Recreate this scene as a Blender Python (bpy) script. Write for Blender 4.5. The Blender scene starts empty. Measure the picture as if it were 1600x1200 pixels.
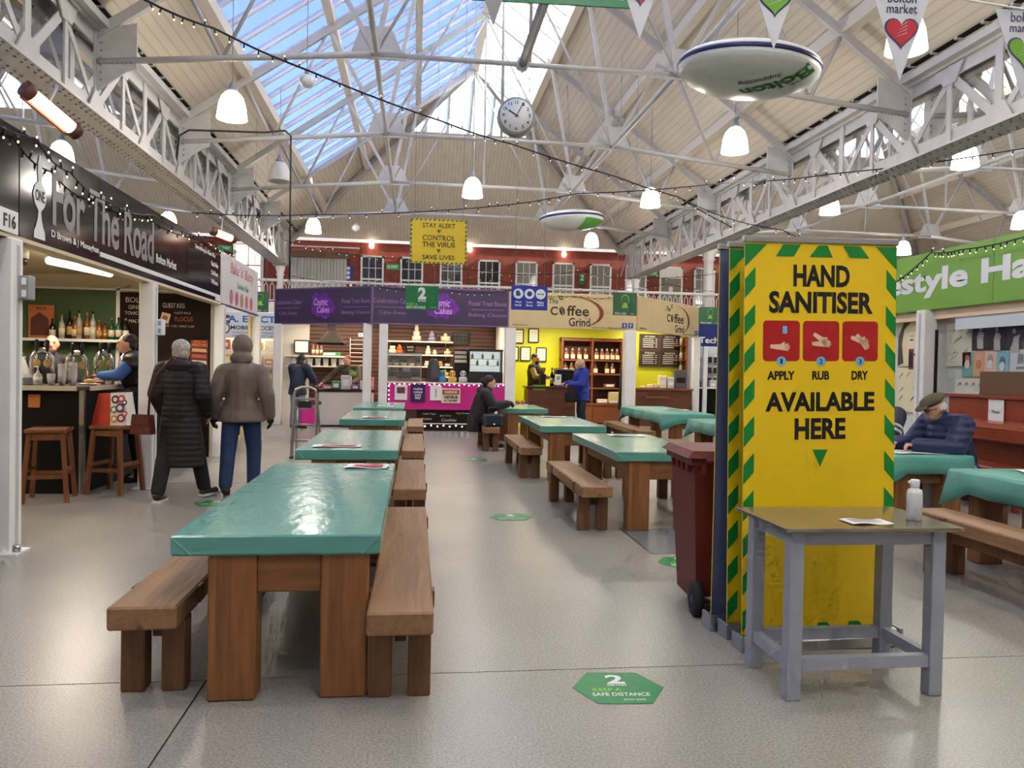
import bpy, bmesh, math, random
from mathutils import Vector, Matrix, Euler
random.seed(7)
D = bpy.data
SC = bpy.context.scene
COL = SC.collection
PI = math.pi
R = math.radians

# ---------------------------------------------------------------- camera, sky, sun, exposure
CAMH = 1.45
_yaw, _pit, _rol = R(7.2), -0.0203, 0.02
_f = Vector((math.sin(_yaw) * math.cos(_pit), math.cos(_yaw) * math.cos(_pit), math.sin(_pit)))
_r0 = Vector((math.cos(_yaw), -math.sin(_yaw), 0))
_u0 = _r0.cross(_f)
_r = _r0 * math.cos(_rol) + _u0 * math.sin(_rol)
_u = _u0 * math.cos(_rol) - _r0 * math.sin(_rol)
cam = D.objects.new('camera', D.cameras.new('camera'))
COL.objects.link(cam)
cam.matrix_world = Matrix(((_r.x, _u.x, -_f.x, 0), (_r.y, _u.y, -_f.y, 0), (_r.z, _u.z, -_f.z, CAMH), (0, 0, 0, 1)))
cam.data.sensor_width = 36
cam.data.lens = 27
cam.data.clip_end = 300
SC.camera = cam

w = D.worlds.new('world')
SC.world = w
w.use_nodes = True
nt = w.node_tree
sky = nt.nodes.new('ShaderNodeTexSky')
sky.sky_type = 'NISHITA'
sky.sun_disc = False
sky.sun_elevation = R(32)
sky.sun_rotation = R(90)
sky.air_density = 1.0
sky.dust_density = 1.5
nt.links.new(sky.outputs[0], nt.nodes['Background'].inputs[0])
nt.nodes['Background'].inputs[1].default_value = 0.42

sun = D.objects.new('sun', D.lights.new('sun', 'SUN'))
COL.objects.link(sun)
sun.data.energy = 9.0
sun.data.angle = R(2)
sun.data.color = (1, .95, .87)
sun.rotation_euler = Vector((math.cos(R(32)), -.12, math.sin(R(32)))).to_track_quat('Z', 'Y').to_euler()

vs = SC.view_settings
vs.view_transform = 'Standard'
vs.look = 'None'
vs.gamma = 1
vs.use_curve_mapping = False
vs.exposure = 0.5
SC.cycles.use_denoising = True
SC.cycles.use_adaptive_sampling = True
SC.cycles.adaptive_threshold = .1
SC.cycles.adaptive_min_samples = 12
SC.cycles.max_bounces = 5
SC.cycles.diffuse_bounces = 3
SC.cycles.glossy_bounces = 3
SC.cycles.transparent_max_bounces = 8
SC.cycles.sample_clamp_indirect = 6
SC.cycles.caustics_reflective = False
SC.cycles.caustics_refractive = False

# ---------------------------------------------------------------- materials
def s2l(c):
    return tuple(((v / 255) / 12.92 if v <= 10 else (((v / 255) + .055) / 1.055) ** 2.4) for v in c)
_M = {}
def M(name, rgb, rough=.5, metal=0, spec=.5, emit=0, var=0, vscale=6, bump=0, bscale=40, vstretch=(1, 1, 1), grain=None, coat=0, quilt=0, ecol=None, trans=0, groove=0):
    """Principled material; rgb is sRGB 0..255. var: colour mottling, bump: relief, grain: axis of wood grain, quilt: band spacing."""
    if name in _M:
        return _M[name]
    m = D.materials.new(name)
    m.use_nodes = True
    n, l = m.node_tree.nodes, m.node_tree.links
    b = n['Principled BSDF']
    c = s2l(rgb) + (1,)
    b.inputs['Base Color'].default_value = c
    b.inputs['Roughness'].default_value = rough
    b.inputs['Metallic'].default_value = metal
    b.inputs['Specular IOR Level'].default_value = spec
    b.inputs['Coat Weight'].default_value = coat
    b.inputs['Coat Roughness'].default_value = .1
    if trans:
        b.inputs['Transmission Weight'].default_value = trans
    if emit:
        b.inputs['Emission Color'].default_value = (s2l(ecol) + (1,)) if ecol else c
        b.inputs['Emission Strength'].default_value = emit
    tc = n.new('ShaderNodeTexCoord')
    def mapped(scale):
        mp = n.new('ShaderNodeMapping')
        mp.inputs['Scale'].default_value = scale
        l.new(tc.outputs['Object'], mp.inputs['Vector'])
        return mp.outputs[0]
    h = None
    if grain is not None:
        st = [14, 14, 14]
        st[grain] = .9
        nz = n.new('ShaderNodeTexNoise')
        nz.inputs['Scale'].default_value = 1.6
        nz.inputs['Detail'].default_value = 6
        nz.inputs['Distortion'].default_value = 1.2
        l.new(mapped(st), nz.inputs['Vector'])
        rp = n.new('ShaderNodeValToRGB')
        rp.color_ramp.elements[0].position = .3
        rp.color_ramp.elements[1].position = .7
        rp.color_ramp.elements[0].color = tuple(v * (1 - var) for v in c[:3]) + (1,)
        rp.color_ramp.elements[1].color = tuple(min(1, v * (1 + var * .7)) for v in c[:3]) + (1,)
        l.new(nz.outputs['Fac'], rp.inputs[0])
        kn = n.new('ShaderNodeTexVoronoi')
        kn.inputs['Scale'].default_value = 1
        ks = [7, 7, 7]
        ks[grain] = 2.2
        l.new(mapped(ks), kn.inputs['Vector'])
        kr = n.new('ShaderNodeValToRGB')
        kr.color_ramp.elements[0].position = .06
        kr.color_ramp.elements[0].color = (.35, .25, .2, 1)
        kr.color_ramp.elements[1].position = .16
        kr.color_ramp.elements[1].color = (1, 1, 1, 1)
        l.new(kn.outputs['Distance'], kr.inputs[0])
        mx = n.new('ShaderNodeMix')
        mx.data_type = 'RGBA'
        mx.blend_type = 'MULTIPLY'
        mx.inputs[0].default_value = .7
        l.new(rp.outputs[0], mx.inputs[6])
        l.new(kr.outputs[0], mx.inputs[7])
        l.new(mx.outputs[2], b.inputs['Base Color'])
        h = nz.outputs['Fac']
        bump = bump or .15
    elif var:
        nz = n.new('ShaderNodeTexNoise')
        nz.inputs['Scale'].default_value = vscale
        nz.inputs['Detail'].default_value = 5
        l.new(mapped(vstretch), nz.inputs['Vector'])
        rp = n.new('ShaderNodeValToRGB')
        rp.color_ramp.elements[0].position = .35
        rp.color_ramp.elements[1].position = .65
        rp.color_ramp.elements[0].color = tuple(v * (1 - var) for v in c[:3]) + (1,)
        rp.color_ramp.elements[1].color = tuple(min(1, v * (1 + var)) for v in c[:3]) + (1,)
        l.new(nz.outputs['Fac'], rp.inputs[0])
        l.new(rp.outputs[0], b.inputs['Base Color'])
    if groove:
        wv = n.new('ShaderNodeTexWave')
        wv.bands_direction = 'X'
        wv.inputs['Scale'].default_value = .314 / groove
        l.new(tc.outputs['Object'], wv.inputs['Vector'])
        rp2 = n.new('ShaderNodeValToRGB')
        rp2.color_ramp.elements[0].position = 0
        rp2.color_ramp.elements[0].color = (.84, .82, .8, 1)
        rp2.color_ramp.elements[1].position = .2
        rp2.color_ramp.elements[1].color = (1, 1, 1, 1)
        l.new(wv.outputs['Fac'], rp2.inputs[0])
        mx = n.new('ShaderNodeMix')
        mx.data_type = 'RGBA'
        mx.blend_type = 'MULTIPLY'
        mx.inputs[0].default_value = 1
        if b.inputs['Base Color'].is_linked:
            l.new(b.inputs['Base Color'].links[0].from_socket, mx.inputs[6])
        else:
            mx.inputs[6].default_value = c
        l.new(rp2.outputs[0], mx.inputs[7])
        l.new(mx.outputs[2], b.inputs['Base Color'])
    if bump:
        if h is None:
            nb = n.new('ShaderNodeTexNoise')
            nb.inputs['Scale'].default_value = bscale
            nb.inputs['Detail'].default_value = 4
            l.new(mapped(vstretch), nb.inputs['Vector'])
            h = nb.outputs['Fac']
        if quilt:
            wv = n.new('ShaderNodeTexWave')
            wv.bands_direction = 'Z'
            wv.inputs['Scale'].default_value = .314 / quilt
            wv.inputs['Distortion'].default_value = 1.2
            wv.inputs['Detail Scale'].default_value = 2
            l.new(tc.outputs['Object'], wv.inputs['Vector'])
            ad = n.new('ShaderNodeMath')
            ad.operation = 'MULTIPLY_ADD'
            ad.inputs[1].default_value = 1.6
            l.new(wv.outputs['Fac'], ad.inputs[0])
            l.new(h, ad.inputs[2])
            h = ad.outputs[0]
        bp = n.new('ShaderNodeBump')
        bp.inputs['Strength'].default_value = bump
        bp.inputs['Distance'].default_value = .02
        l.new(h, bp.inputs['Height'])
        l.new(bp.outputs[0], b.inputs['Normal'])
    _M[name] = m
    return m

def glass_mat(name, tint, gloss=.08, rough=.02, translucent=0):
    if name in _M:
        return _M[name]
    m = D.materials.new(name)
    m.use_nodes = True
    n, l = m.node_tree.nodes, m.node_tree.links
    n.remove(n['Principled BSDF'])
    out = n['Material Output']
    t = n.new('ShaderNodeBsdfTransparent')
    t.inputs[0].default_value = tint + (1,)
    src = t.outputs[0]
    if translucent:
        tl = n.new('ShaderNodeBsdfTranslucent')
        tl.inputs[0].default_value = (.95, .95, .93, 1)
        mx = n.new('ShaderNodeMixShader')
        mx.inputs[0].default_value = translucent
        l.new(src, mx.inputs[1])
        l.new(tl.outputs[0], mx.inputs[2])
        src = mx.outputs[0]
    if not gloss:
        l.new(src, out.inputs[0])
        _M[name] = m
        return m
    g = n.new('ShaderNodeBsdfGlossy')
    g.inputs['Roughness'].default_value = rough
    mx = n.new('ShaderNodeMixShader')
    mx.inputs[0].default_value = gloss
    l.new(src, mx.inputs[1])
    l.new(g.outputs[0], mx.inputs[2])
    l.new(mx.outputs[0], out.inputs[0])
    _M[name] = m
    return m

# ---------------------------------------------------------------- mesh helpers
class MB:
    def __init__(s):
        s.v, s.f, s.sm = [], [], []
    def add(s, vs_, fs, smooth=False):
        o = len(s.v)
        s.v += [tuple(p) for p in vs_]
        s.f += [tuple(i + o for i in f) for f in fs]
        s.sm += [smooth] * len(fs)
        return s
    def box(s, lo, hi, mat=None):
        x0, y0, z0 = lo
        x1, y1, z1 = hi
        p = [Vector(q) for q in ((x0, y0, z0), (x1, y0, z0), (x1, y1, z0), (x0, y1, z0), (x0, y0, z1), (x1, y0, z1), (x1, y1, z1), (x0, y1, z1))]
        if mat:
            p = [mat @ q for q in p]
        return s.add(p, [(0, 3, 2, 1), (4, 5, 6, 7), (0, 1, 5, 4), (1, 2, 6, 5), (2, 3, 7, 6), (3, 0, 4, 7)])
    def cbox(s, c, size, rot=None):
        m = Matrix.Translation(c)
        if rot:
            m = m @ Euler(rot).to_matrix().to_4x4()
        h = [v / 2 for v in size]
        return s.box([-v for v in h], h, m)
    def bbox(s, lo, hi, bev=.006):
        """box with chamfered vertical and horizontal edges"""
        b = bmesh.new()
        bmesh.ops.create_cube(b, size=1)
        for v in b.verts:
            v.co = Vector([lo[i] + (v.co[i] + .5) * (hi[i] - lo[i]) for i in range(3)])
        bmesh.ops.bevel(b, geom=list(b.edges), offset=bev, segments=1, affect='EDGES')
        b.verts.index_update()
        s.add([v.co.copy() for v in b.verts], [[v.index for v in f.verts] for f in b.faces])
        b.free()
        return s
    def bar(s, p, q, a, b=None, up=(0, 0, 1)):
        """box bar from p to q: width a (sideways), height b (along up)"""
        b = b or a
        p, q = Vector(p), Vector(q)
        d = (q - p).normalized()
        up = Vector(up)
        if abs(d.dot(up)) > .99:
            up = Vector((0, 1, 0))
        sd = d.cross(up).normalized()
        u2 = sd.cross(d)
        P = []
        for e in (p, q):
            for i, j in ((-1, -1), (1, -1), (1, 1), (-1, 1)):
                P.append(e + sd * (i * a / 2) + u2 * (j * b / 2))
        return s.add(P, [(3, 2, 1, 0), (4, 5, 6, 7), (0, 1, 5, 4), (1, 2, 6, 5), (2, 3, 7, 6), (3, 0, 4, 7)])
    def tube(s, pts, r, n=6, caps=True):
        pts = [Vector(p) for p in pts]
        rs = r if isinstance(r, (list, tuple)) else [r] * len(pts)
        P, Fc = [], []
        prev = None
        for i, p in enumerate(pts):
            d = (pts[min(i + 1, len(pts) - 1)] - pts[max(i - 1, 0)])
            d = d.normalized() if d.length > 1e-9 else Vector((0, 0, 1))
            if prev is None:
                ref = Vector((0, 0, 1)) if abs(d.z) < .9 else Vector((1, 0, 0))
                a = d.cross(ref).normalized()
            else:
                a = (prev - d * prev.dot(d)).normalized()
            prev = a
            b = d.cross(a)
            for k in range(n):
                t = 2 * PI * k / n
                P.append(p + (a * math.cos(t) + b * math.sin(t)) * rs[i])
        for i in range(len(pts) - 1):
            for k in range(n):
                k2 = (k + 1) % n
                Fc.append((i * n + k, i * n + k2, (i + 1) * n + k2, (i + 1) * n + k))
        if caps:
            Fc.append(tuple(range(n - 1, -1, -1)))
            Fc.append(tuple((len(pts) - 1) * n + k for k in range(n)))
        return s.add(P, Fc, n > 4)
    def lathe(s, prof, n=16, o=(0, 0, 0), mat=None, sx=1, sy=1):
        P, Fc = [], []
        o = Vector(o)
        for r_, z in prof:
            for k in range(n):
                t = 2 * PI * k / n
                q = Vector((r_ * math.cos(t) * sx, r_ * math.sin(t) * sy, z))
                P.append((mat @ q if mat else q) + o)
        for i in range(len(prof) - 1):
            for k in range(n):
                k2 = (k + 1) % n
                Fc.append((i * n + k, i * n + k2, (i + 1) * n + k2, (i + 1) * n + k))
        if prof[0][0] > 1e-5:
            Fc.append(tuple(range(n - 1, -1, -1)))
        if prof[-1][0] > 1e-5:
            Fc.append(tuple((len(prof) - 1) * n + k for k in range(n)))
        return s.add(P, Fc, True)
    def ell(s, c, rad, n=14, m_=8, rot=None):
        prof = [(math.sin(PI * i / m_), -math.cos(PI * i / m_)) for i in range(m_ + 1)]
        mt = Matrix.Diagonal(Vector(rad)).to_4x4()
        if rot:
            mt = Euler(rot).to_matrix().to_4x4() @ mt
        prof[0] = (1e-4, -1)
        prof[-1] = (1e-4, 1)
        return s.lathe(prof, n, c, mt)
    def prism(s, poly, d0, d1, axis='y'):
        """2-D polygon (x,z) swept along y, or (x,y) swept along z, or (y,z) along x"""
        def pt(a, b, d):
            return {'y': (a, d, b), 'z': (a, b, d), 'x': (d, a, b)}[axis]
        n = len(poly)
        P = [pt(a, b, d0) for a, b in poly] + [pt(a, b, d1) for a, b in poly]
        return s.add(P, [tuple(range(n)), tuple(range(2 * n - 1, n - 1, -1))] + [(i, i + n, (i + 1) % n + n, (i + 1) % n) for i in range(n)])
    def build(s, name, mat, parent=None, loc=None, rot=None):
        me = D.meshes.new(name)
        me.from_pydata(s.v, [], s.f)
        if any(s.sm):
            me.polygons.foreach_set('use_smooth', s.sm)
        b = bmesh.new()
        b.from_mesh(me)
        bmesh.ops.recalc_face_normals(b, faces=b.faces)
        b.to_mesh(me)
        b.free()
        me.materials.append(mat)
        return link(name, me, parent, loc, rot)

def link(name, data, parent=None, loc=None, rot=None):
    o = D.objects.new(name, data)
    COL.objects.link(o)
    if parent is not None:
        o.parent = parent
    if loc is not None:
        o.location = loc
    if rot is not None:
        o.rotation_euler = rot
    return o
def tag(o, label, cat, group=None, kind=None):
    o['label'] = label
    if cat:
        o['category'] = cat
    if group:
        o['group'] = group
    if kind:
        o['kind'] = kind
    return o
def thing(name, label, cat, loc=(0, 0, 0), rz=0, group=None):
    return tag(link(name, None, None, loc, (0, 0, rz)), label, cat, group)
def struct(o, label, cat='structure'):
    return tag(o, label, cat, None, 'structure')
def stuff(o):
    o['kind'] = 'stuff'
    return o
def dup(o, parent=None, loc=None, rz=None, label=None):
    c = o.copy()
    COL.objects.link(c)
    c.parent = parent
    if loc is not None:
        c.location = loc
    if rz is not None:
        c.rotation_euler = (0, 0, rz)
    if label:
        c['label'] = label
    for ch in list(o.children):
        dup(ch, c)
    return c
def inst(o, loc, rot=None):
    """another piece of the same part"""
    c = o.copy()
    COL.objects.link(c)
    c.location = loc
    if rot is not None:
        c.rotation_euler = rot
    return c
ORD = ['first', 'second', 'third', 'fourth', 'fifth', 'sixth', 'seventh', 'eighth', 'ninth', 'tenth', 'eleventh', 'twelfth', 'thirteenth', 'fourteenth', 'fifteenth', 'sixteenth', 'seventeenth', 'eighteenth']

def text(body, size, mat, parent, loc, rot=(PI / 2, 0, 0), bold=0, sx=1, ext=.001, align='CENTER', name='lettering', shear=0, space=1):
    cu = D.curves.new('txt', 'FONT')
    cu.body = body
    cu.size = size
    cu.align_x = align
    cu.align_y = 'CENTER'
    cu.offset = bold
    cu.extrude = ext
    cu.shear = shear
    cu.space_character = space
    cu.resolution_u = 3
    t = D.objects.new('txt', cu)
    me = D.meshes.new_from_object(t)
    D.objects.remove(t)
    D.curves.remove(cu)
    me.materials.clear()
    me.materials.append(mat)
    if sx != 1:
        for v in me.vertices:
            v.co.x *= sx
    return link(name, me, parent, loc, rot)
def flat(poly, mat, name, parent, loc, rot=(PI / 2, 0, 0), t=.002):
    """flat printed shape: polygon in the board plane (x right, y up), thickness t"""
    return MB().prism(poly, 0, t, 'z').build(name, mat, parent, loc, rot)
def circ(r_, n=20, cx=0, cy=0, sx=1):
    return [(cx + r_ * sx * math.cos(2 * PI * k / n), cy + r_ * math.sin(2 * PI * k / n)) for k in range(n)]
def rrect(w_, h_, r_=.02, n=4):
    p = []
    for cx, cy, a in ((w_ / 2 - r_, h_ / 2 - r_, 0), (-w_ / 2 + r_, h_ / 2 - r_, 90), (-w_ / 2 + r_, -h_ / 2 + r_, 180), (w_ / 2 - r_, -h_ / 2 + r_, 270)):
        for k in range(n + 1):
            t = R(a + 90 * k / n)
            p.append((cx + r_ * math.cos(t), cy + r_ * math.sin(t)))
    return p
def rect(x0, x1, z0, z1):
    return [(x0, z0), (x1, z0), (x1, z1), (x0, z1)]

# shared materials
WHITE = M('white_paint', (238, 236, 232), .45, var=.04, vscale=3)
STEEL = M('grey_steel_paint', (188, 185, 183), .42, var=.06, vscale=4)
BOARD = M('roof_boarding', (220, 209, 192), .55, var=.05, vscale=3, vstretch=(2, .3, 2), groove=.11)
BLACK = M('black_matt', (18, 17, 18), .55)
DARK = M('dark_gap', (14, 12, 11), .8)
WPRINT = M('white_print', (236, 236, 234), .5)
KPRINT = M('black_print', (22, 18, 16), .5)
GREY = M('grey_plastic', (150, 152, 155), .4)
CHROME = M('chrome', (205, 205, 205), .18, 1)
ALU = M('aluminium', (178, 178, 178), .35, 1)
TEAL = M('teal_vinyl', (92, 158, 144), .2, var=.02, vscale=3, spec=.7, bump=.16, bscale=14, vstretch=(1, .5, 1))
WOODL = M('pine_leg', (140, 90, 46), .5, grain=2, var=.28)
WOODB = M('bench_wood', (146, 108, 72), .55, grain=1, var=.25)
WOODX = M('pine_rail', (132, 84, 44), .5, grain=0, var=.28)
WOODD = M('bench_leg_wood', (112, 74, 44), .55, grain=2, var=.28)
PAPER = M('paper', (238, 236, 230), .6)
REDP = M('red_print', (205, 60, 80), .5)
GREENP = M('green_print', (22, 120, 66), .5)
YEL = M('banner_yellow', (250, 210, 12), .45)
# ================================================================ STRUCTURE
XR, HW, ZE, PT = 1.43, 5.53, 5.6, .7          # ridge x, half width, eaves height, pitch
BAY = 2 * HW
YA, YR, YW = -6.0, 20.3, 26.0                 # near end, ridge end, back wall
def zr(x):
    return ZE + PT * (HW - abs(x - XR))
def zroof(x, y):
    x = (x - XR + HW) % BAY - HW + XR
    return min(zr(x), ZE + PT * (YR + HW - y))
def slab(mb, poly, t=.07):
    n = len(poly)
    P = [Vector(p) for p in poly] + [Vector(p) + Vector((0, 0, t)) for p in poly]
    mb.add(P, [tuple(range(n)), tuple(range(2 * n - 1, n - 1, -1))] + [(i, i + n, (i + 1) % n + n, (i + 1) % n) for i in range(n)])

# ---- floor
FLOOR = M('polished_floor', (166, 160, 150), .27, var=.07, vscale=.7, spec=.45)
def floor_speckle(m):
    n, l = m.node_tree.nodes, m.node_tree.links
    b = n['Principled BSDF']
    tc = n.new('ShaderNodeTexCoord')
    nz = n.new('ShaderNodeTexNoise')
    nz.inputs['Scale'].default_value = 90
    nz.inputs['Detail'].default_value = 3
    l.new(tc.outputs['Object'], nz.inputs['Vector'])
    rp = n.new('ShaderNodeValToRGB')
    rp.color_ramp.elements[0].position = .38
    rp.color_ramp.elements[0].color = (.72, .71, .69, 1)
    rp.color_ramp.elements[1].position = .6
    rp.color_ramp.elements[1].color = (1, 1, 1, 1)
    l.new(nz.outputs['Fac'], rp.inputs[0])
    mx = n.new('ShaderNodeMix')
    mx.data_type = 'RGBA'
    mx.blend_type = 'MULTIPLY'
    mx.inputs[0].default_value = 1
    l.new(b.inputs['Base Color'].links[0].from_socket, mx.inputs[6])
    l.new(rp.outputs[0], mx.inputs[7])
    l.new(mx.outputs[2], b.inputs['Base Color'])
    n2 = n.new('ShaderNodeTexNoise')
    n2.inputs['Scale'].default_value = 1.3
    n2.inputs['Detail'].default_value = 6
    l.new(tc.outputs['Object'], n2.inputs['Vector'])
    mr = n.new('ShaderNodeMapRange')
    mr.inputs[3].default_value = .2
    mr.inputs[4].default_value = .42
    l.new(n2.outputs['Fac'], mr.inputs[0])
    bp = n.new('ShaderNodeBump')
    bp.inputs['Strength'].default_value = .08
    bp.inputs['Distance'].default_value = .01
    l.new(nz.outputs['Fac'], bp.inputs['Height'])
    l.new(bp.outputs[0], b.inputs['Normal'])
floor_speckle(FLOOR)
XS = [-15, -6.9, -.92, 5.0, 11.0, 18]
YS = [-6, -.4, 3.62, 9.6, 15.6, 21.6, 27]
fl = struct(link('floor', None), 'grey polished terrazzo floor with thin dark joints', 'floor')
MB().box((-15, -6, -.12), (18, 27, -.006)).build('joint_bed', DARK, fl)
for i in range(5):
    for j in range(6):
        g = .004
        MB().box((XS[i] + g, YS[j] + g, -.05), (XS[i + 1] - g, YS[j + 1] - g, 0)).build('floor_slab', FLOOR, fl)
COVER = M('floor_cover', (128, 134, 138), .35, .3, var=.1, vscale=30)
cv = thing('access_cover', 'grey recessed floor access cover under the end of the aisle table beside the bin', 'floor cover', (2.2, 6.35, 0))
MB().box((-.3, -.45, .0005), (.3, .45, .003)).build('plate', COVER, cv)
fr = MB()
for a, b in (((-.32, -.47), (.32, -.45)), ((-.32, .45), (.32, .47)), ((-.32, -.45), (-.3, .45)), ((.3, -.45), (.32, .45))):
    fr.box(a + (.0005,), b + (.005,))
fr.build('rim', ALU, cv)

# ---- roof boarding
def roof(dx, k):
    c = struct(link('ceiling', None, None, (dx, 0, 0)), ['boarded cream roof slopes over the middle aisle', 'boarded cream roof slopes over the salon side bay', 'boarded cream roof slopes over the bar side bay'][k], 'ceiling')
    e0, e1 = XR - HW, XR + HW
    gl, gr = XR - 4.32, XR + 1.5
    b = MB()
    slab(b, [(e0, YA, ZE), (gl, YA, zr(gl)), (gl, YR + 4.32, zr(gl)), (e0, YR + HW, ZE)])
    slab(b, [(gl, 21, zr(gl)), (XR - .7, 21, zr(XR - .7)), (gl, YR + 4.32, zr(gl))])
    b.build('slope_boarding', BOARD, c)
    b = MB()
    slab(b, [(e1, YA, ZE), (e1, YR + HW, ZE), (gr, YR + 1.5, zr(gr)), (gr, YA, zr(gr))])
    b.build('slope_boarding', BOARD, c)
    b = MB()
    h = 1.9
    slab(b, [(XR - h, YR + h, zr(XR - h)), (XR + h, YR + h, zr(XR + h)), (e1, YR + HW, ZE), (e0, YR + HW, ZE)])
    b.build('hip_boarding', BOARD, c)
    for off, w_, d_ in ((-4.32, .16, .2), (-2.95, .14, .16), (-1.47, .14, .16), (0, .16, .24), (1.5, .16, .2), (3.0, .16, .2), (4.42, .16, .2)):
        x = XR + off
        MB().box((x - w_ / 2, YA, zr(x) - d_), (x + w_ / 2, YR + abs(off), zr(x) - .004)).build('purlin', M('purlin_cream', (226, 216, 200), .5), c)
    for s in (-1, 1):
        MB().bar((XR, YR, zr(XR) - .1), (XR + s * HW, YR + HW, ZE - .1), .12, .2).build('hip_rafter', STEEL, c)
    for s in (-1, 1):                              # solid dark strips painted as the shade inside the eaves vent gaps
        x = XR + s * (HW - .22)
        MB().box((x - .05, YA, zr(x) - .03), (x + .05, YR + HW - .3, zr(x) - .015)).build('vent_slot_shade', DARK, c)
        v = MB()
        y = 3.0
        while y < YR + HW - .4:
            v.box((x - .055, y, zr(x) - .045), (x + .055, y + .05, zr(x) - .01))
            y += .46
        stuff(v.build('vent_spacer', STEEL, c))
    return c
roof(0, 0)
roof(BAY, 1)
roof(-BAY, 2)

# ---- skylights
GLB = glass_mat('blue_roof_glass', (.68, .72, .88), .0, .1, .06)
GLW = glass_mat('white_roof_glass', (.9, .92, .93), 0, .1, 1)
PANEW = .62
def skylight(name, dx, side, rows, yend, label, mat):
    s = struct(link(name, None, None, (dx, 0, 0)), label, 'skylight')
    xs = [XR + side * r_ for r_ in rows]
    n = int((yend - YA) / PANEW)
    for i in range(len(xs) - 1):
        a, b = xs[i], xs[i + 1]
        m = MB()
        slab(m, [(a, .03, zr(a)), (a, PANEW - .03, zr(a)), (b, PANEW - .03, zr(b)), (b, .03, zr(b))], .01)
        p0 = m.build('pane', mat, s, (0, YA, 0))
        for k in range(1, n):
            inst(p0, (0, YA + k * PANEW, 0))
    m = MB()
    m.bar((xs[0], 0, zr(xs[0]) + .0), (xs[-1], 0, zr(xs[-1]) + .0), .055, .09)
    b0 = m.build('glazing_bar', WHITE, s, (0, YA, 0))
    for k in range(1, n + 1):
        inst(b0, (0, YA + k * PANEW, 0))
    return s
ROWL = (0.05, 1.47, 2.95, 4.3)
skylight('window_1', 0, -1, ROWL, 21.2, 'long blue-lit roof skylight of three pane rows above the aisle', GLB)
skylight('window_2', 0, 1, (0.05, 1.45), 20.4, 'bright white single-row roof skylight beside the ridge', GLW)
skylight('window_3', BAY, -1, ROWL, 21.2, 'bright roof skylight seen through the girder above the salon', GLW)
skylight('window_4', -BAY, 1, (0.05, 1.45), 20.4, 'bright roof skylight seen past the girder above the bar', GLW)
skylight('window_15', -BAY, -1, ROWL, 21.2, 'far slope skylight over the bar side bay', GLB)
skylight('window_16', BAY, 1, (0.05, 1.45), 20.4, 'far slope single-row skylight over the salon side bay', GLW)
# glazed top of the hip end
hs = struct(link('window_5', None), 'bright glazed triangle at the top of the far hipped roof end', 'skylight')
for k in range(-3, 3):
    x0, x1 = XR + k * .62, XR + (k + 1) * .62
    def hp(x, d):
        return (x, YR + d, zr(XR) - PT * d)
    m = MB()
    d0, d1 = abs(x0 - XR), abs(x1 - XR)
    slab(m, [hp(x0 + .03, d0 + .02), hp(x1 - .03, d1 + .02), hp(x1 - .03, 1.9), hp(x0 + .03, 1.9)], .01)
    m.build('pane', GLW, hs)
    if k > -3:
        MB().bar(hp(x0, d0), hp(x0, 1.9), .055, .09).build('glazing_bar', WHITE, hs)

dup(hs, None, (BAY, 0, 0), 0, 'glazed triangle at the hipped end of the salon side bay')
dup(hs, None, (-BAY, 0, 0), 0, 'glazed triangle at the hipped end of the bar side bay')
# ---- lattice girders
def girder(x, label):
    g = thing('lattice_girder', label, 'girder', (x, 0, 0))
    y0, y1, zb, zt = -5.9, 24.3, 4.45, 5.5
    MB().box((-.21, y0, zb), (.21, y1, zb + .035)).build('bottom_flange', STEEL, g)
    for s in (-1, 1):
        MB().box((s * .12 - .012, y0, zb + .035), (s * .12 + .012, y1, zb + .2)).build('bottom_chord', STEEL, g)
        MB().box((s * .12 - .012, y0, zt - .17), (s * .12 + .012, y1, zt - .02)).build('top_chord', STEEL, g)
    MB().box((-.19, y0, zt - .02), (.19, y1, zt + .02)).build('top_flange', STEEL, g)
    MB().box((-.3, y0, zt + .02), (.3, y1, zt + .12)).build('gutter', STEEL, g)
    post = dg = None
    k = 0
    y = 3.3 - 1.7 * 5
    while y < y1 - .3:
        for s in (-1, 1):
            if post is None:
                post = MB().box((-.012, -.06, zb + .035), (.012, .06, zt - .02)).build('post', STEEL, g, (s * .145, y, 0))
                pl = MB().prism([(-.26, zb + .04), (.26, zb + .04), (.11, zb + .27), (-.11, zb + .27)], -.01, .01, 'x').build('gusset_plate', STEEL, g, (s * .16, y, 0))
                pt_ = MB().prism([(-.11, zt - .26), (.11, zt - .26), (.26, zt - .03), (-.26, zt - .03)], -.01, .01, 'x').build('gusset_plate', STEEL, g, (s * .16, y + .85, 0))
                d1 = MB().bar((0, .1, zb + .18), (0, .85, zt - .15), .018, .11, (0, 1, 0)).build('diagonal', STEEL, g, (s * .13, y, 0))
                d2 = MB().bar((0, .85, zt - .15), (0, 1.6, zb + .18), .015, .09, (0, 1, 0)).build('diagonal', STEEL, g, (s * .13, y, 0))
                p2 = MB().box((-.012, -.04, zb + .035), (.012, .04, zt - .02)).build('post', STEEL, g, (s * .15, y + .85, 0))
            else:
                inst(post, (s * .145, y, 0))
                inst(pl, (s * .16, y, 0))
                inst(pt_, (s * .16, y + .85, 0))
                inst(d1, (s * .13, y, 0))
                inst(d2, (s * .13, y, 0))
                inst(p2, (s * .15, y + .85, 0))
        y += 1.7
    rv = MB()
    y = 3.0
    while y < 18:
        for s in (-1, 1):
            rv.lathe([(.018, 0), (.012, -.012), (.0001, -.015)], 6, (s * .17, y, zb))
            rv.lathe([(.018, 0), (.012, -.012), (.0001, -.015)], 6, (s * .1, y + .07, zb))
        y += .14
    stuff(rv.build('rivets', M('rivet', (150, 146, 142), .5), g))
    return g
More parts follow.
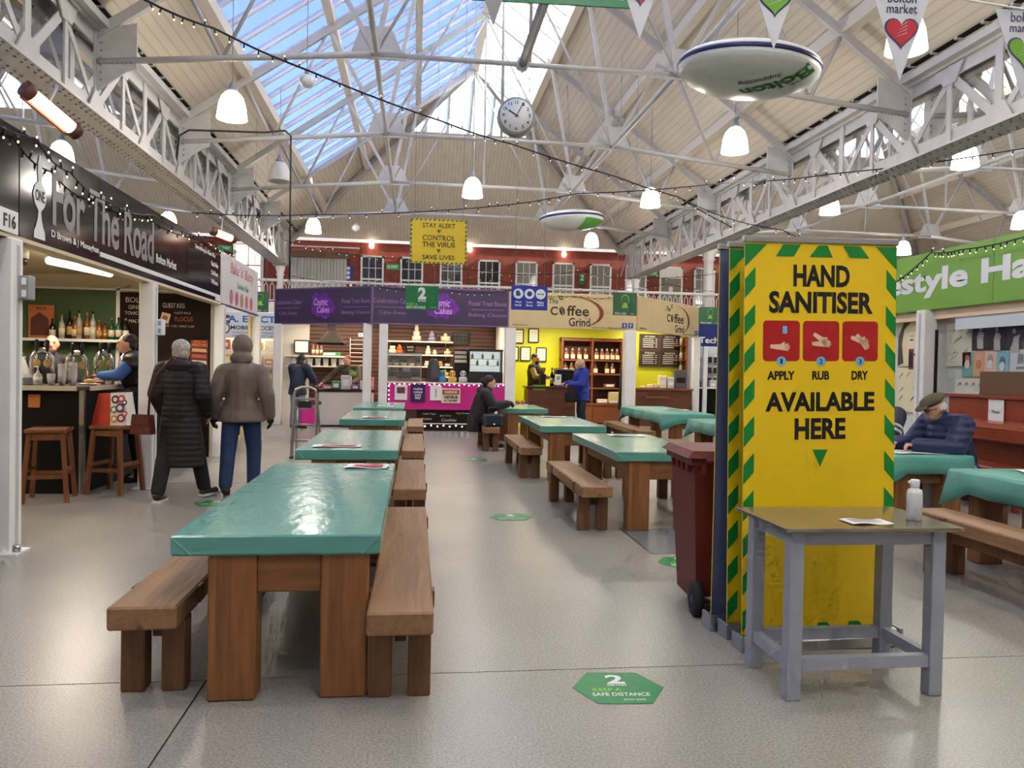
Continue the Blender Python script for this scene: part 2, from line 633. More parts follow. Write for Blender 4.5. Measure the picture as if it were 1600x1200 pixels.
girder(XR - HW, 'riveted grey lattice girder above the bar fascia')
girder(XR + HW, 'riveted grey lattice girder above the salon side')

# ---- roof trusses
def truss(x, y, label, group):
    t = thing('roof_truss', label, 'truss', (x, y, 0), 0, group)
    NL, EZ, NZ = 2.0, 5.12, 5.45
    e = HW
    zz = lambda o: ZE + PT * (HW - abs(o)) - .22
    for s in (-1, 1):
        MB().bar((s * (e - .1), 0, zz(e) + .05), (0, 0, zz(0)), .07, .12).build('rafter', STEEL, t)
        MB().tube([(s * (e - .15), 0, EZ), (s * NL, 0, NZ)], .042, 8).build('tie', STEEL, t)
        MB().bar((s * NL, 0, NZ), (s * 1.47, 0, zz(1.47)), .05, .07).build('strut', STEEL, t)
        MB().bar((s * NL, 0, NZ), (s * 2.98, 0, zz(2.98)), .045, .06).build('strut', STEEL, t)
        MB().tube([(s * 3.9, 0, 5.25), (s * 4.37, 0, zz(4.37))], .03, 6).build('strut', STEEL, t)
        MB().tube([(s * 3.9, 0, 5.25), (s * 2.98, 0, zz(2.98))], .025, 6).build('strut', STEEL, t)
        MB().prism([(s * (NL - .38), NZ - .06), (s * (NL + .34), NZ - .07), (s * (NL + .2), NZ + .34), (s * (NL - .18), NZ + .36)], -.012, .012).build('gusset_plate', STEEL, t)
        MB().prism([(s * (e - .14), 4.75), (s * (e - .14), 5.5), (s * (e - .62), 5.62), (s * (e - .62), 5.06), (s * (e - .5), 5.02)], -.014, .014).build('eaves_plate', STEEL, t)
        rv = MB()
        for k in range(7):
            rv.ell((s * (NL - .3 + .1 * k), -.015, NZ - .02), (.016, .01, .016), 6, 4)
            rv.ell((s * (e - .2), -.016, 4.9 + .09 * k), (.016, .01, .016), 6, 4)
            rv.ell((s * (e - .25 - .05 * k), -.016, 5.1 + .004 * k), (.014, .01, .014), 6, 4)
        stuff(rv.build('rivets', _M['rivet'], t))
    MB().tube([(-NL, 0, NZ), (NL, 0, NZ)], .036, 8).build('tie', STEEL, t)
    MB().tube([(0, 0, NZ), (0, 0, zz(0))], .025, 6).build('king_rod', STEEL, t)
    for s in (-1, 1):
        MB().tube([(0, 0, zz(0) - .1), (s * NL, 0, NZ)], .022, 6).build('strut', STEEL, t)
    return t
TY = [(6.7, 'nearest to the camera, overhead'), (10.1, 'carrying the round clock'), (13.5, 'next beyond the clock'), (17.0, 'above the far tables'), (20.3, 'at the far end of the skylight')]
t0 = None
for y, s in TY:
    lb = 'pale grey steel roof truss over the aisle, ' + s
    t0 = truss(XR, y, lb, 'trusses over the aisle') if t0 is None else dup(t0, None, (XR, y, 0), 0, lb)
for y, s in TY[1:]:
    for dx, nm in ((BAY, 'salon side bay, '), (-BAY, 'bar side bay, ')):
        dup(t0, None, (XR + dx, y, 0), 0, 'pale grey steel roof truss in the ' + nm + {10.1: 'second', 13.5: 'third', 17.0: 'fourth', 20.3: 'fifth'}[y] + ' from the camera')['group'] = 'trusses over the side bays'
for x, y0, y1, r_, lb in ((XR - 2, 3.3, 20.3, .038, 'grey tie tube running down the hall below the blue skylight'), (XR + 2, 3.3, 20.3, .042, 'grey tie tube running down the hall below the boarded slope'), (XR - .1, 3.3, 10.1, .06, 'thick dark grey tube from the overhead truss to the clock truss')):
    tt = thing('tie_tube', lb, 'tube', (x, y0, 5.45))
    MB().tube([(0, 0, 0), (0, y1 - y0, 0)], r_, 8).build('tube', STEEL if r_ < .05 else M('dark_steel', (120, 118, 116), .5), tt)
    c = MB()
    for y in (0, y1 - y0):
        c.tube([(0, y - .05, 0), (0, y + .05, 0)], r_ * 1.5, 8)
    c.build('collars', STEEL, tt)
BOX = BAY
for i, (x, y0, y1) in enumerate(((XR + BOX - 2, 3.3, 20.3), (XR - BOX + 2, 6.7, 20.3))):
    tt = thing('tie_tube', ['grey tie tube running under the salon bay roof', 'grey tie tube running under the bar bay roof'][i], 'tube', (x, y0, 5.45))
    MB().tube([(0, 0, 0), (0, y1 - y0, 0)], .04, 8).build('tube', STEEL, tt)

# ---- walls
BRICK = M('red_brown_wall', (138, 62, 44), .7, var=.14, vscale=5)
CREAM = M('cream_wall', (222, 214, 200), .7)
struct(MB().box((-15, YW, 0), (18, YW + .3, 6.4)).build('wall_back', BRICK), 'red-brown painted upper wall behind the gallery', 'wall')
struct(MB().box((-15.3, -6, 0), (-15, YW + .3, 6)).build('wall_left', CREAM), 'far cream wall behind the bar side stalls', 'wall')
struct(MB().box((18, -6, 0), (18.3, YW + .3, 6)).build('wall_right', CREAM), 'far cream wall behind the salon side stalls', 'wall')
struct(MB().box((-15, -6.3, 0), (18, -6, 9.6)).build('wall_front', CREAM), 'cream wall behind the camera', 'wall')
struct(MB().box((-15, YW - .06, 5.52), (18, YW - .005, 5.62)).build('trim_1', WHITE), 'white strip along the top of the red-brown wall', 'trim')

# ---- gallery
GX0, GX1, GY = -15, 18, 24.0
gal = struct(link('gallery', None), 'white gallery floor edge in front of the red-brown wall', 'gallery')
MB().box((GX0, GY, 3.05), (GX1, YW, 3.2)).build('gallery_slab', WHITE, gal)
MB().box((GX0, GY - .06, 2.98), (GX1, GY, 3.32)).build('gallery_fascia', WHITE, gal)
bl = thing('balustrade', 'white hooped balustrade along the gallery', 'balustrade', (0, GY + .02, 3.32))
MB().tube([(GX0, 0, .66), (GX1, 0, .66)], .045, 8).build('handrail', WHITE, bl)
MB().box((GX0, -.02, .04), (GX1, .02, .07)).build('bottom_rail', WHITE, bl)
hoop = None
m = MB()
m.tube([(-.055, 0, .07), (-.055, 0, .46), (-.04, 0, .53), (0, 0, .56), (.04, 0, .53), (.055, 0, .46), (.055, 0, .07)], .013, 5)
m.tube([(0, 0, .56), (0, 0, .64)], .01, 5)
hoop = m.build('hoop', WHITE, bl, (-5.6, 0, 0))
for a, b in ((-5.42, 2.4), (7.4, 12.4)):
    x = a
    while x < b:
        inst(hoop, (x, 0, 0))
        x += .18
for x in (-4.9, -2, 1, 4, 7.3, 10, 12.5):
    MB().box((x - .03, -.03, 0), (x + .03, .03, .7)).build('rail_post', WHITE, bl)
for x, y, lb in ((XR - HW, GY, 'white round column under the far end of the bar side girder'), (XR + HW, GY, 'white round column under the far end of the salon side girder'), (9.5, GY + .3, 'wide white column on the gallery beside the blue shop sign')):
    cl = thing('iron_column', lb, 'column', (x, y, 0 if x < 9 else 3.2))
    r_ = .1 if x < 9 else .17
    MB().lathe([(r_ * 1.5, 0), (r_ * 1.5, .12), (r_, .2), (r_ * .95, 4.1 if x < 9 else 1.9), (r_ * 1.3, 4.15 if x < 9 else 1.95), (r_, 4.2 if x < 9 else 2.0), (r_ * 1.7, 4.42 if x < 9 else 2.2), (r_ * 1.7, 4.5 if x < 9 else 2.35)], 16).build('shaft', WHITE, cl)
    if x < 9:
        MB().box((-.2, -.2, 4.4), (.2, .2, 5.52)).build('girder_bearing', STEEL, cl)
    else:
        MB().lathe([(r_ * 1.2, 2.35), (r_ * 1.2, 3.0)], 16).build('upper_shaft', WHITE, cl)
# ---- gallery windows and door
DGL = M('dark_window_glass', (52, 54, 54), .06, spec=.8)
PGL = M('pale_window_glass', (148, 142, 130), .08, spec=.8)
win0 = None
for i, (px0, px1) in enumerate(((-1.85, -1.1), (-.55, .2), (.78, 1.5), (2.04, 2.81), (3.33, 4.07), (4.6, 5.36), (5.89, 6.68), (7.16, 7.92), (9.62, 10.4))):
    xc, wd = (px0 + px1) / 2, .76
    gm = DGL if i < 4 else PGL
    wn = struct(link('window_%d' % (i + 6), None, None, (xc, YW, 3.55)), 'white sash window in the red-brown gallery wall, ' + ORD[i] + ' from the shutter', 'window')
    f = MB()
    f.box((-wd / 2, -.05, 0), (-wd / 2 + .06, 0, 1.55)).box((wd / 2 - .06, -.05, 0), (wd / 2, 0, 1.55)).box((-wd / 2, -.05, 1.49), (wd / 2, 0, 1.55)).box((-wd / 2, -.08, 0), (wd / 2, 0, .06)).box((-wd / 2, -.045, .74), (wd / 2, 0, .8))
    f.build('window_frame', WHITE, wn)
    f = MB()
    pw = (wd - .12) / 3
    for k in (1, 2):
        f.box((-wd / 2 + .06 + k * pw - .01, -.035, .06), (-wd / 2 + .06 + k * pw + .01, 0, 1.5))
    for z in (.4, 1.14):
        f.box((-wd / 2 + .06, -.035, z - .01), (wd / 2 - .06, 0, z + .01))
    f.build('glazing_bars', WHITE, wn)
    p0 = None
    for a in range(3):
        for z in (.06, .4, .8, 1.14):
            l_ = (-wd / 2 + .06 + a * pw, 0, z)
            if p0 is None:
                p0 = MB().box((0, -.012, 0), (pw, -.004, .35)).build('pane', gm, wn, l_)
            else:
                inst(p0, l_)
dr = struct(link('door_1', None, None, (8.8, YW, 3.2)), 'pale panelled door in the gallery wall beside the white column', 'door')
MB().box((-.42, -.05, 0), (-.36, 0, 1.9)).box((.36, -.05, 0), (.42, 0, 1.9)).box((-.42, -.05, 1.84), (.42, 0, 1.9)).build('door_frame', WHITE, dr)
MB().box((-.36, -.03, 0), (.36, -.005, 1.5)).build('door_leaf', PGL, dr)
MB().box((-.36, -.04, 1.5), (.36, -.005, 1.84)).build('transom_panel', WHITE, dr)
MB().box((-.07, -.034, 1.0), (.07, -.03, 1.2)).build('notice', PAPER, dr)
d2 = struct(link('door_2', None, None, (-5.45, YW, 3.2)), 'bright lit glazed doorway in the gallery wall above the bakery sign', 'door')
MB().box((-.48, -.06, 0), (-.4, 0, 2.2)).box((.4, -.06, 0), (.48, 0, 2.2)).box((-.48, -.06, 2.12), (.48, 0, 2.2)).build('door_frame', WHITE, d2)
LITW = M('lit_room', (250, 248, 240), .5, emit=.8)
for a in range(2):
    for b in range(3):
        MB().box((-.39 + a * .4, -.03, .1 + b * .68), (-.02 + a * .4, -.01, .74 + b * .68)).build('pane', LITW, d2)
sh = thing('roller_shutter', 'grey ribbed roller shutter in the gallery wall', 'shutter', (-3.2, YW - .02, 3.3))
SHUT = M('shutter', (172, 170, 164), .45, .3)
for k in range(17):
    MB().box((-.9 + k * .106, -.05 - .02 * (k % 2), 0), (-.9 + k * .106 + .1, -.01, 1.65)).build('slat', SHUT, sh)
MB().box((-1.0, -.16, 1.65), (1.0, 0, 1.86)).build('shutter_box', M('shutter_box', (120, 84, 62), .5), sh)
MB().box((-1.2, -.2, 1.98), (1.3, -.02, 2.02)).build('shutter_rail', WHITE, sh)
LAMPW = M('wall_lamp_glow', (255, 236, 205), .5, emit=9)
for i, (x, z) in enumerate(((-1.5, 5.42), (1.75, 5.42), (4.97, 5.38), (8.75, 5.36))):
    wl = thing('wall_lamp', 'small glowing round wall lamp, ' + ORD[i] + ' from the shutter on the gallery wall', 'lamp', (x, YW - .12, z), 0, 'gallery wall lamps')
    MB().ell((0, 0, 0), (.085, .085, .11), 12, 8).build('globe', LAMPW, wl)
    MB().box((-.05, .03, -.05), (.05, .115, .05)).build('bracket', WHITE, wl)
EXIT = M('exit_green', (40, 130, 80), .4, emit=.35)
for i, (x, z, s) in enumerate(((-.8, 4.75, 'between the first two gallery windows'), (8.1, 4.85, 'beside the pale gallery door'), (-5.9, 5.15, 'above the lit gallery doorway'))):
    ex = thing('exit_sign', 'small green exit sign ' + s, 'sign', (x if x > -5 else -6.2, YW - .06, z))
    MB().box((-.21, -.01, -.085), (.21, .05, .085)).build('panel', EXIT, ex)
    text('EXIT', .1, WPRINT, ex, (.05, -.013, 0), bold=.003)
    flat([(-.17, 0), (-.11, .05), (-.11, -.05)], WPRINT, 'arrow', ex, (0, -.011, 0))
e = thing('notice_board', 'small blue and white three-symbol notice between shutter and first window', 'sign', (-2.25, YW - .03, 4.5))
BLUEP = M('blue_print', (28, 48, 160), .5)
MB().box((-.15, -.02, -.25), (.15, .02, .25)).build('panel', BLUEP, e)
for k in range(3):
    flat(circ(.06), WPRINT, 'symbol', e, (0, -.021, .15 - k * .15))
e = thing('distance_mark', 'small green two-metre sticker on the wall between gallery windows', 'sign', (5.63, YW - .03, 4.55))
MB().box((-.1, -.015, -.2), (.1, .015, .2)).build('panel', GREENP, e)
text('2', .26, WPRINT, e, (0, -.02, .05), bold=.006)
# ================================================================ FURNITURE AND FOREGROUND
def textfit(body, w_, h_, mat, parent, loc, rot=(PI / 2, 0, 0), bold=.0, ext=.0008, name='lettering', shear=0, space=1):
    """lettering scaled to fill exactly w_ x h_, centred on loc"""
    o = text(body, 1, mat, parent, loc, rot, bold, 1, .001, 'CENTER', name, shear, space)
    me = o.data
    xs = [v.co.x for v in me.vertices]
    ys = [v.co.y for v in me.vertices]
    if not xs:
        return o
    cx, cy = (min(xs) + max(xs)) / 2, (min(ys) + max(ys)) / 2
    kx, ky = w_ / (max(xs) - min(xs)), h_ / (max(ys) - min(ys))
    for v in me.vertices:
        v.co = ((v.co.x - cx) * kx, (v.co.y - cy) * ky, v.co.z * ext / .001)
    return o

def table_cover(W, L, th, seed):
    """vinyl sheet pulled tight round a thick top, slightly rumpled"""
    rnd = random.Random(seed)
    b = MB()
    nx, ny = 9, 20
    def zt(i, j):
        if i in (0, nx) or j in (0, ny):
            return 0
        return rnd.uniform(0, .004)
    P = [(-W / 2 + W * i / nx, -L / 2 + L * j / ny, zt(i, j)) for j in range(ny + 1) for i in range(nx + 1)]
    Fc = [(j * (nx + 1) + i, j * (nx + 1) + i + 1, (j + 1) * (nx + 1) + i + 1, (j + 1) * (nx + 1) + i) for j in range(ny) for i in range(nx)]
    b.add(P, Fc, True)
    rim = [(-W / 2 + W * i / nx, -L / 2) for i in range(nx)] + [(W / 2, -L / 2 + L * j / ny) for j in range(ny)] + [(W / 2 - W * i / nx, L / 2) for i in range(nx)] + [(-W / 2, L / 2 - L * j / ny) for j in range(ny)]
    n = len(rim)
    rows = []
    for z, o in ((0, 0), (-.008, .005), (-th + .01, .004), (-th, -.004)):
        rows.append([(x + o * (1 if x > 0 else -1) * (abs(abs(x) - W / 2) < 1e-6) + (rnd.uniform(-.002, .002) if -th < z < -.02 else 0), y + o * (1 if y > 0 else -1) * (abs(abs(y) - L / 2) < 1e-6), z) for x, y in rim])
    P = [p for r_ in rows for p in r_]
    b.add(P, [(k * n + i, k * n + (i + 1) % n, (k + 1) * n + (i + 1) % n, (k + 1) * n + i) for k in range(3) for i in range(n)], False)
    b.add([(-W / 2 + .01, -L / 2 + .01, -th + .002), (W / 2 - .01, -L / 2 + .01, -th + .002), (W / 2 - .01, L / 2 - .01, -th + .002), (-W / 2 + .01, L / 2 - .01, -th + .002)], [(0, 1, 2, 3)])
    return b
TBW, TBH = .86, .72
def picnic_table(xc, y0, L, label, cover=True, group='chunky picnic tables', lx=0.03):
    t = thing('picnic_table', label, 'table', (xc, y0 + L / 2, 0), 0, group)
    W = TBW
    if cover:
        o = table_cover(W, L, .088, int(y0 * 10)).build('vinyl_cover', TEAL, t, (0, 0, TBH))
        fold = MB()
        for s in (-1, 1):                            # wrapped corner folds
            x = s * W / 2
            fold.add([(x - s * .002, -L / 2 - .008, TBH - .012), (x - s * .075, -L / 2 - .008, TBH - .082), (x - s * .08, -L / 2 - .004, TBH - .078), (x - s * .002, -L / 2 - .004, TBH - .008)], [(0, 1, 2, 3)])
        fold.build('corner_fold', TEAL, t)
    MB().bbox((-W / 2 + .012, -L / 2 + .012, TBH - .082), (W / 2 - .012, L / 2 - .012, TBH - .004)).build('tabletop', WOODB, t)
    for e in (-1, 1):
        y = e * (L / 2 - .09)
        for s in (-1, 1):
            xa = s * .235 + lx
            b = MB()
            b.bbox((-.1, -.07, 0), (.1, .07, TBH - .085), .008)
            b.build('leg', WOODL, t, (xa, y, 0))
        MB().bbox((-.137, -.055, .465), (.137, .055, TBH - .085), .006).build('end_rail', WOODX, t, (lx, y, 0))
    for s in (-1, 1):
        MB().bbox((s * .29 + lx - .025, -L / 2 + .17, .5), (s * .29 + lx + .025, L / 2 - .17, TBH - .086), .005).build('side_rail', WOODB, t)
    return t
def bench(xc, y0, L, label, group='chunky wooden benches', seat=.42):
    t = thing('bench', label, 'bench', (xc, y0 + L / 2, 0), 0, group)
    W = .28
    MB().bbox((-W / 2, -L / 2, seat - .1), (W / 2, L / 2, seat), .009).build('seat_plank', WOODB, t)
    for e in (-1, 1):
        for s in (-1, 1):
            MB().bbox((s * .085 - .05, e * (L / 2 - .2) - .05, 0), (s * .085 + .05, e * (L / 2 - .2) + .05, seat - .1), .006).build('leg', WOODD, t)
        MB().bbox((-W / 2 - .012, e * (L / 2 - .36) - .035, seat - .085), (W / 2 + .012, e * (L / 2 - .36) + .035, seat - .004), .004).build('cross_batten', WOODD, t)
    MB().bbox((-.025, -L / 2 + .22, seat - .2), (.025, L / 2 - .22, seat - .101), .004).build('stretcher', WOODD, t)
    return t
# bar side row (x -1.0 .. -0.14)
XL = -.57
picnic_table(XL, 3.36, 2.45, 'large green-topped picnic table, the one closest with its end towards us', lx=.045)
picnic_table(XL, 6.72, 2.1, 'green-topped picnic table with paper, second behind the closest table')
picnic_table(XL, 10.55, 2.1, 'green-topped picnic table, third in the row by the stepladder')
picnic_table(XL - .05, 13.5, 2.1, 'green-topped picnic table, last in the row before the cake stall')
bench(-.045, 3.22, 2.45, 'wooden bench on the aisle side of the closest picnic table')
bench(-1.12, 3.36, 2.3, 'wooden bench on the bar side of the closest picnic table')
bench(-.03, 6.5, 2.05, 'wooden bench on the aisle side of the second picnic table')
bench(-.01, 9.46, 2.4, 'wooden bench on the aisle side of the third picnic table')
bench(.02, 13.3, 2.1, 'reddish wooden bench on the aisle side of the last table before the cake stall')
# middle row (x 1.75 .. 2.6)
picnic_table(2.24, 6.7, 1.95, 'green-topped picnic table beside the wheeled bin', lx=.02)
picnic_table(2.04, 9.72, 2.1, 'green-topped picnic table, middle one of the aisle row')
picnic_table(1.98, 13.78, 1.75, 'green-topped picnic table where the dark-coated woman sits')
bench(1.62, 6.62, 1.88, 'wooden bench on the aisle side of the table beside the bin')
bench(1.53, 9.9, 1.95, 'wooden bench on the aisle side of the middle aisle-row table')
bench(1.33, 13.15, 1.5, 'wooden bench under the seated dark-coated woman')
bench(2.92, 6.8, 1.9, 'wooden bench behind the table beside the bin, seen through its legs')
bench(2.68, 9.9, 1.95, 'wooden bench behind the middle aisle-row table')
# salon side row with draped cloths (x 4.2 .. 5.1)
CLOTH = M('teal_cloth', (88, 160, 142), .42, var=.06, vscale=3, bump=.25, bscale=9)
def draped_cloth(xc, y0, L, label, drop=.17, W=.9):
    n1, n2 = 8, 20
    b = MB()
    rnd = random.Random(int(y0 * 7))
    xs = [-W / 2 + W * i / n1 for i in range(n1 + 1)]
    ys = [-L / 2 + L * j / n2 for j in range(n2 + 1)]
    b.add([(x, y, rnd.uniform(0, .002)) for y in ys for x in xs], [(j * (n1 + 1) + i, j * (n1 + 1) + i + 1, (j + 1) * (n1 + 1) + i + 1, (j + 1) * (n1 + 1) + i) for j in range(n2) for i in range(n1)], True)
    rim = [(x, -L / 2, 0, -1) for x in xs[:-1]] + [(W / 2, y, 1, 0) for y in ys[:-1]] + [(x, L / 2, 0, 1) for x in xs[:0:-1]] + [(-W / 2, y, -1, 0) for y in ys[:0:-1]]
    out = []
    for i, (x, y, nx_, ny_) in enumerate(rim):
        cor = abs(abs(x) - W / 2) < 1e-6 and abs(abs(y) - L / 2) < 1e-6
        if cor:
            sx, sy = (1 if x > 0 else -1), (1 if y > 0 else -1)
            out.append((x, y, sx * .75, sy * .75, 1.75))
        else:
            d = min(abs(abs(x) - W / 2) + abs(abs(y) - L / 2), 9)
            e = min(W / 2 - abs(x) if ny_ else 9, L / 2 - abs(y) if nx_ else 9)
            out.append((x, y, nx_, ny_, 1.3 if e < .13 else 1 + rnd.uniform(-.06, .06)))
    n = len(out)
    P = [(x, y, 0) for x, y, *_ in out]
    P += [(x + a * .012, y + c * .012, -.02) for x, y, a, c, k in out]
    P += [(x + a * (.02 + .012 * math.sin(i * 1.3)) * k, y + c * (.02 + .012 * math.sin(i * 1.3)) * k, -drop * .55 * k) for i, (x, y, a, c, k) in enumerate(out)]
    P += [(x + a * (.035 + .018 * math.sin(i * 1.3)) * k, y + c * (.035 + .018 * math.sin(i * 1.3)) * k, -drop * k) for i, (x, y, a, c, k) in enumerate(out)]
    b.add(P, [(r_ * n + i, r_ * n + (i + 1) % n, (r_ + 1) * n + (i + 1) % n, (r_ + 1) * n + i) for r_ in range(3) for i in range(n)], True)
    o = b.build('table_cloth', CLOTH, None, (xc, y0 + L / 2, TBH + .004))
    tag(o, label, 'tablecloth', 'draped green tablecloths')
    sd = o.modifiers.new('thick', 'SOLIDIFY')
    sd.thickness = .003
    sd.offset = 1
    return o
for y0, L, who in ((3.3, 2.3, 'beside the grey sanitiser table'), (6.5, 2.1, 'where the two men sit'), (9.55, 1.95, 'behind the yellow banner pole'), (12.7, 2.7, 'in front of the coffee stall menu boards')):
    picnic_table(4.68, y0, L, 'wooden picnic table under a draped green cloth ' + who, False)
    draped_cloth(4.68, y0, L, 'green cloth draped over the picnic table ' + who)
bench(3.9, 3.1, 2.3, 'wooden bench by the draped table beside the grey sanitiser table', seat=.45)
bench(5.42, 6.4, 2.1, 'wooden bench under the man in the flat cap', seat=.44)
bench(3.95, 9.4, 1.95, 'wooden bench by the draped table behind the yellow banner pole')
bench(3.98, 12.75, 2.6, 'long wooden bench by the draped table near the coffee stall')
# papers on the tables
def sheet(x, y, z, w_, h_, rz, label, red=True, group='printed sheets on the tables'):
    t = thing('paper_sheet', label, 'paper', (x, y, z), rz, group)
    n = 6
    b = MB()
    P = [(-w_ / 2 + w_ * i / n, s * h_ / 2, .004 * math.sin(i * 1.1) + .003) for s in (-1, 1) for i in range(n + 1)]
    P += [(a, c, d + .0008) for a, c, d in P]
    k = n + 1
    b.add(P, [(i, i + 1, k + i + 1, k + i) for i in range(n)] + [(2 * k + i, 3 * k + i, 3 * k + i + 1, 2 * k + i + 1) for i in range(n)], True)
    b.build('sheet', PAPER, t)
    if red:
        MB().box((-w_ * .3, -h_ * .3, .0078), (w_ * .38, h_ * .25, .0084)).build('red_print', REDP, t)
    else:
        for q in range(6):
            MB().box((-w_ * .38, h_ * (.3 - .11 * q), .0078), (w_ * (.36 - .1 * (q % 2)), h_ * (.33 - .11 * q), .0083)).build('printed_line', M('grey_print', (120, 120, 120)), t)
    return t
T2 = TBH + .006
sheet(-.33, 5.58, T2, .3, .21, -.1, 'red and white printed sheet on the far end of the closest table')
sheet(-.68, 6.98, T2, .42, .2, .05, 'red and white printed sheet on the second picnic table')
sheet(-.55, 10.9, T2, .34, .3, 0, 'red and white printed sheet on the third picnic table')
sheet(-.5, 13.9, T2, .3, .3, 0, 'white sheet on the last table before the cake stall', False)
sheet(2.35, 8.35, T2, .4, .21, 0, 'white sheet on the table beside the bin', False)
sheet(2.1, 11.5, T2, .4, .21, 0, 'white sheet on the middle aisle-row table', False)
sheet(2.0, 15.2, T2, .5, .21, 0, 'white sheet on the table of the dark-coated woman', False)
sheet(4.9, 14.0, T2 + .004, .5, .21, .2, 'white sheet on the long draped table by the coffee stall', False)
sheet(4.75, 10.9, T2 + .004, .5, .24, .1, 'pink and white sheet on the draped table behind the banner pole')
sheet(4.75, 6.75, T2 + .004, .6, .3, .05, 'open newspaper on the draped table of the two men', False)
sheet(4.85, 5.3, T2 + .004, .42, .25, -.3, 'pink printed sheet on the draped table beside the sanitiser table')

# ---- sanitiser banners
GCH = M('chevron_green', (12, 140, 50), .45)
RSQ = M('sign_red', (190, 22, 20), .45)
SKIN_P = M('print_skin', (246, 208, 170), .5)
BLU_P = M('print_blue', (120, 190, 226), .5)
def banner(loc, rz, label, full=True):
    t = thing('roll_up_banner', label, 'banner', loc, rz, 'sanitiser roll-up banners')
    W, H, z0 = .86, 2.07, .08
    MB().box((-W / 2, -.004, z0), (W / 2, .004, z0 + H)).build('print_panel', YEL, t)
    MB().box((-W / 2, .005, z0), (W / 2, .008, z0 + H)).build('grey_backing', M('banner_back', (88, 98, 122), .6), t)
    MB().bbox((-W / 2 - .01, -.016, z0 + H - .012), (W / 2 + .01, .016, z0 + H + .022), .005).build('top_rail', ALU, t)
    b = MB()
    b.prism([(-.058, .0), (.058, .0), (.054, .05), (.03, .085), (-.03, .085), (-.054, .05)], -W / 2 - .02, W / 2 + .02, 'x')
    b.build('base_cassette', ALU, t)
    for s in (-1, 1):
        MB().box((s * (W / 2 + .021) - .006, -.06, 0), (s * (W / 2 + .021) + .006, .06, .09)).build('end_cap', GREY, t)
    MB().tube([(0, .03, .08), (0, .03, z0 + H)], .012, 8).build('support_pole', ALU, t)
    y = -.0045
    for s in (-1, 1):
        k = 0
        z = z0 + .02
        while z < z0 + H - .06:
            p = [(s * W / 2, z), (s * (W / 2 - .058), z + .065), (s * (W / 2 - .058), z + .165), (s * W / 2, z + .1)]
            p = [(a, min(c, z0 + H - .02)) for a, c in p]
            flat(p if s < 0 else p[::-1], GCH, 'chevron', t, (0, y, 0), t=.001)
            z += .194
    zt = z0 + H - .02
    zb_ = zt - .062
    for p in ([(-.43, zt), (-.43, zt - .12), (-.31, zt)], [(-.22, zt), (-.26, zb_), (-.16, zb_), (-.12, zt)], [(-.02, zt), (.03, zt), (.06, zb_), (-.07, zb_)], [(.12, zt), (.22, zt), (.27, zb_), (.16, zb_)], [(.43, zt), (.43, zt - .12), (.31, zt)]):
        flat(p, GCH, 'chevron', t, (0, y - .001, 0), t=.001)
    for xx in (-.2, -.02, .16):
        flat([(xx, z0 + .02), (xx + .1, z0 + .02), (xx + .07, z0 + .05), (xx + .02, z0 + .05)], GCH, 'chevron', t, (0, y - .001, 0), t=.001)
    if not full:
        return t
    yy = -.0048
    textfit('HAND', .32, .115, KPRINT, t, (0, yy, 1.97), bold=.036)
    textfit('SANITISER', .59, .115, KPRINT, t, (0, yy, 1.83), bold=.036)
    for i, x in enumerate((-.224, 0, .224)):
        flat(rrect(.206, .212, .02), RSQ, 'red_tile', t, (x, yy + .001, 1.627), t=.001)
        flat(circ(.026, 20), BLU_P, 'number_disc', t, (x, yy - .0005, 1.52), t=.001)
        textfit(str(i + 1), (.012, .016, .016)[i], .026, KPRINT, t, (x, yy - .0015, 1.52), bold=.01)
        textfit(('APPLY', 'RUB', 'DRY')[i], (.155, .097, .095)[i], .047, KPRINT, t, (x, yy, 1.446), bold=.035)
        def hand(cx, cz, ang, sc):
            m = MB()
            A = Matrix.Rotation(ang, 2)
            def q(px_, pz_):
                v = A @ Vector((px_ * sc, pz_ * sc))
                return (cx + v.x, cz + v.y)
            for poly in ([(-.07, -.012), (-.015, -.02), (.03, -.026), (.04, .0), (.03, .018), (-.01, .016), (-.07, .014)],
                         [(.03, -.026), (.062, -.03), (.068, -.022), (.035, -.014)], [(.035, -.014), (.072, -.016), (.076, -.006), (.038, -.004)],
                         [(.036, -.002), (.074, 0), (.075, .009), (.036, .008)], [(.03, .009), (.066, .014), (.064, .022), (.03, .018)], [(0, .014), (.034, .034), (.042, .028), (.018, .01)]):
                m.prism([q(*v) for v in poly], 0, .001, 'z')
            m.build('hand_drawing', SKIN_P, t, (x, yy - .0005, 1.627), (PI / 2, 0, 0))
        if i == 0:
            hand(-.01, -.03, 0, .75)
            flat(rrect(.026, .04, .006), BLU_P, 'dispenser_drawing', t, (x + .018, yy - .0008, 1.685), t=.001)
        elif i == 1:
            hand(0, -.012, .05, .75)
            hand(.0, .012, -.55, .72)
        else:
            hand(-.005, .008, -.25, .72)
            hand(.012, .0, -.8, .7)
    textfit('AVAILABLE', .62, .102, KPRINT, t, (0, yy, 1.307), bold=.036)
    textfit('HERE', .29, .112, KPRINT, t, (0, yy, 1.164), bold=.036)
    flat([(-.043, .045), (0, -.045), (.043, .045)], GCH, 'arrow', t, (0, yy, 1.008), t=.001)
    return t
banner((2.155, 3.83, 0), R(1.5), 'front yellow hand sanitiser roll-up banner with green chevron edges').rotation_euler.y = R(-1.1)
banner((2.155, 4.02, 0), R(1), 'second yellow chevron-edged roll-up banner just behind the sanitiser banner', False).rotation_euler.y = R(-1.1)
banner((2.115, 4.155, 0), R(181), 'rear roll-up banner showing its grey-blue back and pole', False)

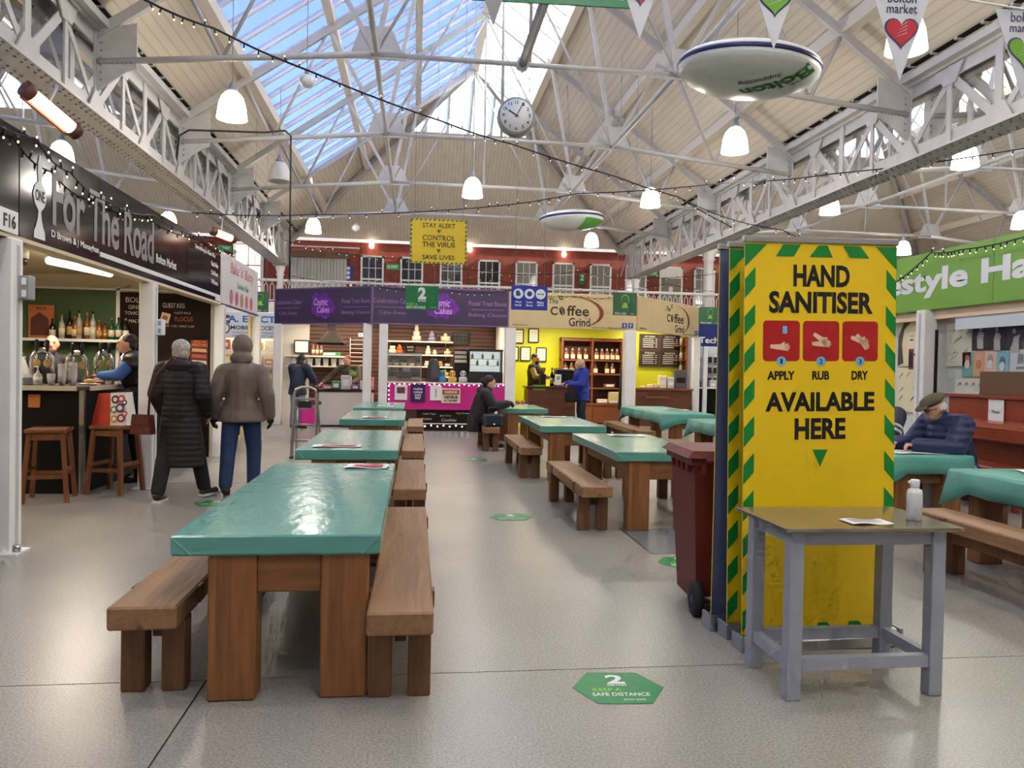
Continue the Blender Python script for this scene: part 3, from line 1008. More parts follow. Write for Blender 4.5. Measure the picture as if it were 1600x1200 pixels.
# ---- sanitiser table
TG = M('grey_table_paint', (158, 162, 170), .45, var=.05, vscale=6)
TT = M('table_laminate', (150, 140, 122), .12, .55, var=.06, vscale=5)
st = thing('sanitiser_table', 'small grey painted table with beige top in front of the yellow banner', 'table', (2.03, 3.42, 0))
MB().bbox((-.42, -.28, .76), (.42, .25, .778), .003).build('tabletop', TT, st)
for x in (-.34, .34):
    for y in (-.2, .18):
        MB().bbox((x - .032, y - .032, 0), (x + .032, y + .032, .76), .003).build('leg', TG, st)
for y in (-.2, .18):
    MB().box((-.31, y - .015, .69), (.31, y + .015, .758)).build('apron', TG, st)
    MB().box((-.31, y - .02, .13), (.31, y + .02, .185)).build('stretcher', TG, st)
for x in (-.34, .34):
    MB().box((x - .015, -.168, .69), (x + .015, .148, .758)).build('apron', TG, st)
    MB().box((x - .02, -.168, .13), (x + .02, .148, .185)).build('stretcher', TG, st)
BOT = M('bottle_plastic', (225, 226, 222), .35, spec=.4)
bt = thing('sanitiser_bottle', 'white plastic squeeze bottle on the small grey table', 'bottle', (2.33, 3.32, .778))
MB().lathe([(.03, 0), (.034, .004), (.034, .125), (.03, .142), (.018, .15), (.017, .156)], 24).build('body', BOT, bt)
b = MB().lathe([(.02, .156), (.021, .158), (.02, .186), (.018, .19)], 20)
b.cbox((-.022, 0, .178), (.016, .014, .012))
b.build('cap', M('cap_white', (236, 236, 236), .4), bt)
sheet(2.06, 3.27, .779, .2, .12, .0, 'white instruction sheet on the small grey table', False)

# ---- wheelie bin
BIN = M('maroon_plastic', (104, 39, 35), .5, spec=.3, var=.08, vscale=4)
bn = thing('wheelie_bin', 'dark maroon wheelie bin behind the yellow banner', 'bin', (1.9, 4.6, 0), R(-4))
def frus(m, a, b, z0, z1):
    P = [(sx * a[0], sy * a[1], z0) for sx, sy in ((-1, -1), (1, -1), (1, 1), (-1, 1))] + [(sx * b[0], sy * b[1], z1) for sx, sy in ((-1, -1), (1, -1), (1, 1), (-1, 1))]
    m.add(P, [(3, 2, 1, 0), (4, 5, 6, 7), (0, 1, 5, 4), (1, 2, 6, 5), (2, 3, 7, 6), (3, 0, 4, 7)])
m = MB()
frus(m, (.19, .21), (.235, .265), .06, .9)
m.build('body', BIN, bn)
m = MB()
frus(m, (.26, .29), (.26, .29), .9, .945)
for k in range(4):
    m.box((-.262, -.2 + .11 * k, .85), (-.236, -.17 + .11 * k, .9))
    m.box((-.2 + .11 * k, -.292, .85), (-.17 + .11 * k, -.266, .9))
m.build('rim', BIN, bn)
m = MB()
frus(m, (.29, .31), (.25, .28), .945, .985)
m.build('lid', BIN, bn)
MB().tube([(-.18, -.32, .93), (.18, -.32, .93)], .016, 8).build('handle', BIN, bn)
RUB = M('rubber', (24, 24, 26), .7)
for s in (-1, 1):
    wr = Matrix.Rotation(PI / 2, 4, 'Y')
    MB().lathe([(.06, -.025), (.1, -.022), (.1, .022), (.06, .025)], 24, (s * .2, -.235, .1), wr).build('wheel', RUB, bn)
    MB().lathe([(.001, -.028), (.055, -.02), (.055, .02), (.001, .028)], 16, (s * .2, -.235, .1), wr).build('hub', M('hub_grey', (70, 70, 74), .4), bn)
MB().tube([(-.22, -.235, .1), (.22, -.235, .1)], .012, 8).build('axle', ALU, bn)

# ---- floor stickers
SGR = M('sticker_green', (28, 132, 70), .4, var=.08, vscale=20)
LIM = M('lime_print', (150, 210, 60), .5)
def sticker(x, y, label, rz=0, sc=1):
    t = thing('floor_sticker', label, 'sticker', (x, y, .001), rz, 'green distance stickers on the floor')
    hexa = [(-.21, 0), (-.12, .17), (.12, .17), (.21, 0), (.12, -.17), (-.12, -.17)]
    MB().prism(hexa, 0, .0015, 'z').build('sheet', SGR, t)
    z = (0, 0, 0)
    textfit('2', .085, .1, WPRINT, t, (0, .09, .002), z, bold=.03, ext=.0003)
    textfit('METRES', .09, .018, WPRINT, t, (0, .025, .002), z, bold=.02, ext=.0003)
    textfit('KEEP A', .13, .035, LIM, t, (-.055, -.025, .002), z, bold=.01, ext=.0003)
    textfit('SAFE DISTANCE', .26, .035, WPRINT, t, (0, -.075, .002), z, bold=.01, ext=.0003)
    textfit('STAY SAFE', .1, .014, WPRINT, t, (.05, -.13, .002), z, bold=.01, ext=.0003)
    return t
sticker(.945, 3.39, 'large green two-metre hexagon sticker on the floor in front of the sanitiser table', R(-4))
sticker(.95, 7.4, 'green two-metre hexagon sticker in the middle of the aisle')
sticker(.94, 12.08, 'pale distant green floor sticker near the seated woman')
sticker(-2.02, 8.2, 'green floor sticker beside the walking man by the closest table')
sticker(2.06, 5.6, 'green floor sticker partly hidden behind the maroon bin')

# ---- stepladder trolley
tr = thing('platform_ladder', 'small folded aluminium ladder standing at the end of the third table', 'ladder', (-1.68, 12.1, 0), R(-8))
for s in (-1, 1):
    MB().bar((s * .19, 0, .02), (s * .17, .05, 1.0), .03, .06, (0, 1, 0)).build('upright', ALU, tr)
    MB().bar((s * .2, .3, .02), (s * .17, .09, .9), .025, .04, (0, 1, 0)).build('rear_leg', ALU, tr)
    MB().bbox((s * .19 - .02, -.05, 0), (s * .19 + .02, .05, .03), .004).build('foot', RUB, tr)
MB().tube([(-.17, .05, 1.0), (-.15, .05, 1.06), (-.06, .05, 1.1), (.06, .05, 1.1), (.15, .05, 1.06), (.17, .05, 1.0)], .02, 8).build('handle', ALU, tr)
for z in (.26, .5, .76, .9):
    MB().box((-.175, -.03 + z * .05, z), (.175, .06 + z * .05, z + .03)).build('rung', ALU, tr)
MB().cbox((0, .03, .83), (.2, .05, .1)).build('clip', BLACK, tr)
# ================================================================ STALLS
def strip_light(loc, L, rz, label, power=25, name='strip_light', col=(1, .86, .68)):
    t = thing(name, label, 'lamp', loc, rz, 'stall strip lights')
    MB().lathe([(.045, -L / 2), (.045, L / 2)], 10, (0, 0, 0), Matrix.Rotation(PI / 2, 4, 'Y')).build('tube', M('tube_glow', (255, 240, 215), .5, emit=7), t)
    MB().box((-L / 2, -.05, .03), (L / 2, .05, .07)).build('housing', WHITE, t)
    la = D.lights.new('strip', 'AREA')
    la.shape = 'RECTANGLE'
    la.size, la.size_y = L, .1
    la.energy = power
    la.color = col
    link('strip_lamp', la, t, (0, 0, -.06))
    return t
def post(x, y, label, w_=.16, h_=2.42, foot=True):
    t = thing('stall_post', label, 'post', (x, y, 0), 0, 'white stall posts')
    MB().bbox((-w_ / 2, -w_ / 2, 0), (w_ / 2, w_ / 2, h_), .012).build('shaft', WHITE, t)
    MB().box((-w_ / 2 - .004, -.02, .02), (-w_ / 2 + .012, .02, h_ - .05)).box((w_ / 2 - .012, -.02, .02), (w_ / 2 + .004, .02, h_ - .05)).build('channel', M('post_channel', (190, 190, 188), .5), t)
    if foot:
        MB().box((-w_ / 2 - .05, -w_ / 2 - .03, 0), (w_ / 2 + .05, w_ / 2 + .03, .012)).build('foot_plate', WHITE, t)
        MB().lathe([(.025, 0), (.025, .05)], 8, (w_ / 2 + .02, -.03, .012)).build('bolt', ALU, t)
    return t
def board(name, label, c, w_, h_, rz, mat, th=.05, cat='sign', edge=None, group=None):
    """sign panel; local frame x right, -y to the viewer, z up, centred"""
    t = thing(name, label, cat, c, rz, group)
    MB().bbox((-w_ / 2, -th / 2, -h_ / 2), (w_ / 2, th / 2, h_ / 2), .004).build('panel', mat, t)
    if edge:
        e = MB()
        for z in (-h_ / 2, h_ / 2):
            e.box((-w_ / 2, -th / 2 - .008, z - .015), (w_ / 2, th / 2 + .008, z + .015))
        for x in (-w_ / 2, w_ / 2):
            e.box((x - .015, -th / 2 - .008, -h_ / 2), (x + .015, th / 2 + .008, h_ / 2))
        e.build('edge_trim', edge, t)
    t['y'] = -th / 2 - .003
    return t
# -------------------------------------------------- bar stall
FAS = M('bar_fascia', (26, 18, 21), .1, spec=.4)
AX = -3.02
bs = board('fascia_sign', 'glossy black bar fascia sign with grey lettering', (AX, 9.05, 2.77), 6.4, .8, PI / 2, FAS, .08)
GLT = M('grey_lettering', (142, 138, 136), .4)
yo, zo = 9.05, 2.77
Y1 = bs['y']
textfit('For The Road', 2.46, .47, GLT, bs, (7.99 - yo, Y1, 2.785 - zo), bold=.02, space=.95)
textfit('D Brown & J Monaghan', .95, .075, WPRINT, bs, (7.22 - yo, Y1, 2.475 - zo), bold=.02)
textfit('Bolton Market', .75, .1, WPRINT, bs, (9.68 - yo, Y1, 2.64 - zo), bold=.02)
textfit('Specialising in Real Ales', 1.05, .07, WPRINT, bs, (11.4 - yo, Y1, 3.02 - zo), bold=.01)
for k, s in enumerate(('Real Ales', 'Cold Beers', 'Wines')):
    textfit(s, .38, .07, WPRINT, bs, (11.9 - yo, Y1, 2.9 - .13 * k - zo), bold=.01)
MB().box((7.72 - yo, -.05, 2.43 - zo), (12.2 - yo, -.041, 2.475 - zo)).build('white_stripe', WPRINT, bs)
MB().box((11.95 - yo, -.047, 2.38 - zo), (12.22 - yo, -.041, 2.47 - zo)).build('number_plate', WPRINT, bs)
prof = [(.05, 0), (.09, .0), (.085, .06), (.055, .1), (.03, .16), (.02, .22), (.08, .27), (.11, .34), (.08, .41), (.025, .45), (.035, .52), (.03, .6), (.008, .66)]
flat([(a, z) for a, z in prof] + [(-a, z) for a, z in prof[::-1]], WPRINT, 'beer_pump_emblem', bs, (6.54 - yo, Y1, 2.4 - zo), t=.003)
textfit('ONE', .15, .09, KPRINT, bs, (6.54 - yo, Y1 - .004, 2.74 - zo), bold=.02)
MB().box((6.225 - yo, -.042, -.4), (6.235 - yo, -.0395, .4)).build('panel_joint', DARK, bs)
np = board('unit_plate', 'white F16 unit number plate beside the bar fascia emblem', (AX + .05, 6.06, 2.455), .26, .17, PI / 2, WPRINT, .012)
textfit('F16', .17, .1, KPRINT, np, (0, np['y'], 0), bold=.02)
# fascia under-edge and stall shell
CR = M('stall_cream', (222, 206, 176), .6)
GRN = M('bar_green', (72, 96, 56), .6)
CHK = M('chalkboard', (40, 29, 23), .85, spec=.2, var=.1, vscale=4)
bar = struct(link('wall_bar_stall', None), 'bar stall shell with green and blackboard end wall', 'wall')
MB().box((-7, 12.25, 0), (-3.1, 12.35, 3.1)).build('end_partition', CR, bar)
MB().box((-5.95, 12.22, .9), (-4.47, 12.25, 2.5)).build('green_panel', GRN, bar)
MB().box((-4.47, 12.2, .0), (-4.42, 12.25, 2.55)).build('batten', WHITE, bar)
MB().box((-4.42, 12.22, .0), (-3.12, 12.25, 2.48)).build('blackboard_panel', CHK, bar)
MB().box((-7, 12.2, 2.5), (-3.12, 12.25, 2.53)).build('wall_trim', WHITE, bar)
MB().box((-7.1, 5, 0), (-7, 12.35, 3.1)).build('rear_partition', CR, bar)
MB().box((-7, 4.9, 0), (-3.1, 5, 3.1)).build('near_partition', CR, bar)
MB().box((-7, 5, 2.72), (-3.07, 12.25, 2.76)).build('stall_ceiling', CR, bar)
MB().box((-3.12, 5, 2.34), (-2.98, 12.3, 2.37)).build('fascia_soffit', CR, bar)
ck = M('chalk', (214, 206, 196), .8)
for s, x, z, w_, h_, m_ in (('GUEST KEG', -3.65, 2.3, .32, .07, ck), ('FLOCUS', -3.5, 2.1, .26, .07, M('chalk_red', (190, 96, 84), .8)), ('HAZY PALE', -3.52, 2.19, .24, .035, ck), ('PINT 4.50  HALF 2.30', -3.58, 1.99, .46, .03, ck), ('BOL', -4.24, 2.37, .2, .08, ck), ('GINS', -4.22, 2.26, .16, .06, ck), ('TONICS', -4.24, 2.17, .22, .05, ck), ('MALTS', -4.2, 2.05, .18, .05, ck)):
    textfit(s, w_, h_, m_, bar, (x, 12.217, z), bold=.0, name='chalk_lettering')
em = flat(rrect(.13, .15, .01), M('emblem_cream', (226, 190, 150), .6), 'keg_emblem', bar, (-3.77, 12.216, 2.11), (PI / 2, .25, 0))
flat(circ(.04), M('emblem_brown', (150, 84, 48), .6), 'keg_emblem_disc', bar, (-3.77, 12.213, 2.11))
for y, s in ((6.14, 'at the near end of the bar under the unit number'), (9.2, 'in the middle of the bar opening'), (12.38, 'between the bar and the bakery'), (15.15, 'at the far end of the bakery')):
    post(-3.02, y, 'white stall post ' + s, h_=2.34)
MB  # near dark glazing beside the first post
gd = thing('glass_screen', 'dark glass side screen beside the first bar post', 'screen', (-3.06, 5.85, 0))
MB().box((-.01, -.5, .05), (.01, .2, 2.3)).build('pane', M('dark_screen', (40, 42, 44), .08), gd)
MB().box((-.025, .17, 0), (.025, .21, 2.34)).build('frame', BLACK, gd)
for i, (y, z, lb) in enumerate(((6.24, 1.98, 'grey twin switch box on the first bar post'), (9.29, 1.84, 'small blue and white card reader holder on the second bar post'))):
    sb = thing('switch_box', lb, 'switch box', (-2.93, y - .06, z))
    MB().bbox((-.01, -.05, -.09), (.07, .05, .09), .006).build('case', GREY if i == 0 else WPRINT, sb)
    for k in (-.045, .045):
        MB().box((.02, -.054, k - .025), (.05, -.05, k + .025)).build('rocker', WPRINT if i == 0 else M('pale_blue', (130, 170, 205), .5), sb)
strip_light((-4.15, 10.2, 2.6), 1.25, R(80), 'glowing fluorescent tube on the bar ceiling', 45)
strip_light((-5.6, 7.6, 2.6), 1.25, R(80), 'second fluorescent tube deeper in the bar ceiling', 35)
cc = thing('camera_dome', 'small dark dome camera under the bar ceiling', 'camera', (-4.6, 9.7, 2.6))
MB().ell((0, 0, 0), (.06, .06, .06), 12, 8).build('dome', M('smoked', (70, 50, 36), .1), cc)
MB().lathe([(.07, .03), (.07, .12)], 12).build('mount', WHITE, cc)
# counter
CTB = M('counter_black', (14, 13, 15), .55, spec=.2)
CTT = M('counter_top', (92, 84, 78), .25)
ct = thing('bar_counter', 'black bar counter with pale edge trim', 'counter', (0, 0, 0))
MB().box((-6.2, 8.8, 0), (-3.55, 9.4, 1.12)).build('front_body', CTB, ct)
MB().box((-4.15, 9.4, 0), (-3.55, 11.6, 1.12)).build('side_body', CTB, ct)
MB().prism([(-6.2, 8.74), (-3.6, 8.74), (-3.5, 8.84), (-3.5, 11.7), (-4.2, 11.7), (-4.2, 9.45), (-6.2, 9.45)], 1.12, 1.165, 'z').build('worktop', CTT, ct)
MB().box((-6.2, 8.725, 1.115), (-3.59, 8.74, 1.168)).box((-3.5, 8.84, 1.115), (-3.485, 11.7, 1.168)).build('edge_trim', M('pale_edge', (200, 188, 172), .4), ct)
MB().box((-3.58, 8.77, 0), (-3.53, 8.82, 1.12)).build('corner_trim', ALU, ct)
MB().box((-4.1, 8.785, .93), (-3.98, 8.8, 1.07)).build('wood_plaque', M('plaque', (190, 110, 50), .5), ct)
# beer taps
def beer_tap(x, y, rz, label, h_=.42):
    t = thing('beer_tap', label, 'beer tap', (x, y, 1.166), rz, 'chrome beer fonts on the bar')
    pts = [(-.1, 0, 0), (-.1, 0, h_ * .6)] + [(-.1 * math.cos(PI * k / 8), 0, h_ * .6 + .13 * math.sin(PI * k / 8)) for k in range(1, 8)] + [(.1, 0, h_ * .6), (.1, 0, 0)]
    MB().tube(pts, .026, 10).build('arch', CHROME, t)
    for s in (-.05, .05):
        MB().tube([(s, -.03, h_ * .78), (s, -.1, h_ * .74), (s, -.11, h_ * .6)], .012, 6).build('spout', CHROME, t)
        MB().lathe([(.012, 0), (.02, .05), (.024, .12), (.008, .14)], 8, (s, -.03, h_ * .85)).build('tap_handle', BLACK, t)
        MB().ell((s, -.03, h_ * .55), (.04, .012, .05), 10, 6).build('badge', M('tap_badge', (190, 160, 90), .4), t)
    return t
for i, (x, y) in enumerate(((-4.42, 9.15), (-4.15, 9.2), (-3.95, 9.6), (-3.82, 10.05), (-3.74, 10.6))):
    beer_tap(x, y, R(10 + 12 * i), 'arched chrome beer font on the bar counter, ' + ORD[i] + ' from the near post', .4 + .03 * (i % 2))
pb = thing('pump_bottle', 'clear pump soap bottle on the near edge of the bar', 'bottle', (-4.08, 8.95, 1.166))
MB().lathe([(.04, 0), (.043, .01), (.043, .11), (.015, .14), (.014, .16)], 14).build('body', M('clear_gel', (200, 200, 190), .15), pb)
MB().lathe([(.044, .03), (.044, .09)], 14).build('label_band', PAPER, pb)
MB().tube([(0, 0, .16), (0, 0, .2), (-.04, 0, .2)], .008, 6).build('pump', WPRINT, pb)
cup = M('clear_cup', (190, 190, 188), .12)
for i, (x, y, n) in enumerate(((-3.86, 9.02, 8), (-3.78, 9.1, 9), (-3.93, 8.92, 2))):
    t = thing('cup_stack', ['stack of clear plastic cups on the bar corner', 'taller stack of clear plastic cups on the bar corner', 'single clear plastic cups by the pump bottle'][i], 'cups', (x, y, 1.166))
    for k in range(n):
        MB().lathe([(.03, 0), (.042, .11), (.04, .11), (.028, .003)], 12, (0, 0, .018 * k)).build('cup', cup, t)
tl = thing('till_box', 'white card till partly hidden behind the first bar post', 'till', (-4.3, 8.98, 1.166))
MB().bbox((-.12, -.1, 0), (.12, .1, .08), .01).build('base', GREY, tl)
MB().prism([(-.1, .08), (.12, .08), (.02, .3), (-.1, .3)], -.09, .09).build('screen_hood', WPRINT, tl)
pl = thing('food_plate', 'white plate with a filled roll on the bar counter', 'plate', (-3.66, 9.25, 1.166))
MB().lathe([(.05, 0), (.11, .012), (.105, .016), (.001, .006)], 18).build('plate', WPRINT, pl)
MB().ell((0, 0, .04), (.07, .045, .03), 12, 8).build('roll', M('bread', (196, 150, 84), .7), pl)
bx = thing('snack_box', 'small red and white snack box on the bar counter', 'box', (-3.68, 9.55, 1.166), .3)
MB().box((-.06, -.04, 0), (.06, .04, .1)).build('carton', M('snack_red', (176, 52, 44), .5), bx)
MB().box((-.05, -.042, .03), (.05, -.04, .08)).build('print', WPRINT, bx)
# back shelf and bottles
sf = thing('bottle_shelf', 'white edged wall shelf behind the bar taps', 'shelf', (-4.95, 12.08, 1.72))
MB().box((-.75, -.14, 0), (.8, .13, .03)).build('shelf_board', BLACK, sf)
MB().box((-.75, -.15, -.005), (.8, -.14, .035)).build('edge_strip', WPRINT, sf)
for x in (-.6, 0, .65):
    MB().prism([(.12, 0), (-.1, 0), (.12, -.15)], x - .01, x + .01, 'x').build('bracket', BLACK, sf)
def bottle(x, y, z, h_, r_, glass, lab, cap, label, group, tagc=None):
    t = thing('bottle', label, 'bottle', (x, y, z), 0, group)
    MB().lathe([(r_ * .9, 0), (r_, .008), (r_, h_ * .58), (r_ * .75, h_ * .68), (r_ * .32, h_ * .78), (r_ * .3, h_ * .94)], 12).build('glass_body', glass, t)
    MB().lathe([(r_ * 1.02, h_ * .15), (r_ * 1.02, h_ * .45)], 12).build('label_band', lab, t)
    MB().lathe([(r_ * .36, h_ * .9), (r_ * .36, h_)], 10).build('cap', cap, t)
    return t
GG = M('green_bottle', (30, 92, 48), .1)
GA = M('amber_bottle', (150, 82, 30), .1)
GC = M('clear_bottle', (176, 172, 160), .08)
GK = M('dark_bottle', (34, 26, 22), .1)
GOLD = M('gold_cap', (196, 158, 70), .3, .6)
CL = M('cream_label', (232, 220, 190), .6)
TANL = M('tan_label', (206, 160, 90), .6)
spec = [(-5.3, .3, GK, CL, 'dark'), (-5.17, .36, GC, CL, 'clear'), (-5.06, .42, GK, TANL, 'dark'), (-4.99, .34, GA, CL, 'amber'), (-4.93, .43, GC, TANL, 'clear'), (-4.82, .4, GA, CL, 'amber'), (-4.74, .42, GC, CL, 'clear'), (-4.65, .3, GA, TANL, 'amber'), (-4.57, .25, GA, GOLD, 'amber'), (-4.48, .33, GG, CL, 'green'), (-4.38, .34, GG, CL, 'green'), (-4.28, .33, GK, CL, 'dark')]
for i, (x, h_, g, l_, nm) in enumerate(spec):
    bottle(x, 12.06, 1.75, h_, .042, g, l_, (BLACK, GOLD)[i % 2], '%s spirit bottle on the bar wall shelf, %s from the bar poster' % (nm, ORD[i]), 'spirit bottles on the bar shelf')
po = board('bar_poster', 'orange brown poster leaning at the end of the bottle shelf', (-5.5, 12.16, 2.0), .36, .5, 0, M('poster_orange', (196, 116, 66), .6), .012, 'poster')
flat([(-.14, -.2), (.12, -.2), (.1, .05), (-.02, .14), (-.14, .05)], M('poster_brown', (98, 52, 38), .6), 'dark_shape', po, (0, po['y'], 0))
textfit('ALE', .14, .05, KPRINT, po, (0, po['y'], .2))
wp = board('wrestling_poster', 'orange and dark event poster at the end of the blackboard wall', (-3.26, 12.19, 1.58), .26, .42, 0, M('poster_dark', (92, 38, 30), .6), .01, 'poster')
textfit('WRESTLING', .23, .05, M('poster_flame', (238, 120, 50), .6), wp, (0, wp['y'], .13), bold=.03)
textfit('AMERICAN', .2, .03, M('poster_flame', (238, 120, 50), .6), wp, (0, wp['y'], .18), bold=.02)
for k in range(3):
    flat([(-.11, -.02), (.11, -.03), (.1, .02), (-.1, .03)], M('poster_mix%d' % k, [(210, 160, 110), (190, 80, 60), (236, 210, 190)][k], .6), 'print_band', wp, (0, wp['y'], .05 - .09 * k))
# bar stools and tote bag
SW = M('stool_wood', (128, 78, 44), .4, grain=2, var=.2)
def stool(x, y, rz, label):
    t = thing('bar_stool', label, 'stool', (x, y, 0), rz, 'wooden bar stools')
    MB().bbox((-.19, -.19, .7), (.19, .19, .745), .012).build('seat', SW, t)
    for sx in (-1, 1):
        for sy in (-1, 1):
            MB().bar((sx * .2, sy * .2, 0), (sx * .15, sy * .15, .7), .042).build('leg', SW, t)
    for s in (-1, 1):
        MB().bar((-.18, s * .18, .26), (.18, s * .18, .26), .022, .04).build('stretcher', SW, t)
        MB().bar((s * .175, -.175, .32), (s * .175, .175, .32), .022, .04).build('stretcher', SW, t)
        MB().bar((-.155, s * .155, .66), (.155, s * .155, .66), .02, .06).build('seat_rail', SW, t)
    return t
stool(-3.72, 8.42, R(12), 'wooden bar stool behind the first bar post')
stool(-3.26, 8.92, R(-14), 'wooden bar stool holding the patterned bag')
bg = thing('tote_bag', 'red and white circle-patterned shopping bag on the bar stool', 'bag', (-3.27, 8.91, .746), R(-14))
TR, TW = M('tote_red', (196, 58, 42), .5), M('tote_white', (238, 230, 220), .5)
MB().add([(-.2, -.1, 0), (.02, -.1, 0), (.02, .1, 0), (-.2, .1, 0), (-.15, -.06, .34), (.0, -.07, .35), (.0, .07, .35), (-.15, .06, .34)], [(3, 2, 1, 0), (4, 5, 6, 7), (0, 1, 5, 4), (1, 2, 6, 5), (2, 3, 7, 6), (3, 0, 4, 7)]).build('red_side', TR, bg)
MB().add([(.02, -.1, 0), (.21, -.09, 0), (.21, .09, 0), (.02, .1, 0), (.0, -.07, .35), (.17, -.06, .36), (.17, .06, .36), (.0, .07, .35)], [(3, 2, 1, 0), (4, 5, 6, 7), (0, 1, 5, 4), (1, 2, 6, 5), (2, 3, 7, 6), (3, 0, 4, 7)]).build('white_side', TW, bg)
cols = [(40, 34, 34), (196, 40, 40), (110, 150, 70), (90, 40, 130), (210, 150, 60), (150, 30, 60), (40, 34, 34), (196, 40, 40)]
for k, (x, z, r_) in enumerate(((.06, .28, .045), (.13, .29, .04), (.05, .17, .04), (.12, .19, .05), (.06, .07, .04), (.14, .08, .045), (.17, .25, .03), (.18, .13, .03))):
    m_ = M('ring%d' % k, cols[k], .5)
    yy = -.1 + (z / .35) * .033
    flat(circ(r_, 16), m_, 'ring_print', bg, (x, yy - .002, z), (PI / 2 - .1, 0, 0), t=.0015)
    flat(circ(r_ * .55, 16), TW, 'ring_centre', bg, (x, yy - .0045, z), (PI / 2 - .1, 0, 0), t=.0015)
# -------------------------------------------------- bakery stall
bk = board('fascia_sign', 'white bakery fascia sign with faded red script lettering', (AX, 13.72, 2.77), 2.7, .8, PI / 2, M('bakery_white', (226, 222, 222), .35), .07)
textfit("Bake 'n' Butty", 1.75, .24, M('faded_red', (206, 130, 124), .5), bk, (.05, bk['y'], .2), bold=.01, shear=.25)
textfit('Sandwich Bar', .9, .11, M('faded_green', (130, 160, 130), .5), bk, (.1, bk['y'], -.02), shear=.2)
for k in range(5):
    flat(circ(.12, 14, 0, 0, .9), M('cake_print%d' % (k % 3), [(196, 120, 120), (206, 96, 112), (190, 150, 110)][k % 3], .5), 'pastry_print', bk, (-.75 + .38 * k, bk['y'], -.25))
MB().box((-1.35, -.045, -.42), (1.35, .0, -.4)).build('lower_trim', M('purple_trim', (86, 52, 120), .5), bk)
bks = struct(link('wall_bakery_stall', None), 'cream bakery stall shell beyond the bar', 'wall')
CRW = M('bakery_cream', (236, 218, 170), .6)
MB().box((-6.5, 15.2, 0), (-3.1, 15.28, .9)).build('far_partition', CRW, bks)
MB().box((-6.5, 12.36, 2.6), (-3.07, 15.25, 2.64)).build('stall_ceiling', CRW, bks)
MB().box((-6.6, 12.36, 0), (-6.5, 15.28, 2.64)).build('rear_partition', CRW, bks)
MB().box((-3.14, 15.02, .9), (-3.1, 15.07, 2.4)).build('jamb', M('jamb_cream', (240, 214, 140), .5), bks)
strip_light((-4.2, 13.9, 2.5), 1.2, R(90), 'glowing tube on the bakery ceiling', 30)
kc = thing('bakery_counter', 'low bakery counter with red brick-patterned front', 'counter', (-3.4, 13.7, 0))
MB().box((-.18, -1.1, .08), (.18, 1.1, .9)).build('body', WHITE, kc)
RB = M('counter_red', (128, 58, 48), .6)
p0 = None
for r_ in range(6):
    for k in range(9):
        l_ = (.18, -1.08 + .24 * k + (.12 if r_ % 2 else 0) * (k < 8), .12 + .12 * r_)
        if p0 is None:
            p0 = MB().box((0, 0, 0), (.012, .225, .105)).build('brick', RB, kc, l_)
        else:
            inst(p0, l_)
MB().box((-.2, -1.12, .9), (.22, 1.12, .94)).build('worktop', CRW, kc)
MB().box((-.16, -1.08, 0), (.16, 1.08, .08)).build('plinth', CREAM, kc)
gs = thing('gold_figure', 'gold coloured standing figurine on the bakery counter', 'figurine', (-3.35, 13.0, .94))
GLD = M('gold_leafing', (226, 176, 70), .3, .5)
MB().lathe([(.07, 0), (.06, .03), (.03, .08), (.05, .2), (.07, .32), (.06, .4), (.03, .46), (.045, .5), (.05, .55), (.03, .6), (.005, .63)], 14).build('body', GLD, gs)
MB().tube([(.05, 0, .38), (.12, 0, .3), (.1, 0, .2)], [.022, .018, .014], 8).build('arm', GLD, gs)
MB().tube([(-.05, 0, .38), (-.12, 0, .46), (-.08, 0, .56)], [.022, .018, .014], 8).build('arm', GLD, gs)
MB().ell((-.05, 0, .74), (.06, .06, .07), 10, 8).build('globe', M('toy_globe', (120, 190, 110), .4), gs)
for i, (y, z, c, s) in enumerate(((13.5, .4, (216, 196, 140), 'cream display crate on the bakery counter beside the figurine'), (14.1, .62, (238, 226, 180), 'tall pale yellow display case on the bakery counter'), (14.65, .5, (206, 206, 206), 'grey fridge case at the far end of the bakery counter'))):
    t = thing('display_case', s, 'case', (-3.4, y, .94))
    MB().bbox((-.14, -.2, 0), (.14, .2, z), .01).build('cabinet', M('case%d' % i, c, .5), t)
    MB().box((.141, -.15, z * .4), (.145, .15, z * .62)).build('red_label' if i == 0 else 'label', REDP if i == 0 else PAPER, t)
# -------------------------------------------------- electrical stall below the gallery
el = board('shop_sign', 'white electrical shop sign with blue capitals under the gallery', (-5.1, 23.9, 2.58), 2.6, .78, 0, M('elec_white', (222, 226, 232), .4), .06)
EB = M('elec_blue', (24, 104, 196), .5)
textfit('K.A. ELECTRICS', 2.35, .2, EB, el, (.42, el['y'], .19), bold=.03)
textfit('MOBILE ACCESSORIES', 1.9, .12, M('elec_navy', (36, 40, 80), .5), el, (.55, el['y'], -.07), bold=.02)
textfit('WATCHES - BATTERIES - CABLES', 1.7, .05, KPRINT, el, (.5, el['y'], -.22))
textfit('HAIR DRYERS - KETTLES - RADIOS', 1.7, .05, KPRINT, el, (.5, el['y'], -.31))
flat(circ(.17, 20), M('clock_ring', (70, 74, 80), .5), 'clock_print', el, (-.58, el['y'], -.1))
flat(circ(.13, 20), WPRINT, 'clock_face_print', el, (-.58, el['y'] - .003, -.1))
for s in (-1, 1):
    flat(circ(.05, 12), M('clock_ring', (70, 74, 80)), 'clock_bell_print', el, (-.58 + s * .12, el['y'], .09))
flat(circ(.06, 14, 0, 0, 2.4), M('iron_print', (90, 70, 70), .5), 'iron_print', el, (-.55, el['y'], .25))
elw = struct(MB().box((-7.5, 24.6, 0), (-3.2, 24.7, 2.98)).build('wall_electrical_shop', CREAM), 'cream back wall of the electrical shop', 'wall')
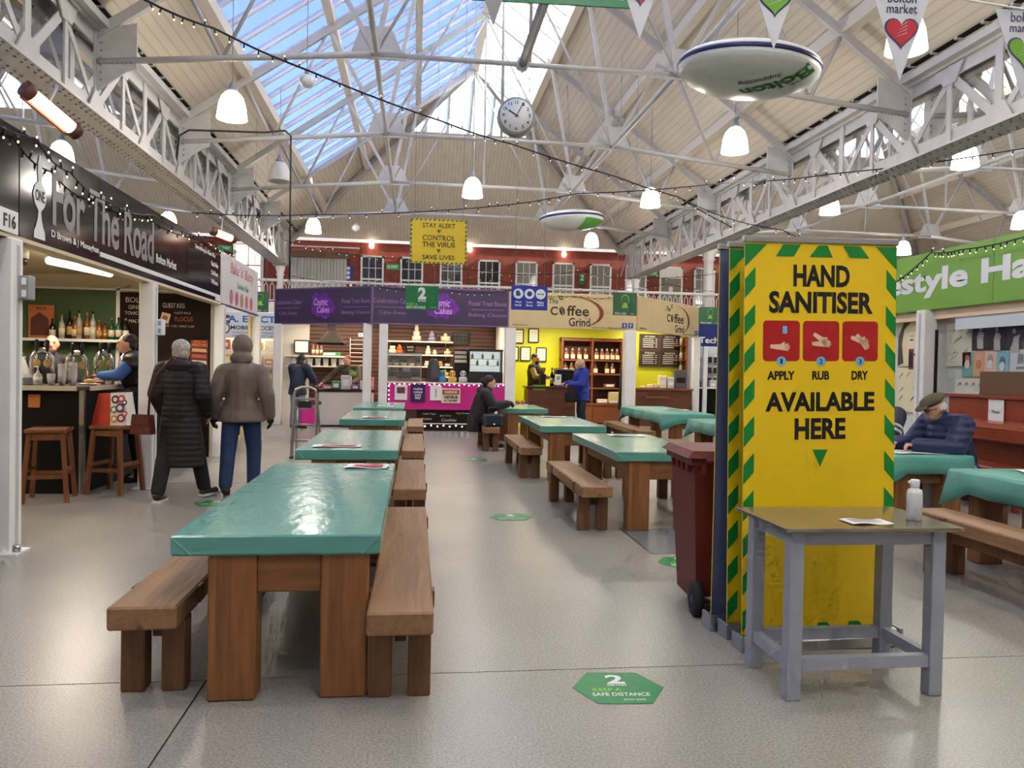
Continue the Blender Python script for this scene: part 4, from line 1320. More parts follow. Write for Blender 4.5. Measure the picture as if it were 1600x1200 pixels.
eshelf = thing('goods_rack', 'rack of boxed electrical goods under the white shop sign', 'rack', (-4.9, 24.3, 0))
for z in (.5, .95, 1.4, 1.85):
    MB().box((-1.3, -.2, z - .03), (1.3, .2, z)).build('rack_shelf', WHITE, eshelf)
for x in (-1.3, 1.3):
    MB().box((x - .02, -.2, 0), (x + .02, .2, 2.1)).build('rack_upright', WHITE, eshelf)
rnd = random.Random(3)
WARM = [(224, 150, 70), (236, 190, 110), (200, 110, 60), (240, 220, 180), (180, 90, 60), (214, 170, 60)]
kk = 0
for ri, z in enumerate((.95, 1.4, 1.85)):
    for c in range(8):
        h_ = rnd.uniform(.16, .32)
        x = -1.13 + c * .32
        t = thing('goods_box', 'boxed item on the electrical rack, %s from the near end of the %s shelf' % (ORD[c], ['lower', 'middle', 'upper'][ri]), 'box', (x - 4.9, 24.25, z), 0, 'boxed goods on the electrical rack')
        MB().box((-.12, -.1, 0), (.12, .1, h_)).build('carton', M('warm_carton%d' % rnd.randrange(6), WARM[kk % 6], .5), t)
        MB().box((-.08, -.103, h_ * .3), (.08, -.1, h_ * .7)).build('print', PAPER if kk % 2 else KPRINT, t)
        kk += 1
strip_light((-5, 24.35, 2.9), 1.4, 0, 'glowing tube above the electrical goods', 30)

# -------------------------------------------------- cake stall
PUR = M('purple_fascia', (66, 48, 82), .35)
PEDGE = M('purple_edge', (120, 92, 140), .4)
LIL = M('lilac_print', (150, 118, 172), .5)
SPL = M('splash_purple', (112, 36, 158), .5, var=.35, vscale=9)
PNK = M('pink_print', (226, 170, 236), .5)
CYF = 17.5
def cake_sign(c, w_, rz, label):
    t = board('fascia_sign', label, c, w_, .82, rz, PUR, .07, edge=PEDGE)
    q = w_ / 3.05
    y = t['y']
    for s, x, z in (('Celebration Cakes', -1.08, .1), ('Cake Away', -1.08, -.17), ('Postal Treat Boxes', 1.05, .1), ('Baking Classes', 1.05, -.17)):
        textfit(s, (.8 if len(s) > 12 else .55) * q * 1.08, .105, LIL, t, (x * q, y, z), bold=.004)
    for x in (-1.08, 1.05):
        MB().box((x * q - .38 * q, y - .001, -.045), (x * q + .38 * q, y + .001, -.033)).build('divider', LIL, t)
    rn = random.Random(len(label))
    sp_ = MB()
    for k in range(15):
        a, rr = k * 2.4, .07 + .012 * k
        sp_.prism(circ(rn.uniform(.09, .14), 16, rr * math.cos(a) * q * 1.25, min(.26, max(-.26, rr * math.sin(a)))), .0003 * k, .0003 * k + .001, 'z')
    sp_.build('paint_splash', SPL, t, (0, y + .002, 0), (PI / 2, 0, 0))
    textfit('Cosmic', .44 * q, .17, PNK, t, (-.02, y - .006, .09), bold=.015, shear=.2)
    textfit('Cakes', .4 * q, .15, PNK, t, (.05, y - .006, -.09), bold=.015, shear=.2)
    return t
cake_sign((.56, CYF, 2.81), 3.06, 0, 'purple cake stall fascia sign facing straight down the aisle')
ang = math.atan2(17.5 - 18.95, -.97 + 3.33)
cake_sign(((-.97 - 3.33) / 2, (17.5 + 18.95) / 2, 2.81), 2.76, ang, 'purple cake stall fascia sign on the angled face towards the bar')
for x, y, lb in ((-3.25, 18.85, 'at the bar side end of the angled cake stall face'), (-1.08, 17.62, 'at the cake stall corner, angled face side'), (-.72, 17.55, 'at the cake stall corner, aisle face side'), (2.16, 17.6, 'between the cake and coffee stalls')):
    post(x, y, 'white stall post ' + lb, .19 if x < 2 else .24, 2.4, False)
SLAT = M('brown_slat', (92, 58, 44), .5, var=.1, vscale=6)
cks = struct(link('wall_cake_stall', None), 'cake stall back wall of dark brown horizontal slats', 'wall')
MB().box((-3.6, 20.6, 0), (2.2, 20.7, 2.75)).build('backing', M('slat_gap', (40, 26, 20), .7), cks)
for k in range(22):
    MB().box((-2.75, 20.575, .35 + .105 * k), (2.15, 20.6, .35 + .105 * k + .085)).build('slat', SLAT, cks)
MB().box((-3.6, 20.5, 0), (-2.75, 20.58, 2.7)).build('cream_panel', CREAM, cks)
MB().prism([(-3.25, 19.1), (-.95, 17.62), (2.2, 17.62), (2.2, 20.7), (-3.6, 20.7)], 2.7, 2.74, 'z').build('stall_ceiling', CREAM, cks)
MB().box((2.14, 17.7, 0), (2.2, 20.6, 2.7)).build('side_partition', CREAM, cks)
strip_light((.5, 19.2, 2.66), 2.4, 0, 'glowing tube above the cake display', 60)
strip_light((-2.0, 19.7, 2.66), 1.6, 0, 'glowing tube above the cake kitchen', 40)
# shelves with cakes
WHI = M('icing_white', (240, 230, 214), .5)
def wshelf(x0, x1, z, y, label, d=.26):
    t = thing('wall_shelf', label, 'shelf', ((x0 + x1) / 2, y, z))
    MB().box((x0 - (x0 + x1) / 2, -d, -.035), (x1 - (x0 + x1) / 2, 0, 0)).build('shelf_board', WHI, t)
    for s in (-.4, .4):
        MB().prism([(0, -.036), (-d * .7, -.036), (0, -.14)], s * (x1 - x0) - .01, s * (x1 - x0) + .01, 'x').build('bracket', GREY, t)
    return t
for z, nm in ((2.12, 'top'), (1.77, 'second'), (1.46, 'third'), (1.2, 'lowest')):
    wshelf(-.85 if z > 1.3 else .45, .98, z, 20.57, nm + ' white shelf on the slatted cake wall')
def cake(x, z, r_, tiers, col, label, top=None):
    t = thing('display_cake', label, 'cake', (x, 20.43, z), 0, 'cakes on the cake stall shelves')
    zz_ = 0
    MB().lathe([(r_ * 1.15, 0), (r_ * 1.15, .012)], 16).build('cake_board', ALU, t)
    zz_ = .012
    for k in range(tiers):
        rr = r_ * (1 - .27 * k)
        hh = r_ * 1.0
        MB().lathe([(rr, zz_), (rr, zz_ + hh * .9), (rr * .95, zz_ + hh)], 16).build('tier', M('icing_%s_%s_%s' % col, col, .5), t)
        zz_ += hh
    if top:
        MB().ell((0, 0, zz_ + r_ * .3), (r_ * .4, r_ * .4, r_ * .4), 10, 8).build('topper', M('topper_%s_%s_%s' % top, top, .5), t)
    return t
cake(.02, 2.12, .12, 3, (246, 236, 214), 'tall white tiered cake on the top cake shelf', (240, 226, 200))
cake(.42, 2.12, .1, 2, (150, 150, 176), 'lilac-grey cake with pink topper on the top shelf', (236, 160, 196))
cake(.78, 2.12, .13, 1, (236, 224, 180), 'cream novelty cake on the top shelf', (240, 230, 190))
cake(-.6, 1.77, .1, 2, (244, 228, 200), 'cream two-tier cake beside the orange cake')
cake(-.42, 1.77, .09, 2, (214, 110, 40), 'bright orange cake on the second shelf', (220, 120, 50))
cake(.33, 1.77, .075, 3, (244, 232, 206), 'slim white tiered cake on the second shelf')
cake(.5, 1.77, .06, 2, (240, 226, 196), 'small white tiered cake on the second shelf')
cake(.84, 1.77, .09, 1, (226, 206, 160), 'domed golden cake on the second shelf', (222, 200, 150))
for i, (x, c) in enumerate(((-.7, (120, 108, 96)), (-.5, (150, 132, 110)), (-.3, (204, 176, 140)), (-.1, (226, 200, 160)), (.1, (140, 90, 70)), (.3, (226, 216, 190)), (.48, (96, 84, 76)), (.66, (180, 150, 90)), (.84, (210, 200, 184)))):
    cake(x, 1.46, .065, 1 + i % 2, c, 'little cake on the third cake shelf, %s from the bar side' % ORD[i], (226, 190, 160) if i % 3 == 0 else None)
for i, (x, c) in enumerate(((.55, (70, 140, 170)), (.78, (226, 190, 90)))):
    cake(x, 1.2, .1, 1, c, ['teal blue cake on the lowest cake shelf', 'yellow cake with dark rings on the lowest cake shelf'][i], (230, 210, 120))
sgn = board('chalk_sign', 'small framed chalk sign standing on the second cake shelf', (-.14, 20.42, 1.9), .24, .26, 0, CHK, .02)
textfit('Out of this', .17, .05, ck, sgn, (0, sgn['y'], .06))
textfit('world', .14, .05, ck, sgn, (0, sgn['y'], -.02))
# extractor hood
hd = thing('extractor_hood', 'stainless pyramid extractor hood in the cake kitchen', 'hood', (-2.09, 19.7, 2.0))
SST = M('stainless', (190, 188, 184), .25, 1)
m = MB()
frus(m, (.32, .26), (.11, .11), 0, .28)
m.build('canopy', SST, hd)
MB().box((-.1, -.1, .28), (.1, .1, .68)).build('flue', SST, hd)
MB().box((-.33, -.27, -.06), (.33, .27, 0)).build('rim', BLACK, hd)
# kitchen counter and goods
kc = thing('kitchen_counter', 'white panelled counter below the extractor hood', 'counter', (-1.62, 18.75, 0))
MB().bbox((-.62, -.3, .03), (.62, .3, .82), .01).build('body', M('counter_white', (224, 222, 214), .4), kc)
MB().box((-.66, -.34, .82), (.66, .32, .87)).build('worktop', BLACK, kc)
MB().ell((-.6, -.3, .55), (.05, .03, .05), 10, 8).build('knob', M('brass_knob', (120, 110, 90), .3, 1), kc)
for z, nm in ((1.68, 'upper'), (1.42, 'lower')):
    wshelf(-3.3, -1.75, z, 20.48, nm + ' white shelf in the cake kitchen')
for i in range(7):
    t = thing('storage_tub', 'white storage tub on the lower kitchen shelf, %s from the bar side' % ORD[i], 'tub', (-3.1 + .2 * i, 20.34, 1.42), 0, 'tubs on the kitchen shelf')
    MB().lathe([(.06, 0), (.07, .16), (.075, .16), (.075, .18)], 12).build('tub', WPRINT, t)
    MB().lathe([(.078, .18), (.078, .2)], 12).build('lid', GREY, t)
t = thing('drinks_carton', 'green and white carton lying on the upper kitchen shelf', 'carton', (-2.15, 20.34, 1.68))
MB().box((-.22, -.1, 0), (.22, .1, .1)).build('carton', M('carton_green', (70, 150, 80), .5), t)
MB().box((-.2, -.102, .02), (.1, -.1, .08)).build('print', WPRINT, t)
fb = board('white_board', 'small black-framed whiteboard on the upper kitchen shelf', (-2.92, 20.38, 1.9), .36, .32, 0, WPRINT, .02, 'board', BLACK)
for i in range(3):
    bottle(-2.62 + .1 * i, 20.34, 1.68, .34, .04, M('sauce_brown', (150, 90, 60), .3), CL, BLACK, 'brown sauce bottle on the upper kitchen shelf, %s from the whiteboard' % ORD[i], 'kitchen bottles')
rk = thing('wire_rack', 'white wire rack on the slatted wall beside the hood', 'rack', (-1.5, 20.55, 1.45))
for z in range(7):
    MB().tube([(-.2, -.03, z * .11), (.2, -.03, z * .11)], .008, 5).build('wire', WHI, rk)
for x in (-.2, .2):
    MB().tube([(x, -.03, -.05), (x, -.03, .72)], .01, 5).build('wire_upright', WHI, rk)
sk = thing('wall_socket', 'double white socket on the slatted cake wall', 'socket', (-1.4, 20.56, 2.25))
MB().bbox((-.1, -.02, -.05), (.1, .01, .05), .006).build('plate', WPRINT, sk)
for s in (-1, 1):
    MB().box((s * .05 - .015, -.024, -.01), (s * .05 + .015, -.02, .02)).build('outlet', KPRINT, sk)
for i, (x, w_, h_, c, s) in enumerate(((-2.05, .26, .1, (196, 90, 120), 'pink cake tray'), (-1.85, .2, .2, (90, 160, 110), 'green lidded tub'), (-1.62, .24, .34, (206, 200, 210), 'pale tall carton'), (-1.4, .2, .12, (120, 90, 140), 'purple tin'), (-1.2, .2, .22, (226, 214, 196), 'cream bag'), (-1.05, .15, .3, (220, 150, 150), 'pink flyer stand'))):
    t = thing('counter_item', s + ' on the black worktop below the hood', 'item', (x, 18.6, .87))
    MB().bbox((-w_ / 2, -.08, 0), (w_ / 2, .08, h_), .015).build('body', M('counter_item%d' % i, c, .5), t)
    MB().box((-w_ * .3, -.084, h_ * .25), (w_ * .3, -.08, h_ * .7)).build('print', PAPER, t)
gp = board('price_card', 'lime green price card on the black worktop below the hood', (-1.45, 18.48, 1.26), .2, .14, 0, M('lime_card', (120, 170, 50), .5), .01)
gp['category'] = 'card'
textfit('OPEN', .12, .04, WPRINT, gp, (0, gp['y'], 0))
# pink counter
PINK = M('magenta_panel', (206, 34, 136), .4)
pk = thing('pink_counter', 'magenta-fronted cake counter edged with tiny lights', 'counter', (.68, 17.75, 0))
MB().box((-1.27, -.28, .48), (1.35, .3, 1.07)).build('front_panel', PINK, pk)
MB().box((-1.3, -.3, 1.07), (1.38, .32, 1.1)).build('worktop', WHI, pk)
MB().box((-.62, -.24, .02), (.62, .28, .48)).build('chalk_plinth', CHK, pk)
MB().box((-.62, -.25, .15), (.62, -.24, .17)).build('plinth_rail', WPRINT, pk)
LED = M('led_bulb', (250, 240, 255), .4, emit=5)
b = MB()
for k in range(24):
    b.ell((-1.25 + .112 * k, -.29, 1.04 + .02 * (k % 2)), (.014, .01, .014), 6, 4)
for k in range(6):
    b.ell((-1.26, -.29, .5 + .1 * k), (.014, .01, .014), 6, 4)
for k in range(9):
    b.ell((-.58 + .14 * k, -.26, .12 - .02 * (k % 2)), (.016, .01, .016), 6, 4)
stuff(b.build('fairy_bulbs', LED, pk))
for s, x, z, w_, h_ in (('Cake Pops', -.35, .38, .3, .06), ('Cookies', .1, .25, .34, .07), ('Jam Tarts', .02, .34, .26, .05), ('Vegan Brownies', .42, .4, .32, .05), ('Scones', -.4, .27, .22, .05)):
    textfit(s, w_, h_, ck, pk, (x, -.245, z), shear=.15, name='chalk_lettering')
def flyer(x, z, w_, h_, mat, label):
    return board('flyer', label, (x, 17.455, z), w_, h_, 0, mat, .012, 'flyer', None, 'flyers on the magenta counter')
f = flyer(-.31, .86, .28, .34, PAPER, 'white flyer with dark picture on the magenta counter')
MB().box((-.09, -.01, -.02), (.09, -.006, .12)).build('picture', M('flyer_dark', (110, 60, 90), .5), f)
f = flyer(.07, .85, .33, .4, M('flyer_purple', (62, 26, 92), .5), 'purple make cakes not war poster on the magenta counter')
for k, s in enumerate(('make', 'cakes', 'not', 'war')):
    textfit(s, .2 if k < 2 else .14, .055, WPRINT, f, (0, f['y'], .1 - .07 * k), bold=.015)
f = flyer(.47, .86, .26, .34, PAPER, 'plain white notice with a thin drawing on the magenta counter')
MB().box((-.01, -.01, -.1), (.01, -.006, .1)).build('drawing', GREY, f)
f = flyer(.81, .8, .43, .33, M('sign_cream', (232, 216, 190), .5), 'warning genius at work sign on the magenta counter')
MB().box((-.19, -.01, .03), (.19, -.006, .14)).build('red_band', M('warn_red', (160, 60, 50), .5), f)
textfit('WARNING', .3, .07, M('sign_cream', (232, 216, 190)), f, (0, -.012, .085), bold=.03)
textfit('GENIUS', .32, .07, KPRINT, f, (0, f['y'], -.03), bold=.04)
textfit('AT WORK', .32, .05, KPRINT, f, (0, f['y'], -.11), bold=.04)
# glass cases and chiller
GCL = glass_mat('case_glass', (.82, .85, .84), .12, .03)
gc = thing('glass_case', 'glass cake display case on the magenta counter beside the stall corner', 'display case', (-.25, 17.8, 1.1))
fr = MB()
for x in (-.38, .38):
    for y in (-.2, .2):
        fr.box((x - .012, y - .012, 0), (x + .012, y + .012, .62))
fr.build('frame', ALU, gc)
MB().box((-.4, -.22, .62), (.4, .22, .65)).build('top_panel', ALU, gc)
MB().box((-.38, -.206, .02), (.38, -.2, .62)).build('front_glass', GCL, gc)
for z in (.02, .22, .42):
    MB().box((-.37, -.19, z), (.37, .19, z + .012)).build('glass_shelf', SST, gc)
for i, (x, z, c) in enumerate(((-.25, .032, (226, 200, 150)), (.0, .032, (150, 96, 60)), (.25, .032, (230, 214, 180)), (-.22, .232, (200, 150, 90)), (.05, .232, (236, 226, 200)), (.26, .232, (120, 80, 60)), (-.2, .432, (220, 190, 130)), (.15, .432, (200, 120, 60)))):
    t = thing('tray_bake', 'baked slice inside the glass cake case, ' + ORD[i] + ' counting up from the lowest shelf', 'cake', (-.25 + x, 17.8, 1.1 + z), 0, 'bakes in the glass case')
    MB().bbox((-.09, -.07, 0), (.09, .07, .08), .015).build('bake', M('bake%d' % i, c, .6), t)
    MB().box((-.1, -.08, -.0005), (.1, .08, .004)).build('tray', SST, t)
dm = thing('dark_stand', 'dark grey cloth-covered stand beside the glass cake case', 'stand', (.42, 17.8, 1.1))
MB().lathe([(.17, 0), (.16, .2), (.13, .4), (.09, .5), (.05, .54)], 12).build('cover', M('grey_cloth', (84, 82, 86), .8, bump=.3, bscale=20), dm)
MB().lathe([(.03, .54), (.045, .58), (.001, .6)], 10).build('knob', BLACK, dm)
ch = thing('chiller_cabinet', 'lit drinks chiller cabinet on the cake counter beside the coffee stall', 'chiller', (1.62, 17.95, 1.1))
MB().box((-.4, -.2, 0), (.4, .25, .24)).build('base', BLACK, ch)
fr = MB()
for x in (-.39, .37):
    fr.box((x, -.2, .24), (x + .02, .25, .76))
fr.box((-.4, -.2, .74), (.4, .25, .78)).box((-.4, .23, .24), (.4, .25, .76))
fr.build('frame', BLACK, ch)
MB().box((-.37, -.2, .26), (.37, -.19, .73)).build('front_glass', GCL, ch)
MB().box((-.37, .2, .26), (.37, .22, .73)).build('lit_back', M('chiller_lit', (220, 228, 230), .5, emit=.9), ch)
for z in (.4, .55):
    MB().box((-.36, -.15, z), (.36, .2, z + .01)).build('chiller_shelf', WHI, ch)
for i in range(6):
    bottle(1.32 + .12 * i, 17.95, 1.1 + (.41 if i % 2 else .56), .13, .03, M('drink%d' % (i % 3), [(210, 120, 70), (190, 200, 90), (150, 180, 210)][i % 3], .3), CL, BLACK, 'small drink inside the lit chiller, %s along from the stand' % ORD[i], 'drinks in the chiller')
for i, (x, c, s) in enumerate(((.62, (70, 140, 170), 'teal blue toy cake'), (.85, (226, 180, 90), 'yellow striped toy cake'), (1.1, (190, 190, 194), 'grey robot-like figure'))):
    t = thing('novelty_cake', s + ' on the magenta counter worktop', 'cake', (x, 17.75, 1.1), 0, 'novelty cakes on the counter')
    MB().lathe([(.1, 0), (.1, .1), (.08, .13)], 14).build('base', M('nov%d' % i, c, .5), t)
    MB().ell((0, 0, .2), (.075, .07, .08), 12, 8).build('head', M('nov%d' % i, c), t)
    for q in (-1, 1):
        MB().ell((q * .028, -.062, .215), (.016, .012, .016), 8, 6).build('eye', KPRINT, t)
bkp = board('black_grid_panel', 'black gridded wall panel above the chiller', (1.2, 20.55, 2.22), .46, .34, 0, BLACK, .02, 'panel')
for k in range(4):
    for j in range(3):
        MB().box((-.19 + .1 * k, -.02, -.13 + .1 * j), (-.12 + .1 * k, -.011, -.06 + .1 * j)).build('tile', M('panel_tile', (52, 46, 44), .4), bkp)
sm = thing('display_box', 'cream stacked price box beside the chiller', 'box', (1.05, 18.1, 1.1))
MB().box((-.15, -.1, 0), (.15, .1, .75)).build('stand', BLACK, sm)
for k in range(3):
    MB().box((-.14, -.104, .46 + .1 * k), (.14, -.1, .53 + .1 * k)).build('price_strip', CL, sm)

# -------------------------------------------------- coffee stall
CF = M('coffee_fascia', (206, 184, 138), .45, var=.04, vscale=3)
BRN = M('coffee_brown', (44, 24, 16), .5)
RST = M('coffee_rust', (130, 52, 24), .5)
def coffee_sign(c, w_, rz, label, lx, k, extra):
    t = board('fascia_sign', label, c, w_, .82, rz, CF, .07)
    y = t['y']
    textfit('The', .22 * k, .12, BRN, t, (lx - .42 * k, y, .22), bold=.005)
    textfit('C', .17 * k, .2, BRN, t, (lx - .4 * k, y, -.005), bold=.02)
    textfit('ffee', .52 * k, .24, BRN, t, (lx + .16 * k, y, .01), bold=.015)
    textfit('Grind', .5 * k, .2, BRN, t, (lx + .2 * k, y, -.25), bold=.012)
    flat(circ(.1, 18, 0, 0, .62 * k), BRN, 'coffee_bean', t, (lx - .215 * k, y, -.005), (PI / 2, -.25, 0))
    flat([(-.008, -.09), (.008, -.09), (.014, 0), (.006, .09), (-.008, .09), (0, 0)], CF, 'bean_crease', t, (lx - .215 * k, y - .003, -.005), (PI / 2, -.3, 0))
    outer = [(lx + (.05 + .72 * math.sin(R(a))) * k, .36 * math.cos(R(a)) - .03) for a in range(-8, 150, 8)]
    inner = [(lx + (.05 + (.72 - .1 * math.sin(R(a * 1.15))) * math.sin(R(a))) * k, (.36 - .04 * math.sin(R(a))) * math.cos(R(a)) - .03) for a in range(150, -8, -8)]
    flat(outer + inner, RST if k > .95 else BRN, 'swoosh', t, (0, y, 0), t=.001)
    flat(circ(.05, 14), BRN, 'steam_curl', t, (lx - .24 * k, y, .3))
    flat(circ(.028, 14), CF, 'steam_curl_centre', t, (lx - .24 * k, y - .003, .3))
    for i, x in enumerate(extra):
        flat(rrect(.12 * k, .12, .015), M('social_blue', (46, 78, 150), .5), 'social_icon', t, (x, y, -.3))
        textfit('tf'[i], .035 * k, .08, WPRINT, t, (x, y - .003, -.3), bold=.02)
    if k > .95:
        textfit('www.thecoffee-grind.com', .9, .05, BRN, t, (w_ / 2 - .62, y, -.37))
        textfit('Roger Lowry', .34, .05, BRN, t, (-w_ / 2 + .27, y, -.35))
    return t
coffee_sign((3.6, CYF, 2.8), 3.0, 0, 'cream coffee stall fascia sign facing straight down the aisle', -.05, 1, (1.22, 1.37))
a2 = math.atan2(20.1 - 17.5, 7.6 - 5.12)
coffee_sign(((5.12 + 7.6) / 2, (17.5 + 20.1) / 2, 2.8), 3.55, a2, 'cream coffee stall fascia sign on the receding angled face', .3, 1.1, (1.55, 1.68))
for x, y, lb, w_ in ((4.98, 17.55, 'at the coffee stall corner', .26), (7.55, 20.1, 'at the far end of the angled coffee stall face', .2)):
    post(x, y, 'white stall post ' + lb, w_, 2.39, False)
YW_ = M('yellow_wall', (206, 208, 20), .5)
cfs = struct(link('wall_coffee_stall', None), 'bright yellow back wall of the coffee stall', 'wall')
MB().box((2.2, 20.6, 0), (7.45, 20.7, 2.75)).build('yellow_panel', YW_, cfs)
MB().prism([(2.2, 17.6), (5.0, 17.6), (7.5, 20.2), (7.5, 20.7), (2.2, 20.7)], 2.72, 2.75, 'z').build('stall_ceiling', CREAM, cfs)
MB().box((2.2, 17.7, 0), (2.26, 20.6, 2.72)).build('side_partition', YW_, cfs)
strip_light((3.6, 19.3, 2.66), 2.0, 0, 'glowing tube above the coffee counter', 55)
strip_light((6.2, 20.0, 2.66), 1.2, 0, 'glowing tube above the coffee menu boards', 20)
CW = M('coffee_wood', (136, 76, 40), .45, grain=0, var=.2)
CWV = M('coffee_wood_upright', (136, 76, 40), .45, grain=2, var=.2)
cs = thing('jar_shelves', 'tall brown wooden shelf unit of jars on the yellow wall', 'shelves', (4.72, 20.4, 0))
MB().box((-.84, .17, 0), (.84, .19, 2.32)).build('back_panel', M('coffee_wood_dark', (92, 46, 24), .5), cs)
for x in (-.84, -.02, .8):
    MB().box((x, -.17, 0), (x + .05, .17, 2.32)).build('upright', CWV, cs)
for z in (.55, .98, 1.36, 1.73, 2.27):
    MB().box((-.84, -.18, z - .045), (.85, .17, z)).build('shelf_board', CW, cs)
MB().box((-.8, -.16, .03), (-.02, -.14, .5)).box((.04, -.16, .03), (.8, -.14, .5)).build('cupboard_door', CW, cs)
JG = M('jar_brown', (120, 70, 34), .15)
JL = M('jar_label', (246, 228, 190), .6)
n = 0
for z, nm, xs_ in ((1.73, 'top', (-.7, -.53, -.35, -.17, .12, .28, .42, .56, .7)), (1.36, 'second', (-.72, -.55, -.2, .1, .42, .58)), (.98, 'third', (-.2,)), (.55, 'lowest', (-.22,))):
    for i, x in enumerate(xs_):
        t = thing('coffee_jar', 'labelled brown coffee jar on the %s jar shelf, %s from the barista side' % (nm, ORD[i]), 'jar', (4.72 + x, 20.32, z), 0, 'coffee jars on the wooden shelves')
        MB().lathe([(.06, 0), (.065, .01), (.065, .17), (.04, .21), (.03, .23)], 10).build('jar', JG, t)
        MB().box((-.055, -.068, .02), (.055, -.06, .13)).build('label_card', JL, t)
        MB().lathe([(.034, .23), (.03, .27), (.012, .3), (.001, .31)], 8).build('stopper', GC, t)
for i, (x, c) in enumerate(((.3, (226, 206, 170)), (.62, (214, 190, 140)), (.5, (150, 100, 70)))):
    t = thing('shelf_packet', ['pale folded packets on the lowest jar shelf', 'tall cream bag on the lowest jar shelf', 'small brown bowl on the third jar shelf'][i], 'packet', (4.72 + x, 20.3, .55 if i < 2 else .98))
    MB().bbox((-.14, -.08, 0), (.14, .08, (.12, .32, .1)[i]), .02).build('packet', M('packet%d' % i, c, .6), t)
    MB().box((-.1, -.084, .03), (.1, -.08, .08)).build('print', PAPER, t)
CWD = M('coffee_counter_wood', (104, 58, 36), .4, grain=0, var=.2)
cc = thing('coffee_counter', 'dark wooden coffee counter in front of the barista', 'counter', (3.3, 18.5, 0))
MB().box((-.62, -.28, .0), (.55, .3, .98)).build('body', CWD, cc)
for k in range(4):
    MB().box((-.62, -.29, .05 + .235 * k), (.55, -.28, .05 + .235 * k + .225)).build('plank', CWD, cc)
MB().box((-.66, -.32, .98), (.6, .32, 1.03)).build('worktop', M('worktop_dark', (72, 42, 28), .3), cc)
em = thing('espresso_machine', 'dark steel espresso machine on the coffee counter', 'machine', (3.62, 18.55, 1.03))
MB().bbox((-.22, -.18, .1), (.22, .2, .4), .02).build('body', M('machine_dark', (44, 40, 40), .25, .5), em)
MB().box((-.22, -.2, 0), (.22, .2, .06)).build('drip_tray', SST, em)
MB().box((-.24, -.2, .4), (.24, .22, .44)).build('cup_rail', SST, em)
for x in (-.1, .1):
    MB().tube([(x, -.15, .16), (x, -.28, .14)], .018, 8).build('portafilter', BLACK, em)
gr = thing('coffee_grinder', 'black coffee grinder with clear hopper beside the barista', 'grinder', (3.1, 18.6, 1.03))
MB().bbox((-.07, -.1, 0), (.07, .1, .3), .01).build('body', BLACK, gr)
MB().lathe([(.04, .3), (.08, .42), (.08, .46)], 12).build('hopper', M('hopper', (150, 120, 90), .1), gr)
for i in range(2):
    bottle(3.35 + .14 * i, 18.7, 1.03, .46, .045, GK, CL, BLACK, 'dark syrup bottle on the coffee counter, ' + ['nearer the barista', 'nearer the customer'][i], 'syrup bottles')
tb = board('card_sign', 'white notice card with dark printed square on the coffee counter', (3.42, 18.23, 1.2), .16, .26, 0, PAPER, .01)
MB().box((-.04, -.008, 0), (.04, -.005, .08)).build('printed_square', GREY, tb)
gcd = board('menu_card', 'lime green card on the front of the coffee counter', (2.95, 18.2, 1.0), .3, .13, 0, M('lime_card', (120, 170, 50)), .01)
textfit('COFFEE', .2, .05, WPRINT, gcd, (0, gcd['y'], 0))
pb = thing('paper_bag', 'standing brown paper bag on the coffee counter', 'bag', (3.78, 18.45, 1.03))
MB().bbox((-.1, -.07, 0), (.1, .07, .26), .015).build('bag', M('kraft', (190, 150, 110), .7), pb)
MB().box((-.06, -.073, .08), (.06, -.07, .16)).build('print', CL, pb)
ct2 = thing('snack_crates', 'low wooden snack crates below the yellow wall', 'crates', (2.42, 18.0, 0))
for k in range(2):
    MB().box((-.22, -.2, .25 + .3 * k), (.22, .2, .3 + .3 * k)).build('crate_board', CW, ct2)
    for j in range(3):
        MB().ell((-.13 + .13 * j, -.05, .36 + .3 * k), (.06, .1, .06), 10, 6).build('loaf', M('bread', (196, 150, 84)), ct2)
for x in (-.22, .2):
    MB().box((x, -.2, 0), (x + .02, .2, .95)).build('crate_side', CW, ct2)
for i, (x, z, s) in enumerate(((2.75, 2.32, 'upper, nearer the cake stall'), (3.16, 2.35, 'upper, nearer the jar shelves'), (2.62, 1.85, 'lower, at the cake stall side'), (2.95, 1.85, 'lower, middle'), (3.38, 1.84, 'lower, nearest the jar shelves'))):
    f = board('framed_certificate', 'small framed certificate on the yellow wall, ' + s, (x, 20.57, z), .26, .36, 0, PAPER, .02, 'frame', BLACK, 'certificates on the yellow wall')
    for k in range(4):
        MB().box((-.08, -.014, .08 - .06 * k), (.08, -.011, .09 - .06 * k)).build('printed_line', GREY, f)
wb = thing('white_bin', 'white panel box standing at the end of the coffee counter', 'box', (4.0, 18.6, 0))
MB().bbox((-.12, -.15, 0), (.12, .15, .72), .02).build('body', WPRINT, wb)
MB().bbox((-.13, -.16, .72), (.13, .16, .76), .01).build('lid', WHI, wb)
# angled side: menu boards, counter
BM = M('menu_black', (38, 30, 28), .7)
for i, (x, z) in enumerate(((6.4, 2.25), (6.98, 2.25), (6.4, 1.8), (6.98, 1.8))):
    f = board('menu_board', 'chalk menu board on the yellow wall, %s corner post' % ['upper, nearer the', 'upper, farther from the', 'lower, nearer the', 'lower, farther from the'][i], (x, 20.56, z), .54, .42, 0, BM, .03, 'board', M('menu_frame', (70, 44, 30), .6), 'chalk menu boards')
    textfit(['HOT DRINKS', 'COLD DRINKS', 'TEAS', 'SNACKS'][i], .3, .05, ck, f, (0, f['y'], .15))
    for k in range(5):
        MB().box((-.2, f['y'] - .001, .08 - .055 * k), (.1 + .02 * (k % 3), f['y'], .095 - .055 * k)).build('chalk_line', ck, f)
        MB().box((.16, f['y'] - .001, .08 - .055 * k), (.21, f['y'], .095 - .055 * k)).build('chalk_price', ck, f)
